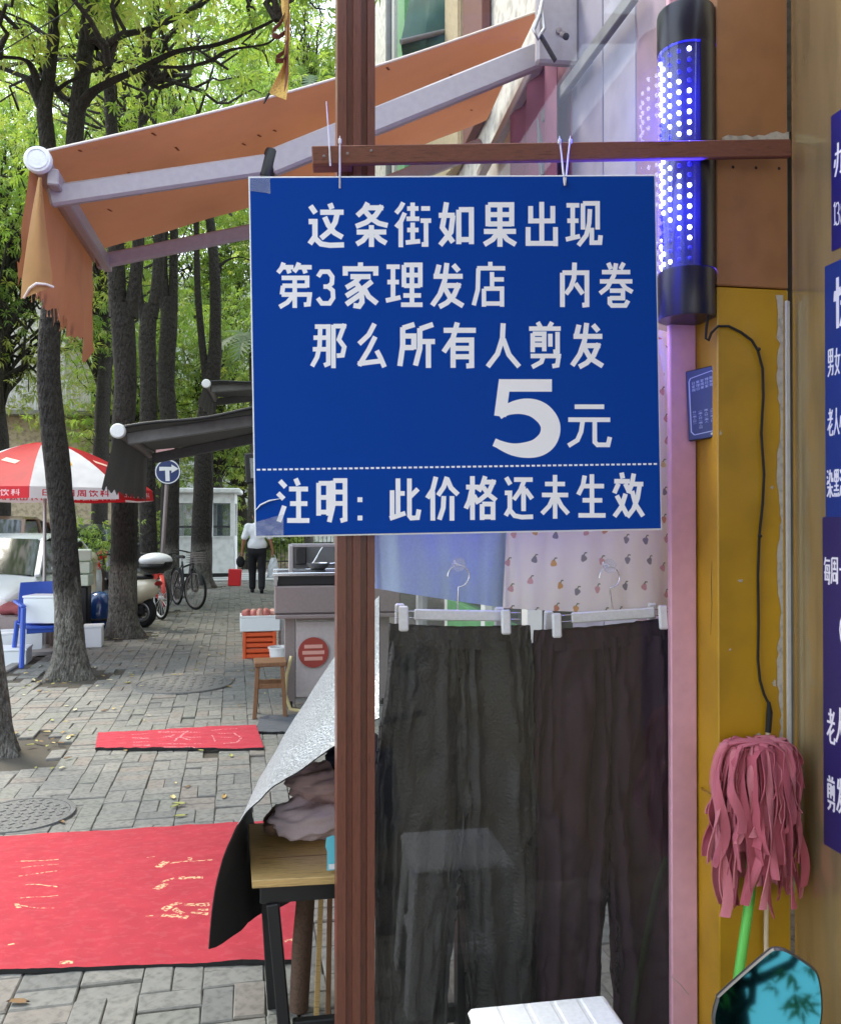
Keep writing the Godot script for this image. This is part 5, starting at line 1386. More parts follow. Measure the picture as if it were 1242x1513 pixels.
# ---------- awnings and shop fronts ----------
func build_orange_awning() -> void:
	var n0 := PZ(57, 237, 4.0); var f0 := PZ(146, 378, 5.4)          # front roll, near and far end
	var n1 := PX(795, 26, 1.345); var f1 := Vector3(1.345, n1.y - 0.05, -5.4)  # along the wall
	var o := thing("orange_awning", "big faded orange folding arm awning with torn hanging valance", "awning", Vector3(1.345, n1.y, (n1.z + f1.z) / 2))
	var L := func(p: Vector3) -> Vector3: return p - o.position
	var P := []
	for j in 23:
		var row := []
		for i in 31:
			var u := i / 30.0; var v := j / 22.0
			var p := n0.lerp(n1, u).lerp(f0.lerp(f1, u), v)
			p.y += 0.035 - 0.05 * sin(u * PI) * (0.6 + 0.4 * cos(v * TAU)) + 0.008 * sin(u * 31.0) * sin(v * 9.0)
			row.append(L.call(p))
		P.append(row)
	part(o, "canopy", MB.new().grid(P), M.orange)
	part(o, "near_hem", MB.new().tube(P[0], 0.006, 6), M.hem_white)
	var dir := (f0 - n0).normalized()
	part(o, "front_roll", MB.new().tube([L.call(n0 + dir * 0.01), L.call(f0)], 0.048, 20), M.arm)
	part(o, "front_bar", MB.new().beam(L.call(n0 + Vector3(0.055, -0.06, -0.02)), L.call(f0 + Vector3(0.055, -0.06, 0)), 0.05, 0.075, Vector3.UP, 0.006), M.arm)
	part(o, "end_cap", MB.new().lathe([[0.0, 0.012], [0.045, 0.011], [0.056, 0.008], [0.060, 0.0], [0.060, -0.02], [0.052, -0.022], [0.0, -0.022]], 32, L.call(n0 - dir * 0.012), Basis(Vector3.RIGHT, PI / 2) * Basis(Vector3.FORWARD, 0.0)), M.white_plastic)
	part(o, "end_cap_ring", MB.new().lathe([[0.040, 0.011], [0.041, 0.015], [0.046, 0.014], [0.046, 0.010]], 32, L.call(n0 - dir * 0.012), Basis(Vector3.RIGHT, PI / 2)), M.white_plastic)
	# folding arms, near and far: bar end, elbow, wall
	var arms := [[PZ(72, 291, 4.12), PZ(398, 243, 4.2), PX(796, 82, 1.27)], [PZ(142, 388, 5.32), PZ(430, 330, 5.3), Vector3(1.27, n1.y - 0.28, -5.2)]]
	for a in arms:
		part(o, "fore_arm", MB.new().beam(L.call(a[0]), L.call(a[1]), 0.045, 0.098 if a == arms[0] else 0.085, Vector3.UP, 0.012), M.arm)
		part(o, "upper_arm", MB.new().beam(L.call(a[1]), L.call(a[2]), 0.055, 0.125 if a == arms[0] else 0.10, Vector3.UP, 0.012), M.arm)
		part(o, "elbow", MB.new().lathe([[0.0, -0.07], [0.034, -0.07], [0.038, -0.06], [0.038, 0.06], [0.034, 0.07], [0.0, 0.07]], 18, L.call(a[1]), Basis(Vector3.FORWARD, 0.25)), M.black)
	# wall bracket with bolts
	var bz: float = PX(820, 50, 1.30).z
	var pb0 := PX(790, 92, 1.30); var pb1 := PX(851, 0, 1.30)
	var bc := PX(822, 40, 1.28)
	part(o, "bracket", MB.new().box(L.call(bc), Vector3(0.20, 0.36, 0.05), Basis(Vector3.UP, -0.05), 0.012), M.arm)
	for e in [[812, 57], [828, 57], [818, 82], [806, 12], [822, 52], [832, 60]]:
		part(o, "bolt", MB.new().lathe([[0.0, 0.012], [0.014, 0.010], [0.016, 0.0]], 10, L.call(PX(e[0], e[1], 1.28) + Vector3(0, 0, 0.03)), Basis(Vector3.RIGHT, PI / 2)), M.steel_dull if e[0] < 830 else M.rubber)
	part(o, "winding_eye", MB.new().tube([L.call(bc + Vector3(-0.08, 0.11, 0.05)), L.call(bc + Vector3(-0.10, 0.02, 0.06)), L.call(bc + Vector3(-0.13, -0.06, 0.06)), L.call(bc + Vector3(-0.11, -0.10, 0.06)), L.call(bc + Vector3(-0.08, -0.05, 0.06)), L.call(bc + Vector3(-0.09, 0.06, 0.05))], 0.009, 8), M.steel)
	part(o, "strap", MB.new().beam(L.call(bc + Vector3(-0.10, -0.09, 0.07)), L.call(bc + Vector3(-0.03, -0.2, 0.07)), 0.028, 0.008), M.black)
	part(o, "torsion_bar", MB.new().beam(L.call(bc + Vector3(0.0, 0.0, -0.03)), L.call(Vector3(1.3, bc.y - 0.05, -5.4)), 0.05, 0.06, Vector3.UP, 0.006), M.arm)
	# torn valance under the roll
	var v := MB.new()
	var rows := []
	var nfo := FastNoiseLite.new(); nfo.seed = 70; nfo.frequency = 1.0
	for i in 49:
		var u := i / 48.0
		var topp := n0.lerp(f0, u) + Vector3(-0.035, -0.02, 0)
		var drop := lerpf(0.50, 0.60, u) + 0.035 * nfo.get_noise_1d(u * 30.0)
		if u > 0.80: drop = 0.66 - 0.10 * pow((u - 0.90) / 0.10, 2.0)
		elif i % 2 == 0: drop -= 0.07 * absf(nfo.get_noise_1d(u * 90.0))
		var row := []
		for j in 11:
			var t := j / 10.0
			var p := topp + Vector3(0, -drop * t, 0)
			p.x += -0.05 * t * (1.0 - u) + 0.020 * sin(u * 19.0) * t + 0.03 * t * nfo.get_noise_2d(u * 6.0, t * 1.5)
			row.append(L.call(p))
		rows.append(row)
	part(o, "valance", v.grid(rows), M.orange)
	# frayed tails
	for k in 17:
		var u := 0.04 + 0.045 * k
		var topp := n0.lerp(f0, u) + Vector3(-0.05 - 0.05 * (1.0 - u), -0.02 - lerpf(0.47, 0.58, u), 0)
		var ln := rng.randf_range(0.02, 0.07)
		var t2 := MB.new()
		var w := rng.randf_range(0.006, 0.016)
		t2.grid([[L.call(topp + Vector3(0, 0.05, w)), L.call(topp + Vector3(0, 0.05, -w))], [L.call(topp + Vector3(0.004, -ln * 0.5, w * 0.7)), L.call(topp + Vector3(0.004, -ln * 0.5, -w * 0.7))], [L.call(topp + Vector3(rng.randf_range(-0.01, 0.01), -ln, 0.001)), L.call(topp + Vector3(0, -ln, -0.001))]])
		part(o, "frayed_tail", t2, M.orange)
	# turned-out near corner of the valance with its white seam
	var fl := MB.new()
	var q := []
	for s in [[57, 262, 62, 262], [48, 310, 66, 316], [40, 360, 72, 366], [33, 410, 78, 408], [31, 442, 77, 424]]:
		var row := []
		for i in 7:
			var t := i / 6.0
			var p := PZ(lerpf(s[0], s[2], t), lerpf(s[1], s[3], t), 3.97 - 0.05 * sin(t * PI))
			row.append(L.call(p))
		q.append(row)
	part(o, "valance_flap", fl.grid(q), M.orange_lit)
	part(o, "seam", MB.new().tube([L.call(PZ(36, 440, 3.955)), L.call(PZ(44, 426, 3.92)), L.call(PZ(54, 419, 3.905)), L.call(PZ(68, 420, 3.93)), L.call(PZ(79, 424, 3.965))], 0.006, 6), M.hem_white)
	# small tears and dirt marks on the canopy, seen from below
	for e in [[224, 193, 10], [112, 225, 6], [275, 218, 14], [385, 198, 9], [355, 212, 8], [412, 188, 7], [187, 255, 9], [205, 288, 10], [167, 305, 12], [580, 105, 10], [672, 110, 6], [692, 160, 5]]:
		# find the spot under the canopy
		var best := Vector3.ZERO; var bd := 1e9; var nn := Vector3.DOWN
		for j in 22:
			for i in 30:
				var pw: Vector3 = P[j][i] + o.position
				var dd := to_pixel(pw).distance_to(Vector2(e[0], e[1]))
				if dd < bd: bd = dd; best = P[j][i]
		part(o, "dirt_mark", MB.new().box(best + Vector3(0, -0.008, 0), Vector3(e[2] * 0.0028, 0.002, 0.012), Basis(Vector3.UP, 0.3 + e[2] * 0.07)), M.stain)

func build_grey_awning(label: String, near: Vector3, far: Vector3, wall_y: float, valance: float) -> void:
	var o := thing("grey_awning", label, "awning", Vector3(1.345, wall_y, (near.z + far.z) / 2), "grey awnings further along the shops")
	var L := func(p: Vector3) -> Vector3: return p - o.position
	var n1 := Vector3(1.345, wall_y, near.z); var f1 := Vector3(1.345, wall_y, far.z)
	var P := []
	for j in 9:
		var row := []
		for i in 25:
			var u := i / 24.0
			var p := near.lerp(n1, u).lerp(far.lerp(f1, u), j / 8.0)
			p.y += 0.03 - 0.06 * sin(u * PI) + 0.012 * sin(u * 17.0 + j)
			row.append(L.call(p))
		P.append(row)
	part(o, "canopy", MB.new().grid(P), M.grey_cloth)
	part(o, "near_hem", MB.new().tube(P[0], 0.018, 6), M.black)
	part(o, "front_roll", MB.new().tube([L.call(near), L.call(far)], 0.05, 16), M.steel_dull)
	part(o, "end_cap", MB.new().lathe([[0.0, 0.02], [0.06, 0.018], [0.072, 0.0], [0.072, -0.03], [0.0, -0.03]], 24, L.call(near + Vector3(0, 0, 0.02)), Basis(Vector3.RIGHT, PI / 2)), M.white_plastic)
	for z in [near.z - 0.15, far.z + 0.1]:
		var a := Vector3(near.x + 0.05, lerpf(near.y, far.y, 0.0 if z > (near.z + far.z) / 2 else 1.0) - 0.06, z)
		var e := Vector3(lerpf(near.x, 1.3, 0.5), near.y + (wall_y - near.y) * 0.30, z - 0.1); var w := Vector3(1.3, wall_y - 0.2, z)
		part(o, "fore_arm", MB.new().beam(L.call(a), L.call(e), 0.06, 0.12, Vector3.UP, 0.01), M.grey_arm)
		part(o, "upper_arm", MB.new().beam(L.call(e), L.call(w), 0.06, 0.12, Vector3.UP, 0.01), M.grey_arm)
	var rows := []
	for i in 41:
		var u := i / 40.0
		var tp := near.lerp(far, u) + Vector3(-0.03, -0.03, 0)
		var row := []
		for j in 6:
			var t := j / 5.0
			row.append(L.call(tp + Vector3(0.02 * sin(u * 24.0) * t - 0.12 * t * (1.0 - u), -valance * t * (1.0 + 0.06 * sin(i * 2.4)), 0)))
		rows.append(row)
	part(o, "valance", MB.new().grid(rows), M.grey_cloth)

func build_shops() -> void:
	# the terrace of shops beyond the partition
	var o := thing("shop_terrace", "row of two storey shops with green and white fronts along the pavement", "building", Vector3(WALL + 0.3, 0, -12))
	var L := func(p: Vector3) -> Vector3: return p - o.position
	var upper := MB.new().box(L.call(Vector3(WALL + 1.03, 6.6, -12.2)), Vector3(2.0, 5.2, 19.6))
	part(o, "upper_wall", upper, mat(rgb(196, 194, 186), 0.9, {"tex": M.blotch, "scale": 0.7}))
	part(o, "back_wall", MB.new().box(L.call(Vector3(WALL + 1.9, 2.0, -12.2)), Vector3(0.2, 4.0, 19.6)), mat(rgb(120, 122, 118), 0.9, {"tex": M.soft, "scale": 0.7}))
	# panels of the ground floor: [near distance, far distance, bottom, top, colour, name]
	var fronts := [
		[2.34, 2.80, 0.0, 4.0, rgb(170, 160, 168), "plaster_panel"], [2.80, 3.12, 0.0, 4.0, rgb(132, 108, 120), "plaster_panel"], [3.12, 3.46, 0.0, 4.0, rgb(146, 144, 156), "metal_panel"], [3.465, 3.86, 0.0, 4.0, rgb(136, 132, 146), "metal_panel"],
		[3.86, 4.55, 2.55, 4.0, rgb(140, 84, 100), "fascia_panel"], [4.6, 4.72, 0.0, 4.0, rgb(206, 206, 200), "door_post"], [5.6, 5.72, 0.0, 2.6, rgb(214, 216, 210), "door_post"],
		[4.72, 5.6, 0.0, 0.9, rgb(92, 150, 98), "low_panel"], [5.72, 6.9, 0.0, 0.9, rgb(92, 150, 98), "low_panel"], [6.9, 7.02, 0.0, 2.6, rgb(214, 216, 210), "door_post"], [8.4, 8.52, 0.0, 2.6, rgb(206, 206, 200), "door_post"], [12.0, 12.2, 0.0, 2.6, rgb(190, 186, 176), "door_post"], [16.0, 16.2, 0.0, 2.6, rgb(190, 186, 176), "door_post"],
		[4.72, 21.8, 2.6, 4.0, rgb(206, 204, 196), "fascia_panel"], [7.02, 8.4, 0.0, 0.5, rgb(150, 146, 140), "low_panel"], [8.52, 12.0, 0.0, 0.5, rgb(120, 116, 110), "low_panel"], [12.2, 16.0, 0.0, 0.5, rgb(150, 140, 128), "low_panel"], [16.2, 21.8, 0.0, 2.6, rgb(168, 160, 148), "wall_panel"],
	]
	for f in fronts:
		part(o, f[5], MB.new().box(L.call(Vector3(WALL + 0.045, (f[2] + f[3]) / 2, -(f[0] + f[1]) / 2)), Vector3(0.09, f[3] - f[2] - 0.004, f[1] - f[0] - 0.006), Basis.IDENTITY, 0.004), mat(f[4], 0.7, {"tex": M.soft, "scale": 0.8}))
	for w in [[4.72, 5.6], [5.72, 6.9], [7.02, 8.4], [8.52, 12.0], [12.2, 16.0]]:
		var q := MB.new()
		q.quad(L.call(Vector3(WALL + 0.05, 0.5, -w[0])), L.call(Vector3(WALL + 0.05, 0.5, -w[1])), L.call(Vector3(WALL + 0.05, 2.6, -w[1])), L.call(Vector3(WALL + 0.05, 2.6, -w[0])), Vector3.LEFT)
		part(o, "shop_pane", q, M.pane)
	# upstairs: pale boards, green shutter, timber blind
	for f in [[9.9, 10.6, rgb(206, 208, 204), "board"], [9.05, 9.6, rgb(112, 176, 122), "shutter"], [6.2, 7.7, rgb(198, 176, 138), "timber_blind"], [7.7, 7.85, rgb(214, 196, 170), "board"], [5.5, 6.1, rgb(120, 72, 62), "beam"]]:
		part(o, f[3], MB.new().box(L.call(Vector3(WALL - 0.01, 6.2, -(f[0] + f[1]) / 2)), Vector3(0.06, 3.8, f[1] - f[0] - 0.01), Basis.IDENTITY, 0.005), mat(f[2], 0.75, {"tex": M.grain, "scale": Vector3(7, 0.8, 7)}))
	for k in 11:
		part(o, "blind_slat", MB.new().box(L.call(Vector3(WALL - 0.05, 6.2, -6.28 - k * 0.135)), Vector3(0.03, 3.8, 0.105), Basis(Vector3.UP, 0.25), 0.004), M.blind)
	part(o, "drain_pipe", MB.new().tube([L.call(Vector3(WALL - 0.06, 4.1, -10.15)), L.call(Vector3(WALL - 0.06, 8.6, -10.15))], 0.05, 10), M.grey_arm)
	# green canvas hanging under the upstairs window
	var P := []
	var a := PX(606, 0, WALL - 0.25); var b := PX(654, 0, WALL - 0.08); var c := PX(592, 62, WALL - 0.45); var d := PX(652, 46, WALL - 0.10); var e := PX(594, 82, WALL - 0.42); var g := PX(652, 76, WALL - 0.10)
	var up := Vector3(0, 0.7, 0)
	for r in [[a + up, b + up], [a, b], [c, d], [e, g]]:
		var row := []
		for i in 9: row.append(r[0].lerp(r[1], i / 8.0) + Vector3(-0.03 * sin(i * 1.3), 0, 0))
		P.append(row)
	var cv := thing("green_canvas", "dark green canvas hood hanging from the upper shop wall", "canvas", (a + b) * 0.5)
	for r in P:
		for i in r.size(): r[i] -= cv.position
	part(cv, "cloth", MB.new().grid(P, 0.006), mat(rgb(44, 84, 74), 0.85, {"tex": M.soft, "scale": 1.0}))
	part(cv, "frame_rod", MB.new().tube([P[2][0], P[2][8]], 0.02, 8), M.grey_arm)
	# pink cloth hung beside the awning bracket
	var pk := thing("pink_hanging", "dusty pink cloth panel hanging below the awning bracket", "cloth", Vector3(WALL - 0.06, 2.3, -4.2))
	P = []
	for j in 8:
		var row := []
		for i in 15: row.append(Vector3(-0.03 * sin(i * 1.1) - 0.02, 1.55 - j * 0.30, 0.36 - i * 0.055))
		P.append(row)
	part(pk, "cloth", MB.new().grid(P, 0.004), mat(rgb(128, 72, 90), 0.85, {"tex": M.soft, "scale": 1.5}))
	# slanting grey bar across the panels, with a short piece at its lower end
	var st := thing("slanting_bar", "slanting grey bar against the grey wall panels", "strut", PX(800, 175, WALL - 0.05))
	part(st, "bar", MB.new().beam(PX(800, 178, WALL - 0.05) - st.position, PX(938, -10, WALL - 0.05) - st.position, 0.03, 0.06, Vector3.UP, 0.004), M.grey_arm)
	part(st, "foot", MB.new().beam(PX(800, 178, WALL - 0.05) - st.position, PX(806, 262, WALL - 0.05) - st.position, 0.04, 0.06, Vector3.RIGHT, 0.004), M.grey_arm)
	# black sign box on the far shops, at the edge of the blue notice
	var sb := thing("hanging_sign_box", "black framed hanging shop sign half hidden behind the blue notice", "sign", PZ(372, 690, 13.0))
	part(sb, "frame", MB.new().box(Vector3(0.35, 0, 0), Vector3(0.9, 0.46, 0.12), Basis(Vector3.BACK, 0.06), 0.02), M.black)
	part(sb, "face", MB.new().box(Vector3(0.35, 0, 0.062), Vector3(0.74, 0.30, 0.01), Basis(Vector3.BACK, 0.06)), mat(rgb(150, 152, 150), 0.5, {"tex": M.blotch, "scale": 3.0}))
	part(sb, "bracket", MB.new().beam(Vector3(0.7, 0.05, 0), Vector3(1.345 - sb.position.x, 0.05, 0), 0.04, 0.04), M.black)

func build_ribbon() -> void:
	# dry curled banner remnant on a wire strung across the pavement
	var w := thing("overhead_wire", "thin wire strung between shop wall and tree above the awning", "wire", Vector3(0, 4.35, -3.9))
	part(w, "strand", MB.new().tube([Vector3(1.36, 0.25, 0), Vector3(0.2, 0.04, 0), Vector3(-0.5, 0.0, 0), Vector3(-1.2, 0.12, -1.2), Vector3(-1.86, 0.3, -2.1)], 0.004, 6), M.rubber)
	var o := thing("tattered_banner", "curled brown and yellow tattered cloth strip hanging above the awning", "banner", PZ(424, 60, 3.9))
	var L := func(x: float, y: float, dz := 0.0) -> Vector3: return PZ(x, y, 3.9 + dz) - o.position
	var rows := []
	for s in [[414, -80, 424], [415, -20, 426], [416, 10, 427], [419, 30, 428], [421, 55, 428], [420, 80, 427], [418, 95, 427], [410, 112, 427], [404, 124, 425], [397, 138, 423]]:
		var row := []
		for i in 5:
			var t := i / 4.0
			row.append(L.call(lerpf(s[0], s[2], t), s[1] + t * (10.0 if s[1] > 120 else 0.0), -0.03 * sin(t * PI + s[1] * 0.03)))
		rows.append(row)
	part(o, "strip", MB.new().grid(rows, 0.002), mat(rgb(222, 182, 96), 0.85, {"tex": M.blotch, "scale": 9.0, "back": rgb(190, 150, 80)}))
	for c in [[[421, 22], [414, 34], [404, 44], [402, 52], [412, 55], [422, 48], [425, 30]], [[423, 62], [418, 78], [408, 85], [407, 90], [418, 90], [425, 80]]]:
		var pts := []
		for p in c: pts.append(L.call(p[0], p[1], -0.02))
		var g := []
		for p in pts: g.append([p + Vector3(0, 0, 0.02), p + Vector3(0, 0.004, 0.0), p - Vector3(0, 0, 0.02)])
		part(o, "curl", MB.new().grid(g, 0.002), M.curl)
	part(o, "stem", MB.new().tube([L.call(427, -60), L.call(425, 20), L.call(424, 80), L.call(424, 118), L.call(420, 145)], [0.004, 0.007, 0.007, 0.008, 0.004], 7), M.curl)
	part(o, "tail", MB.new().tube([L.call(398, 138), L.call(393, 146), L.call(390, 153)], [0.006, 0.006, 0.003], 6), M.rubber)

func build_shade_awning() -> void:
	# unseen awning, added overhead to shade the column and darken the glass reflections
	var o := thing("shade_awning", "unseen sand coloured awning added above the camera to shade the foreground", "awning", Vector3(WALL, 3.75, 0.2))
	var P := []
	for j in 7:
		var row := []
		for i in 13:
			var u := i / 12.0
			row.append(Vector3(-1.3 * u, -0.35 * u - 0.04 * sin(u * PI), -1.75 + j * 0.95))
		P.append(row)
	part(o, "canopy", MB.new().grid(P, 0.004), mat(rgb(190, 156, 122), 0.85, {"tex": M.soft, "scale": 0.6, "back": rgb(170, 150, 130)}))
	part(o, "front_bar", MB.new().tube([Vector3(-1.3, -0.37, -1.75), Vector3(-1.3, -0.37, 3.95)], 0.05, 12), M.arm)
	for z in [-1.6, 3.8]: part(o, "arm", MB.new().beam(Vector3(-0.02, -0.3, z), Vector3(-1.27, -0.42, z), 0.05, 0.1, Vector3.UP, 0.01), M.arm)

# ---------- trees ----------
var whorls := []

func make_whorls() -> void:
	for k in 3:
		var m := MB.new()
		var r := RandomNumberGenerator.new(); r.seed = 100 + k
		for i in 8:
			var a := TAU * i / 8.0 + r.randf_range(-0.3, 0.3)
			var droop := r.randf_range(-1.0, 0.35)
			var d := Vector3(cos(a) * cos(droop), sin(droop), sin(a) * cos(droop))
			var s := Vector3(-sin(a), 0, cos(a))
			var up := s.cross(d).normalized()
			if up.y < 0: up = -up
			var ln := r.randf_range(0.75, 1.15); var w := ln * 0.115
			var p0 := d * 0.06; var p1 := d * ln * 0.5 + up * 0.04; var p2 := d * ln + Vector3(0, -0.14 * ln, 0)
			var l := p1 + s * w + up * 0.03; var q := p1 - s * w + up * 0.03
			for t in [[p0, l, p1], [l, p2, p1], [p0, p1, q], [p1, p2, q]]: m.tri(t[0], t[1], t[2], up)
		whorls.append(m)

var sprays := []

func make_sprays() -> void:
	# a spray: some thirty whorls of leaves round the end of a bough, sized for leaves of 0.14 m
	for k in 5:
		var m := MB.new()
		var r := RandomNumberGenerator.new(); r.seed = 700 + k
		for w in 34:
			var src: MB = whorls[r.randi() % whorls.size()]
			var s := 0.14 * r.randf_range(0.65, 1.3)
			var b := Basis.from_euler(Vector3(r.randf_range(-0.7, 0.7), r.randf() * TAU, r.randf_range(-0.7, 0.7)))
			var p := Vector3(r.randfn(0, 0.36), r.randfn(0, 0.26), r.randfn(0, 0.36))
			var g := r.randf_range(0.88, 1.12); var y := r.randf_range(0.9, 1.2)
			var off := m.v.size()
			for i in src.v.size():
				m.v.append(p + b * src.v[i] * s); m.n.append(b * src.n[i]); m.uv.append(Vector2.ZERO); m.col.append(Color(g * y, g, g * 0.95))
			for i in src.idx: m.idx.append(i + off)
		sprays.append(m.mesh())

func leaves(parent: Node, spots: Array, size: float, palette: Array, seed_: int) -> void:
	# spots: where the sprays sit
	var r := RandomNumberGenerator.new(); r.seed = seed_
	for k in sprays.size():
		var mine := []
		for i in range(k, spots.size(), sprays.size()): mine.append(spots[i])
		if mine.is_empty(): continue
		var mm := MultiMesh.new()
		mm.transform_format = MultiMesh.TRANSFORM_3D; mm.use_colors = true
		mm.mesh = sprays[k]; mm.instance_count = mine.size()
		for i in mine.size():
			var s := size / 0.14 * r.randf_range(0.85, 1.15)
			mm.set_instance_transform(i, Transform3D(Basis(Vector3.UP, r.randf() * TAU).scaled(Vector3(s, s * r.randf_range(0.85, 1.1), s)), mine[i]))
			var c: Color = palette[r.randi() % palette.size()]
			var g := r.randf_range(0.85, 1.15)
			mm.set_instance_color(i, Color(c.r * g, c.g * g, c.b * g))
		var o := MultiMeshInstance3D.new()
		o.name = "crown"; o.multimesh = mm; o.material_override = M.leaf
		o.set_meta("kind", "stuff")
		parent.add_child(o, true)

func limb(m: MB, a: Vector3, b: Vector3, r0: float, r1: float, seed_: int, bend := 0.12) -> void:
	var f := FastNoiseLite.new(); f.seed = seed_; f.frequency = 1.0
	var pts := []; var rad := []
	var n := 8
	var ln := (b - a).length()
	for i in n + 1:
		var t := i / float(n)
		var p := a.lerp(b, t) + Vector3(f.get_noise_1d(t * 2.3), f.get_noise_1d(t * 2.3 + 20.0), f.get_noise_1d(t * 2.3 + 40.0)) * bend * ln * sin(t * PI) * 2.0
		pts.append(p); rad.append(lerpf(r0, r1, pow(t, 0.8)))
	m.tube(pts, rad, 7, true)

func trunk(pts: Array, rad: Array, base_y: float, seed_: int, lime: float, tone: Color) -> MB:
	var f := FastNoiseLite.new(); f.seed = seed_; f.frequency = 1.0
	var P := []; var R := []
	for i in pts.size() - 1:
		for k in 6:
			var t := k / 6.0
			var a: Vector3 = pts[maxi(i - 1, 0)]; var d: Vector3 = pts[mini(i + 2, pts.size() - 1)]
			P.append(pts[i].cubic_interpolate(pts[i + 1], a, d, t)); R.append(lerpf(rad[i], rad[i + 1], t))
	P.append(pts[-1]); R.append(rad[-1])
	var m := MB.new()
	var s := 22
	var rings := []
	for j in P.size():
		var row := []
		for i in s:
			var a := TAU * i / s
			var d := Vector3(cos(a), 0, sin(a))
			var low: float = maxf(0.0, 1.0 - (P[j].y - base_y) / 0.34)
			var flare := 1.0 + 0.45 * low * low * (0.7 + 0.55 * sin(a * 3.0 + seed_) + 0.4 * sin(a * 5.0 + seed_ * 2.0))
			var w := 1.0 + 0.10 * f.get_noise_3d(cos(a) * 1.5, P[j].y * 1.3, sin(a) * 1.5) + 0.06 * f.get_noise_3d(cos(a) * 5.0, P[j].y * 2.0, sin(a) * 5.0)
			row.append(P[j] + d * R[j] * flare * w)
		row.append(row[0])
		rings.append(row)
	m.grid(rings)
	for i in m.v.size():
		var p := m.v[i]
		var n1 := f.get_noise_3d(p.x * 4.0, p.y * 1.2, p.z * 4.0)
		var c := tone.lerp(tone * 1.5, clampf(0.5 + n1, 0, 1) * 0.5)
		if p.y - base_y < lime + 0.05 * f.get_noise_2d(p.x * 22.0, p.z * 22.0):
			var k := clampf(0.55 + 0.7 * f.get_noise_3d(p.x * 11.0, p.y * 2.2, p.z * 11.0), 0.06, 0.85)
			c = c.lerp(Color(0.36, 0.34, 0.29), k)
		c.a = 1.0
		m.col[i] = c
	return m

var GREENS := [Color(0.31, 0.42, 0.12), Color(0.25, 0.36, 0.10), Color(0.39, 0.48, 0.15), Color(0.20, 0.30, 0.09), Color(0.48, 0.52, 0.18)]

func street_tree(label: String, d: float, stems: Array, crown_c: Vector3, crown_r: Vector3, clumps: int, per: int, seed_: int, lime := 0.9) -> void:
	# stems: lists of [photo x, photo y, width in photo pixels]; the first is the trunk
	var first: Array = stems[0]
	var base := PZ(first[0][0], first[0][1], d)
	base = Vector3(base.x, 0.0, -d)
	var o := thing("street_tree", label, "tree", base, "trees along the pavement")
	var tone := Color(0.042, 0.035, 0.029)
	var ends := []
	for k in stems.size():
		var pts := []; var rad := []
		for s in stems[k]:
			var dd: float = d + (s[3] if s.size() > 3 else 0.0)
			var p := PZ(s[0], s[1], dd)
			if k == 0 and pts.is_empty(): p.y = -0.06
			pts.append(p - base); rad.append(s[2] * (0.36 if k == 0 else 0.42) * dd / FOCAL)
		part(o, "trunk" if k == 0 else "limb", trunk(pts, rad, 0.0 if k == 0 else -50.0, seed_ + k, lime if k == 0 else -99.0, tone), M.bark)
		ends.append(pts[-1])
	var r := RandomNumberGenerator.new(); r.seed = seed_
	var spots := []
	var twigs := MB.new()
	twigs.tint = Color(0.06, 0.05, 0.04)
	for c in clumps:
		var v := Vector3(r.randfn(), r.randfn(), r.randfn()).normalized() * pow(r.randf(), 0.45)
		var p := crown_c + v * crown_r - base
		var best: Vector3 = ends[0]
		for e in ends:
			if e.distance_to(p) < best.distance_to(p): best = e
		limb(twigs, best, p, 0.035, 0.008, seed_ + c, 0.15)
		spots.append(p)
	part(o, "twigs", twigs, M.bark)
	leaves(o, spots, 0.125, GREENS, seed_)
	pits.append([base.x, base.z, 0.46])

func far_tree(label: String, at: Vector3, h: float, r: Vector3, clumps: int, per: int, size: float, palette: Array, seed_: int, trunk_r := 0.18, called := "background_tree") -> void:
	var o := thing(called, label, "tree" if called != "hedge_shrub" else "shrub", at, "trees across the road" if called != "hedge_shrub" else "shrubs behind the booth")
	var rg := RandomNumberGenerator.new(); rg.seed = seed_
	var pts := [Vector3(0, -0.1, 0), Vector3(rg.randf_range(-0.1, 0.1), h * 0.35, 0), Vector3(rg.randf_range(-0.3, 0.3), h * 0.7, rg.randf_range(-0.3, 0.3)), Vector3(rg.randf_range(-0.4, 0.4), h, 0)]
	part(o, "trunk", trunk(pts, [trunk_r * 1.1, trunk_r, trunk_r * 0.75, trunk_r * 0.45], 0.0, seed_, -9.0, Color(0.06, 0.052, 0.044)), M.bark)
	var spots := []
	var tw := MB.new(); tw.tint = Color(0.07, 0.06, 0.045)
	for c in int(clumps * 1.1):
		var v := Vector3(rg.randfn(), rg.randfn(), rg.randfn()).normalized() * pow(rg.randf(), 0.4)
		var p := Vector3(0, h, 0) + v * r
		limb(tw, Vector3(0, h * rg.randf_range(0.45, 0.95), 0), p, 0.05, 0.01, seed_ + c, 0.12)
		spots.append(p)
	part(o, "limbs", tw, M.bark)
	leaves(o, spots, size, palette, seed_)

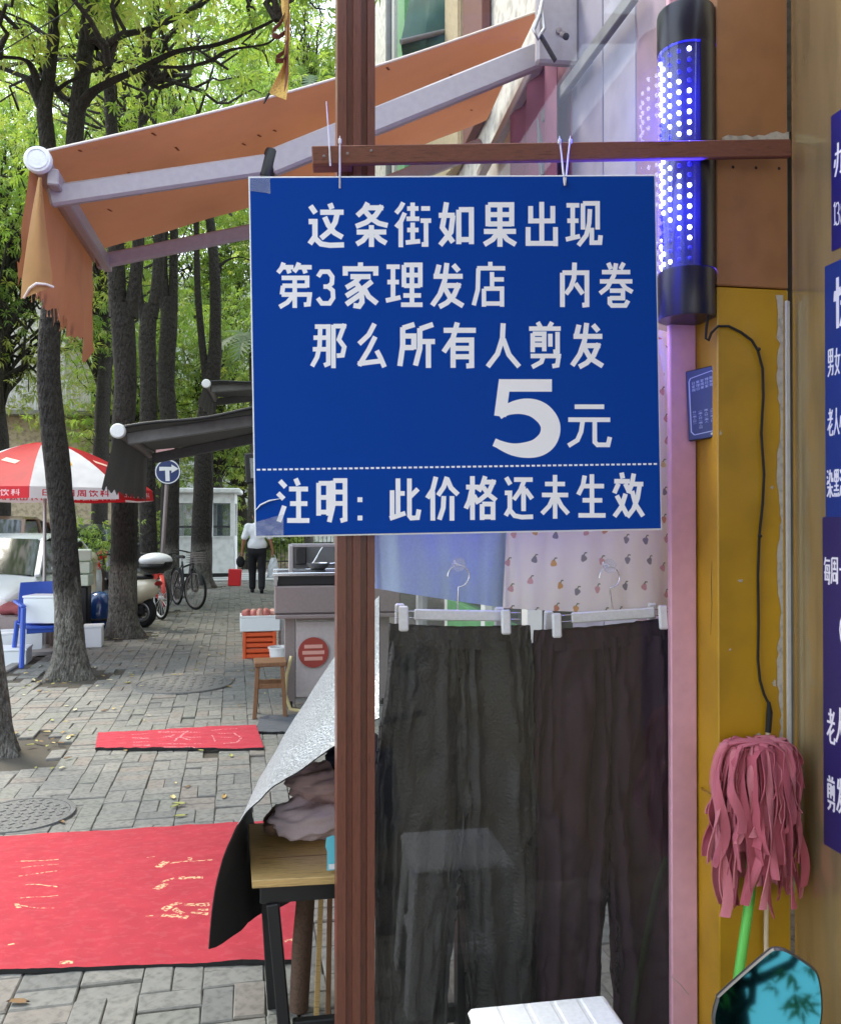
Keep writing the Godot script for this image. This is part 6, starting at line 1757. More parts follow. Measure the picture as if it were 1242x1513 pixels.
func palm(label: String, at: Vector3, h: float, seed_: int) -> void:
	var o := thing("palm_tree", label, "palm", at, "palms beyond the booth")
	part(o, "trunk", trunk([Vector3(0, -0.1, 0), Vector3(0.1, h * 0.5, 0), Vector3(0.05, h, 0)], [0.16, 0.12, 0.10], 0.0, seed_, -9.0, Color(0.10, 0.09, 0.07)), M.bark)
	var r := RandomNumberGenerator.new(); r.seed = seed_
	for k in 13:
		var a := TAU * k / 13.0 + r.randf_range(-0.2, 0.2)
		var d := Vector3(cos(a), 0, sin(a)); var s := Vector3(-sin(a), 0, cos(a))
		var m := MB.new(); m.tint = Color(0.16, 0.22, 0.13)
		var lift := r.randf_range(0.3, 1.2)
		var prev := Vector3(0.05, h, 0)
		for i in 15:
			var t := (i + 1) / 15.0
			var p := Vector3(0.05, h, 0) + d * 1.7 * t + Vector3(0, lift * t - 1.5 * t * t, 0)
			for e in [-1.0, 1.0]:
				var tip: Vector3 = p + s * e * 0.55 * sin(t * PI * 0.85 + 0.2) + d * 0.28 + Vector3(0, -0.2, 0)
				m.tri(prev, p, tip, Vector3.UP)
			m.tri(prev + s * 0.012, p, prev - s * 0.012, Vector3.UP)
			prev = p
		part(o, "frond", m, M.leaf)

func build_trees() -> void:
	street_tree("leaning tree trunk with spreading roots beside the small red mat", 6.06, [[[0, 1116, 62], [-10, 1000, 46], [-26, 880, 42], [-66, 640, 36], [-84, 300, 34], [-96, 0, 30], [-100, -240, 24]]], Vector3(-2.9, 7.2, -6.2), Vector3(2.2, 1.5, 2.2), 36, 30, 301)
	street_tree("forked dark tree between the umbrella and the orange awning", 8.82, [
		[[105, 1003, 62], [101, 900, 52], [95, 790, 47], [82, 660, 46], [73, 570, 44], [74, 490, 40], [78, 440, 34]],
		[[76, 490, 30], [75, 400, 27], [73, 300, 27], [71, 215, 26], [66, 160, 24], [74, 100, 20], [80, 30, 18], [70, -60, 15]],
		[[80, 480, 32], [98, 400, 27], [108, 300, 27], [110, 220, 28], [114, 165, 26], [122, 110, 26], [130, 50, 26], [142, -40, 20]],
		[[62, 160, 18], [44, 120, 18], [22, 108, 17, 0.1], [-20, 90, 15, 0.2], [-60, 60, 12, 0.3]],
		[[58, 135, 13], [50, 105, 13, -0.1], [36, 88, 12, -0.2], [0, 84, 11, -0.3]],
		[[112, 170, 20], [135, 138, 20, -0.1], [170, 118, 18, -0.3], [215, 98, 16, -0.5], [262, 76, 14, -0.7], [320, 66, 12, -0.9], [372, 46, 9, -1.0], [408, 28, 6, -1.1]],
		[[218, 98, 12, -0.5], [270, 99, 11, -0.6], [310, 90, 10, -0.8], [340, 74, 9, -0.9], [390, 66, 6, -1.0], [406, 56, 4, -1.1]],
		[[140, 70, 20], [180, 52, 19, 0.2], [225, 42, 17, 0.3], [265, 22, 15, 0.4], [300, 3, 13, 0.5], [340, -40, 10, 0.6]],
		[[84, 134, 9], [100, 122, 8, -0.2], [130, 108, 8, -0.4], [160, 95, 6, -0.6]],
		[[108, 150, 17], [90, 140, 15, 0.1], [76, 120, 12, 0.2]],
		[[78, 60, 8], [50, 38, 8, 0.2], [18, 22, 7, 0.3], [-20, 10, 6, 0.3]],
	], Vector3(-1.9, 7.3, -8.6), Vector3(2.6, 1.3, 2.2), 54, 26, 302)
	street_tree("thick dark trunk with limewashed foot beside the cream scooter", 11.79, [
		[[181, 943, 60], [182, 860, 52], [184, 760, 48], [182, 650, 44], [186, 560, 42], [182, 480, 46], [180, 450, 40]],
		[[176, 470, 30], [172, 400, 28], [171, 330, 26], [168, 240, 22], [160, 100, 16]],
		[[190, 470, 26], [200, 420, 22], [205, 350, 20], [207, 260, 17], [215, 120, 12]],
	], Vector3(-2.2, 8.3, -11.8), Vector3(3.0, 1.9, 2.6), 42, 26, 303)
	street_tree("slim forked trunk just past the tree with the cream scooter", 14.6, [
		[[222, 880, 40], [220, 800, 33], [217, 700, 32], [220, 590, 32], [218, 500, 32], [222, 450, 28]],
		[[224, 470, 22], [232, 420, 20], [236, 350, 18], [238, 250, 15]], [[214, 480, 14], [204, 420, 13], [204, 330, 12], [200, 220, 9]],
	], Vector3(-2.2, 8.8, -14.8), Vector3(3.0, 2.2, 2.6), 42, 24, 304)
	street_tree("straight dark trunk behind the round blue road sign", 17.4, [
		[[250, 872, 42], [251, 780, 36], [252, 660, 34], [246, 570, 32], [249, 490, 34], [250, 440, 30]],
		[[245, 460, 18], [240, 390, 17], [243, 310, 14], [238, 220, 10]], [[256, 460, 16], [257, 380, 14], [258, 300, 12], [262, 200, 9]],
	], Vector3(-2.2, 9.8, -17.4), Vector3(3.0, 2.6, 2.6), 42, 22, 305)
	street_tree("tall wavy trunk in front of the white guard booth", 19.97, [
		[[296, 868, 50], [298, 800, 40], [301, 700, 38], [304, 620, 36], [314, 560, 32], [318, 500, 24], [318, 420, 22], [314, 360, 20], [308, 300, 15]],
		[[306, 570, 14], [298, 500, 12], [292, 420, 11], [290, 330, 9]], [[318, 400, 8], [335, 385, 7], [356, 380, 6], [380, 390, 4]],
	], Vector3(-1.6, 10.8, -20.0), Vector3(3.2, 3.0, 2.6), 46, 22, 306)
	# trees behind the camera shade the pavement and show in the glass
	# across the road and at the end of the street; two more stand behind the camera and show in the glass
	var spec := [
		["broad lime green tree across the road behind the umbrella", Vector3(-7.6, 0, -15.0), 7.0, Vector3(3.2, 4.0, 2.8), 80, 34, 0.17, GREENS, 0.45],
		["lime green tree across the road with low hanging boughs", Vector3(-6.2, 0, -20.5), 8.4, Vector3(3.0, 5.2, 2.6), 90, 34, 0.18, GREENS, 0.20],
		["fresh green tree beyond the road behind the forked trunk", Vector3(-9.4, 0, -23.0), 9.5, Vector3(3.6, 5.0, 3.0), 80, 34, 0.20, GREENS, 0.22],
		["tall yellow green tree between the road and the far house", Vector3(-5.2, 0, -26.0), 12.0, Vector3(3.6, 6.0, 2.8), 90, 34, 0.21, GREENS, 0.22],
		["mid green tree left of the guard booth", Vector3(-4.9, 0, -30.5), 6.0, Vector3(2.4, 3.4, 2.4), 50, 34, 0.21, GREENS, 0.18],
		["bluish green tree behind the guard booth", Vector3(-2.2, 0, -31.0), 6.4, Vector3(2.8, 3.8, 2.4), 60, 34, 0.21, GREENS, 0.2],
		["tall bluish green tree at the end of the pavement", Vector3(1.0, 0, -33.0), 12.5, Vector3(4.2, 8.5, 2.6), 130, 34, 0.22, GREENS, 0.24],
		["high crowned yellow green tree at the street end", Vector3(-2.6, 0, -37.0), 14.0, Vector3(4.0, 5.0, 3.0), 80, 34, 0.26, GREENS, 0.25],
		["high crowned deep green tree beyond the far house", Vector3(-9.0, 0, -36.0), 13.0, Vector3(4.4, 6.0, 3.4), 80, 34, 0.26, GREENS, 0.25],
		["spreading tree at the far left across the road", Vector3(-12.6, 0, -24.0), 7.4, Vector3(3.6, 4.6, 3.0), 64, 34, 0.22, GREENS, 0.25],
		["tall soft green tree far behind the others", Vector3(-6.2, 0, -46.0), 17.0, Vector3(5.5, 7.0, 3.0), 80, 34, 0.32, GREENS, 0.28],
		["very tall tree far off above the shop roofs", Vector3(3.6, 0, -44.0), 15.0, Vector3(5.5, 9.0, 3.0), 90, 34, 0.32, GREENS, 0.28],
		["low dense tree filling the gap far down the road", Vector3(-9.5, 0, -48.0), 6.0, Vector3(5.5, 5.0, 2.5), 70, 34, 0.32, GREENS, 0.28],
		["low leafy tree filling the far end of the pavement", Vector3(-2.0, 0, -47.0), 5.5, Vector3(5.0, 5.0, 2.5), 70, 34, 0.32, GREENS, 0.28],
	]
	spec.append(["tall leafy tree rising behind the orange awning", Vector3(0.9, 0, -29.5), 17.5, Vector3(3.6, 5.5, 2.5), 100, 34, 0.22, GREENS, 0.24])
	spec.append(["street tree behind the photographer, seen only in reflections", Vector3(-2.0, 0, 2.6), 6.0, Vector3(2.6, 2.4, 2.4), 44, 34, 0.15, GREENS, 0.2])
	spec.append(["second street tree behind the photographer, seen only in reflections", Vector3(-2.0, 0, 6.4), 5.2, Vector3(2.8, 3.0, 2.6), 50, 34, 0.17, GREENS, 0.2])
	spec.append(["tree across the road behind the photographer, in reflections only", Vector3(-7.0, 0, 9.0), 5.0, Vector3(4.0, 4.4, 3.5), 60, 34, 0.24, GREENS, 0.3])
	var k := 0
	for s in spec:
		far_tree(s[0], s[1], s[2], s[3], s[4], s[5], s[6], s[7], 400 + k * 7, s[8])
		k += 1
	palm("pale feathery palm beside the wavy trunk", Vector3(-0.9, 0, -24.8) + Vector3(0, 0, -2.6), 7.4, 501)
	palm("tall bluish palm above the orange awning", Vector3(0.9, 0, -26.5), 15.2, 502)
	for e in [[Vector3(-0.6, 0, -27.6), 0.9, "yellow green clipped shrub behind the railing"], [Vector3(0.5, 0, -27.9), 1.0, "leafy shrub near the end of the railing"], [Vector3(-3.4, 0, -27.4), 1.1, "dark shrub left of the guard booth"]]:
		far_tree(e[2], e[0], e[1], Vector3(0.9, 0.7, 0.6), 26, 30, 0.10, GREENS, 600 + k, 0.05, "hedge_shrub")
		k += 1

# ---------- bodies as smooth fields ----------
func net(bones: Array, cell: float, m: MB, blend := 0.02) -> void:
	# bones: [a, b, ra, rb]; tapered capsules joined with a smooth minimum, meshed as surface nets
	var lo := Vector3.INF; var hi := -Vector3.INF
	for b in bones:
		var g: float = maxf(b[2], b[3]) + cell * 2.0
		lo = lo.min(b[0] - Vector3.ONE * g).min(b[1] - Vector3.ONE * g); hi = hi.max(b[0] + Vector3.ONE * g).max(b[1] + Vector3.ONE * g)
	var n := Vector3i(((hi - lo) / cell).ceil()) + Vector3i.ONE
	var val := PackedFloat32Array(); val.resize(n.x * n.y * n.z); val.fill(1.0)
	var hit := {}
	for b in bones:
		var g: float = maxf(b[2], b[3]) + cell * 2.0 + blend
		var l := Vector3i(((b[0].min(b[1]) - Vector3.ONE * g - lo) / cell).floor()).clamp(Vector3i.ZERO, n - Vector3i.ONE)
		var h := Vector3i(((b[0].max(b[1]) + Vector3.ONE * g - lo) / cell).ceil()).clamp(Vector3i.ZERO, n - Vector3i.ONE)
		var ab: Vector3 = b[1] - b[0]; var l2 := maxf(ab.length_squared(), 1e-9)
		for z in range(l.z, h.z + 1):
			for y in range(l.y, h.y + 1):
				for x in range(l.x, h.x + 1):
					var p := lo + Vector3(x, y, z) * cell
					var t := clampf((p - b[0]).dot(ab) / l2, 0, 1)
					var d: float = (p - b[0] - ab * t).length() - lerpf(b[2], b[3], t)
					var i := x + n.x * (y + n.y * z)
					var o := val[i]
					var k := maxf(blend - absf(o - d), 0.0) / blend
					val[i] = minf(o, d) - k * k * blend * 0.25
	var at := {}
	var step := [1, n.x, n.x * n.y]
	for z in n.z - 1:
		for y in n.y - 1:
			for x in n.x - 1:
				var i := x + n.x * (y + n.y * z)
				var sum := Vector3.ZERO; var cnt := 0
				var inside := 0
				for c in 8:
					if val[i + (c & 1) + (n.x if c & 2 else 0) + (step[2] if c & 4 else 0)] < 0.0: inside += 1
				if inside == 0 or inside == 8: continue
				for e in [[0, 1], [2, 3], [4, 5], [6, 7], [0, 2], [1, 3], [4, 6], [5, 7], [0, 4], [1, 5], [2, 6], [3, 7]]:
					var c0: int = e[0]; var c1: int = e[1]
					var v0 := val[i + (c0 & 1) + (n.x if c0 & 2 else 0) + (step[2] if c0 & 4 else 0)]
					var v1 := val[i + (c1 & 1) + (n.x if c1 & 2 else 0) + (step[2] if c1 & 4 else 0)]
					if (v0 < 0.0) != (v1 < 0.0):
						var t := v0 / (v0 - v1)
						var q0 := Vector3(c0 & 1, (c0 >> 1) & 1, c0 >> 2); var q1 := Vector3(c1 & 1, (c1 >> 1) & 1, c1 >> 2)
						sum += q0.lerp(q1, t); cnt += 1
				var p := lo + (Vector3(x, y, z) + sum / cnt) * cell
				var gx := Vector3(val[i + 1] - val[i], val[i + n.x] - val[i], val[i + step[2]] - val[i])
				at[i] = m.vert(p, gx.normalized() if gx.length_squared() > 1e-12 else Vector3.UP)
	for i in at:
		for ax in 3:
			var j: int = i
			var v0 := val[j]; var v1 := val[j + step[ax]]
			if (v0 < 0.0) == (v1 < 0.0): continue
			var u: int = step[(ax + 1) % 3]; var w: int = step[(ax + 2) % 3]
			if at.has(j - u) and at.has(j - w) and at.has(j - u - w):
				m.face(at[j], at[j - u], at[j - u - w]); m.face(at[j], at[j - u - w], at[j - w])

func build_man() -> void:
	# seen from behind, walking away from the camera (towards -z), bag in the right hand
	var o := thing("person", "person in white shirt and black trousers walking away with plastic bag", "person", Vector3(-0.45, 0, -18.3))
	var S := func(x: float, y: float, z: float) -> Vector3: return Vector3(x, y, z)
	var hipL: Vector3 = S.call(-0.095, 0.90, 0.0); var hipR: Vector3 = S.call(0.095, 0.90, 0.0)
	var kneeL: Vector3 = S.call(-0.10, 0.50, -0.10); var kneeR: Vector3 = S.call(0.10, 0.49, 0.02)
	var ankL: Vector3 = S.call(-0.10, 0.09, -0.10); var ankR: Vector3 = S.call(0.10, 0.12, 0.26)
	var shL: Vector3 = S.call(-0.19, 1.40, 0.0); var shR: Vector3 = S.call(0.19, 1.40, 0.0)
	var elL: Vector3 = S.call(-0.27, 1.14, 0.04); var elR: Vector3 = S.call(0.27, 1.14, -0.03)
	var wrL: Vector3 = S.call(-0.31, 0.90, -0.04); var wrR: Vector3 = S.call(0.32, 0.90, -0.02)
	var body := MB.new()
	net([[S.call(0, 1.36, 0), S.call(0, 1.50, 0), 0.065, 0.055], [S.call(0, 1.585, -0.01), S.call(0, 1.64, 0.0), 0.078, 0.088], [S.call(0, 1.54, -0.05), S.call(0, 1.56, -0.06), 0.045, 0.05], [S.call(-0.085, 1.59, 0.0), S.call(-0.09, 1.62, 0.01), 0.016, 0.02], [S.call(0.085, 1.59, 0.0), S.call(0.09, 1.62, 0.01), 0.016, 0.02], [S.call(0, 1.575, -0.10), S.call(0, 1.61, -0.09), 0.014, 0.010],
		[S.call(-0.06, 1.30, 0), S.call(0.06, 1.30, 0), 0.11, 0.11], [S.call(0, 1.3, 0), S.call(0, 0.95, 0), 0.13, 0.12], [shL, elL, 0.05, 0.042], [elL, wrL, 0.042, 0.028], [shR, elR, 0.05, 0.042], [elR, wrR, 0.042, 0.028], [S.call(-0.12, 1.36, 0), shL, 0.06, 0.055], [S.call(0.12, 1.36, 0), shR, 0.06, 0.055],
		[hipL, kneeL, 0.075, 0.05], [kneeL, ankL, 0.05, 0.036], [hipR, kneeR, 0.075, 0.05], [kneeR, ankR, 0.05, 0.036]], 0.016, body, 0.03)
	for s in [[wrL, -1.0], [wrR, 1.0]]:
		var w: Vector3 = s[0]
		var bones := [[w, w + Vector3(s[1] * 0.004, -0.075, -0.004), 0.024, 0.026]]
		for f in 4:
			var k := w + Vector3(s[1] * 0.006, -0.085, -0.030 + f * 0.020)
			var ln: float = [0.062, 0.074, 0.070, 0.054][3 - f]
			var m1 := k + Vector3(-s[1] * 0.006, -ln * 0.55, 0.0); var m2 := m1 + Vector3(-s[1] * ln * 0.34, -ln * 0.28, 0)
			bones.append([k, m1, 0.010, 0.009]); bones.append([m1, m2, 0.009, 0.008])
		var th := w + Vector3(-s[1] * 0.004, -0.035, -0.026)
		bones.append([th, th + Vector3(-s[1] * 0.014, -0.035, -0.020), 0.012, 0.010]); bones.append([th + Vector3(-s[1] * 0.014, -0.035, -0.020), th + Vector3(-s[1] * 0.022, -0.062, -0.012), 0.010, 0.008])
		net(bones, 0.0045, body, 0.006)
	part(o, "body", body, M.skin)
	var sh := MB.new()
	net([[S.call(-0.07, 1.33, 0), S.call(0.07, 1.33, 0), 0.135, 0.135], [S.call(0, 1.3, 0), S.call(0, 1.02, 0), 0.155, 0.145], [S.call(-0.06, 1.02, 0), S.call(0.06, 1.02, 0), 0.145, 0.145], [S.call(-0.10, 1.385, 0), shL, 0.075, 0.07], [S.call(0.10, 1.385, 0), shR, 0.075, 0.07], [shL, elL + Vector3(0.005, 0.04, 0), 0.074, 0.068], [shR, elR + Vector3(-0.005, 0.04, 0), 0.074, 0.068], [S.call(0, 1.42, 0.0), S.call(0, 1.455, 0), 0.075, 0.07]], 0.02, sh, 0.04)
	part(o, "shirt", sh, M.white_shirt)
	var tr := MB.new()
	net([[S.call(-0.05, 0.95, 0), S.call(0.05, 0.95, 0), 0.125, 0.125], [S.call(-0.06, 0.88, 0.01), S.call(0.06, 0.88, 0.01), 0.13, 0.13], [hipL, kneeL, 0.105, 0.082], [kneeL, ankL + Vector3(0, 0.03, 0), 0.082, 0.07], [hipR, kneeR, 0.105, 0.082], [kneeR, ankR + Vector3(0, 0.02, -0.02), 0.082, 0.07]], 0.02, tr, 0.03)
	part(o, "trousers", tr, M.dark_cloth)
	var hr := MB.new()
	net([[S.call(0, 1.655, 0.012), S.call(0, 1.665, -0.02), 0.092, 0.088], [S.call(0, 1.60, 0.035), S.call(0, 1.65, 0.03), 0.072, 0.085]], 0.012, hr, 0.02)
	part(o, "hair", hr, M.dark_cloth)
	for s in [[ankL, 0.0], [ankR, 0.55]]:
		var a: Vector3 = s[0]
		var f := Vector3(0, -sin(s[1]), -cos(s[1]))
		var m := MB.new()
		net([[a + Vector3(0, -0.05, 0.03), a + Vector3(0, -0.055, 0.0) + f * 0.16, 0.036, 0.034], [a + Vector3(0, -0.05, 0.02), a, 0.036, 0.042]], 0.010, m, 0.02)
		part(o, "shoe", m, M.dark_cloth)
	part(o, "belt", MB.new().lathe([[0.158, 0.975], [0.162, 0.98], [0.162, 1.005], [0.158, 1.01]], 28, Vector3.ZERO, Basis.IDENTITY.scaled(Vector3(1.22, 1, 0.92))), M.black)
	# carrier bag hanging from the right hand
	var bag := thing("plastic_bag", "white plastic carrier bag in the hand of the walking person", "bag", o.position + Vector3(0.34, 0.32, -0.02))
	var P := []
	for j in 9:
		var t := j / 8.0
		var row := []
		for i in 21:
			var a := TAU * i / 20.0
			row.append(Vector3(cos(a) * (0.13 - 0.08 * t * t + 0.012 * sin(a * 5.0 + j)), t * 0.42, sin(a) * (0.07 - 0.03 * t + 0.012 * sin(a * 4.0 + j * 2))))
		P.append(row)
	part(bag, "sack", MB.new().grid(P), mat(rgb(232, 236, 240), 0.4, {"back": rgb(180, 185, 190)}))
	part(bag, "handle", MB.new().tube([Vector3(-0.05, 0.42, 0), Vector3(-0.03, 0.47, 0), Vector3(0, 0.49, 0), Vector3(0.03, 0.47, 0), Vector3(0.05, 0.42, 0)], 0.008, 6), M.white_plastic)
	var pouch := thing("black_bag", "small black bag in the other hand of the walking person", "bag", o.position + Vector3(-0.36, 0.55, -0.06))
	part(pouch, "sack", MB.new().ellipsoid(Vector3(0.01, 0.11, 0), Vector3(0.09, 0.12, 0.07), Basis.IDENTITY, 16, 12), M.dark_cloth)
	part(pouch, "strap", MB.new().tube([Vector3(-0.03, 0.21, 0), Vector3(0.03, 0.27, 0), Vector3(0.07, 0.21, 0)], 0.008, 6), M.dark_cloth)

# ---------- two wheelers ----------
func wheel_part(o: Node, c: Vector3, r: float, tr: float, spokes: int, rim: Material, steer := 0.0) -> void:
	var ring := []; var rr := []
	var b := Basis(Vector3.UP, steer)
	for k in 28:
		ring.append(b * Vector3(cos(TAU * k / 28) * r, sin(TAU * k / 28) * r, 0)); rr.append(b * Vector3(cos(TAU * k / 28) * (r - tr * 1.2), sin(TAU * k / 28) * (r - tr * 1.2), 0))
	var w := part(o, "wheel", MB.new().tube(ring, tr, 8, false, true), M.tyre, c)
	var m := MB.new().tube(rr, tr * 0.7, 6, false, true)
	m.tube([b * Vector3(0, 0, -0.04), b * Vector3(0, 0, 0.04)], 0.03, 10)
	for k in spokes: m.tube([b * Vector3(0, 0, 0), rr[int(28.0 * k / spokes)]], 0.0035 if spokes > 8 else 0.016, 5, false)
	part(w, "rim", m, rim)

func bicycle(label: String, at: Vector3, yaw: float, paint: Material, rim: Material, basket: bool) -> void:
	var o := thing("bicycle", label, "bicycle", at, "bicycles parked by the trees", yaw)
	var r := 0.315
	wheel_part(o, Vector3(-0.5, r + 0.02, 0), r, 0.022, 14, rim)
	wheel_part(o, Vector3(0.5, r + 0.02, 0), r, 0.022, 14, rim, 0.25)
	var f := MB.new()
	var bb := Vector3(-0.08, 0.30, 0); var seat := Vector3(-0.22, 0.80, 0); var head := Vector3(0.36, 0.82, 0); var rear := Vector3(-0.5, r + 0.02, 0); var frontx := Vector3(0.5, r + 0.02, 0)
	f.tube([bb, seat], 0.018, 8); f.tube([bb, head + Vector3(0.015, -0.10, 0)], 0.022, 8); f.tube([seat + Vector3(0.03, -0.10, 0), head + Vector3(0.005, -0.03, 0)], 0.018, 8)
	for s in [-0.05, 0.05]:
		f.tube([rear + Vector3(0, 0, s), bb + Vector3(0, 0, s * 0.5)], 0.010, 6); f.tube([rear + Vector3(0, 0, s), seat + Vector3(0.02, -0.06, s * 0.3)], 0.010, 6)
	part(o, "frame", f, paint)
	var fk := MB.new().tube([head + Vector3(-0.02, 0.08, 0), head + Vector3(0.02, -0.12, 0)], 0.020, 8)
	for s in [-0.05, 0.05]: fk.tube([head + Vector3(0.02, -0.12, s * 0.8), frontx + Vector3(0, 0, s)], 0.012, 6)
	part(o, "fork", fk, paint)
	part(o, "handlebar", MB.new().tube([head + Vector3(-0.14, 0.20, -0.28), head + Vector3(-0.04, 0.20, -0.20), head + Vector3(-0.01, 0.16, -0.04), head + Vector3(-0.01, 0.16, 0.04), head + Vector3(-0.04, 0.20, 0.20), head + Vector3(-0.14, 0.20, 0.28)], 0.013, 8), M.black)
	part(o, "stem", MB.new().tube([head + Vector3(-0.02, 0.06, 0), head + Vector3(-0.01, 0.17, 0)], 0.014, 8), M.chrome)
	part(o, "saddle", MB.new().prism([Vector2(-0.16, -0.08), Vector2(-0.17, 0.0), Vector2(-0.16, 0.08), Vector2(-0.05, 0.06), Vector2(0.02, 0.025), Vector2(0.13, 0.018), Vector2(0.13, -0.018), Vector2(0.02, -0.025), Vector2(-0.05, -0.06)], 0, 0.05, Transform3D(Basis(Vector3.RIGHT, Vector3.BACK, Vector3.UP).orthonormalized() if false else Basis(Vector3.RIGHT, -PI / 2), seat + Vector3(0, 0.06, 0)), 0.012), M.black)
	part(o, "seat_post", MB.new().tube([seat, seat + Vector3(-0.01, 0.07, 0)], 0.012, 8), M.chrome)
	part(o, "crank", MB.new().tube([bb + Vector3(0.12, -0.12, 0.06), bb + Vector3(0, 0, 0.06), bb + Vector3(0, 0, -0.06), bb + Vector3(-0.12, 0.12, -0.06)], 0.010, 6).lathe([[0.0, 0.002], [0.09, 0.002], [0.09, -0.002], [0.0, -0.002]], 20, bb + Vector3(0, 0, 0.045), Basis(Vector3.RIGHT, PI / 2)), M.black)
	for w in [[rear, 0.2, 2.6], [frontx, 0.3, 2.4]]:
		var arc := []
		for k in 9:
			var a := lerpf(w[1], w[2], k / 8.0)
			arc.append([w[0] + Vector3(cos(a) * (r + 0.035), sin(a) * (r + 0.035), -0.03), w[0] + Vector3(cos(a) * (r + 0.045), sin(a) * (r + 0.045), 0), w[0] + Vector3(cos(a) * (r + 0.035), sin(a) * (r + 0.035), 0.03)])
		part(o, "mudguard", MB.new().grid(arc, 0.003), paint)
	part(o, "kickstand", MB.new().tube([rear + Vector3(0.08, -0.02, 0.05), Vector3(-0.40, 0.005, 0.16)], 0.009, 6), M.black)
	if basket:
		var bk := MB.new()
		for k in 5:
			bk.tube([head + Vector3(0.06, 0.16 - k * 0.04, -0.13), head + Vector3(0.30, 0.16 - k * 0.04, -0.13), head + Vector3(0.30, 0.16 - k * 0.04, 0.13), head + Vector3(0.06, 0.16 - k * 0.04, 0.13)], 0.005, 5, false, true)
		part(o, "basket", bk, M.steel_dull)

func scooter(label: String, at: Vector3, yaw: float, paint: Material, top_box: bool) -> void:
	var o := thing("parked_scooter", label, "scooter", at, "scooters parked by the trees", yaw)
	wheel_part(o, Vector3(-0.58, 0.225, 0), 0.18, 0.05, 5, M.steel)
	wheel_part(o, Vector3(0.62, 0.225, 0), 0.18, 0.05, 5, M.steel, 0.1)
	var rows := []
	# tail body
	for s in [[-0.86, 0.62, 0.04, 0.05], [-0.78, 0.58, 0.13, 0.12], [-0.60, 0.54, 0.18, 0.19], [-0.40, 0.50, 0.19, 0.21], [-0.22, 0.44, 0.17, 0.18], [-0.12, 0.38, 0.13, 0.12]]:
		var row := []
		for i in 17:
			var a := TAU * i / 16.0
			row.append(Vector3(s[0], s[1] + sin(a) * s[3], cos(a) * s[2]))
		rows.append(row)
	part(o, "body", MB.new().grid(rows), paint)
	part(o, "floorboard", MB.new().box(Vector3(0.10, 0.29, 0), Vector3(0.56, 0.07, 0.30), Basis.IDENTITY, 0.02), paint)
	rows = []
	for s in [[0.36, 0.30, 0.15, 0.02], [0.40, 0.42, 0.20, 0.06], [0.42, 0.60, 0.22, 0.09], [0.38, 0.80, 0.20, 0.09], [0.32, 0.93, 0.13, 0.07]]:
		var row := []
		for i in 13:
			var a := PI * i / 12.0
			row.append(Vector3(s[0] + sin(a) * s[3] * 1.6, s[1], cos(a) * s[2]))
		rows.append(row)
	part(o, "leg_shield", MB.new().grid(rows, 0.015), paint)
	rows = []
	for k in 9:
		var a := lerpf(0.3, 2.7, k / 8.0)
		var row := []
		for i in 7: row.append(Vector3(0.62 + cos(a) * (0.25 - absf(i - 3) * 0.008), 0.225 + sin(a) * (0.25 - absf(i - 3) * 0.008), (i - 3) * 0.026))
		rows.append(row)
	part(o, "front_mudguard", MB.new().grid(rows, 0.006), paint)
	part(o, "seat", MB.new().ellipsoid(Vector3(-0.40, 0.74, 0), Vector3(0.36, 0.07, 0.15), Basis(Vector3.BACK, 0.05), 20, 10), M.black)
	part(o, "fork", MB.new().tube([Vector3(0.62, 0.225, 0.08), Vector3(0.55, 0.40, 0.08), Vector3(0.38, 0.86, 0), Vector3(0.33, 1.0, 0)], 0.024, 8), M.black)
	part(o, "handlebar", MB.new().tube([Vector3(0.18, 1.03, -0.34), Vector3(0.28, 1.03, -0.18), Vector3(0.33, 1.0, 0), Vector3(0.28, 1.03, 0.18), Vector3(0.18, 1.03, 0.34)], 0.016, 8), M.black)
	part(o, "head_cowl", MB.new().ellipsoid(Vector3(0.36, 0.99, 0), Vector3(0.11, 0.10, 0.15)), paint)
	part(o, "headlight", MB.new().ellipsoid(Vector3(0.445, 0.98, 0), Vector3(0.03, 0.055, 0.075)), M.white_plastic)
	for s in [-1.0, 1.0]:
		part(o, "mirror", MB.new().tube([Vector3(0.27, 1.03, s * 0.22), Vector3(0.25, 1.16, s * 0.30)], 0.006, 6).ellipsoid(Vector3(0.25, 1.20, s * 0.32), Vector3(0.015, 0.045, 0.065)), M.black)
		part(o, "shock_absorber", MB.new().tube([Vector3(-0.58, 0.225, s * 0.13), Vector3(-0.52, 0.48, s * 0.13)], 0.025, 8), M.black)
	part(o, "engine", MB.new().box(Vector3(-0.42, 0.25, 0), Vector3(0.42, 0.17, 0.2), Basis.IDENTITY, 0.04), M.black)
	part(o, "tail_light", MB.new().ellipsoid(Vector3(-0.85, 0.64, 0), Vector3(0.03, 0.035, 0.09)), mat(rgb(170, 20, 24), 0.3))
	part(o, "stand", MB.new().tube([Vector3(-0.25, 0.2, 0.1), Vector3(-0.30, 0.01, 0.2)], 0.012, 6), M.black)
	if top_box:
		var bx := part(o, "top_box", MB.new().ellipsoid(Vector3(-0.80, 0.89, 0), Vector3(0.22, 0.10, 0.24), Basis.IDENTITY, 22, 12), M.black)
		part(bx, "lid", MB.new().ellipsoid(Vector3(-0.80, 0.97, 0), Vector3(0.225, 0.11, 0.245), Basis.IDENTITY, 22, 12), M.white_plastic)
		part(bx, "handle", MB.new().box(Vector3(-1.01, 0.93, 0), Vector3(0.05, 0.05, 0.16), Basis.IDENTITY, 0.01), M.black)
		part(o, "rack", MB.new().beam(Vector3(-0.6, 0.76, 0), Vector3(-0.9, 0.80, 0), 0.12, 0.02), M.black)

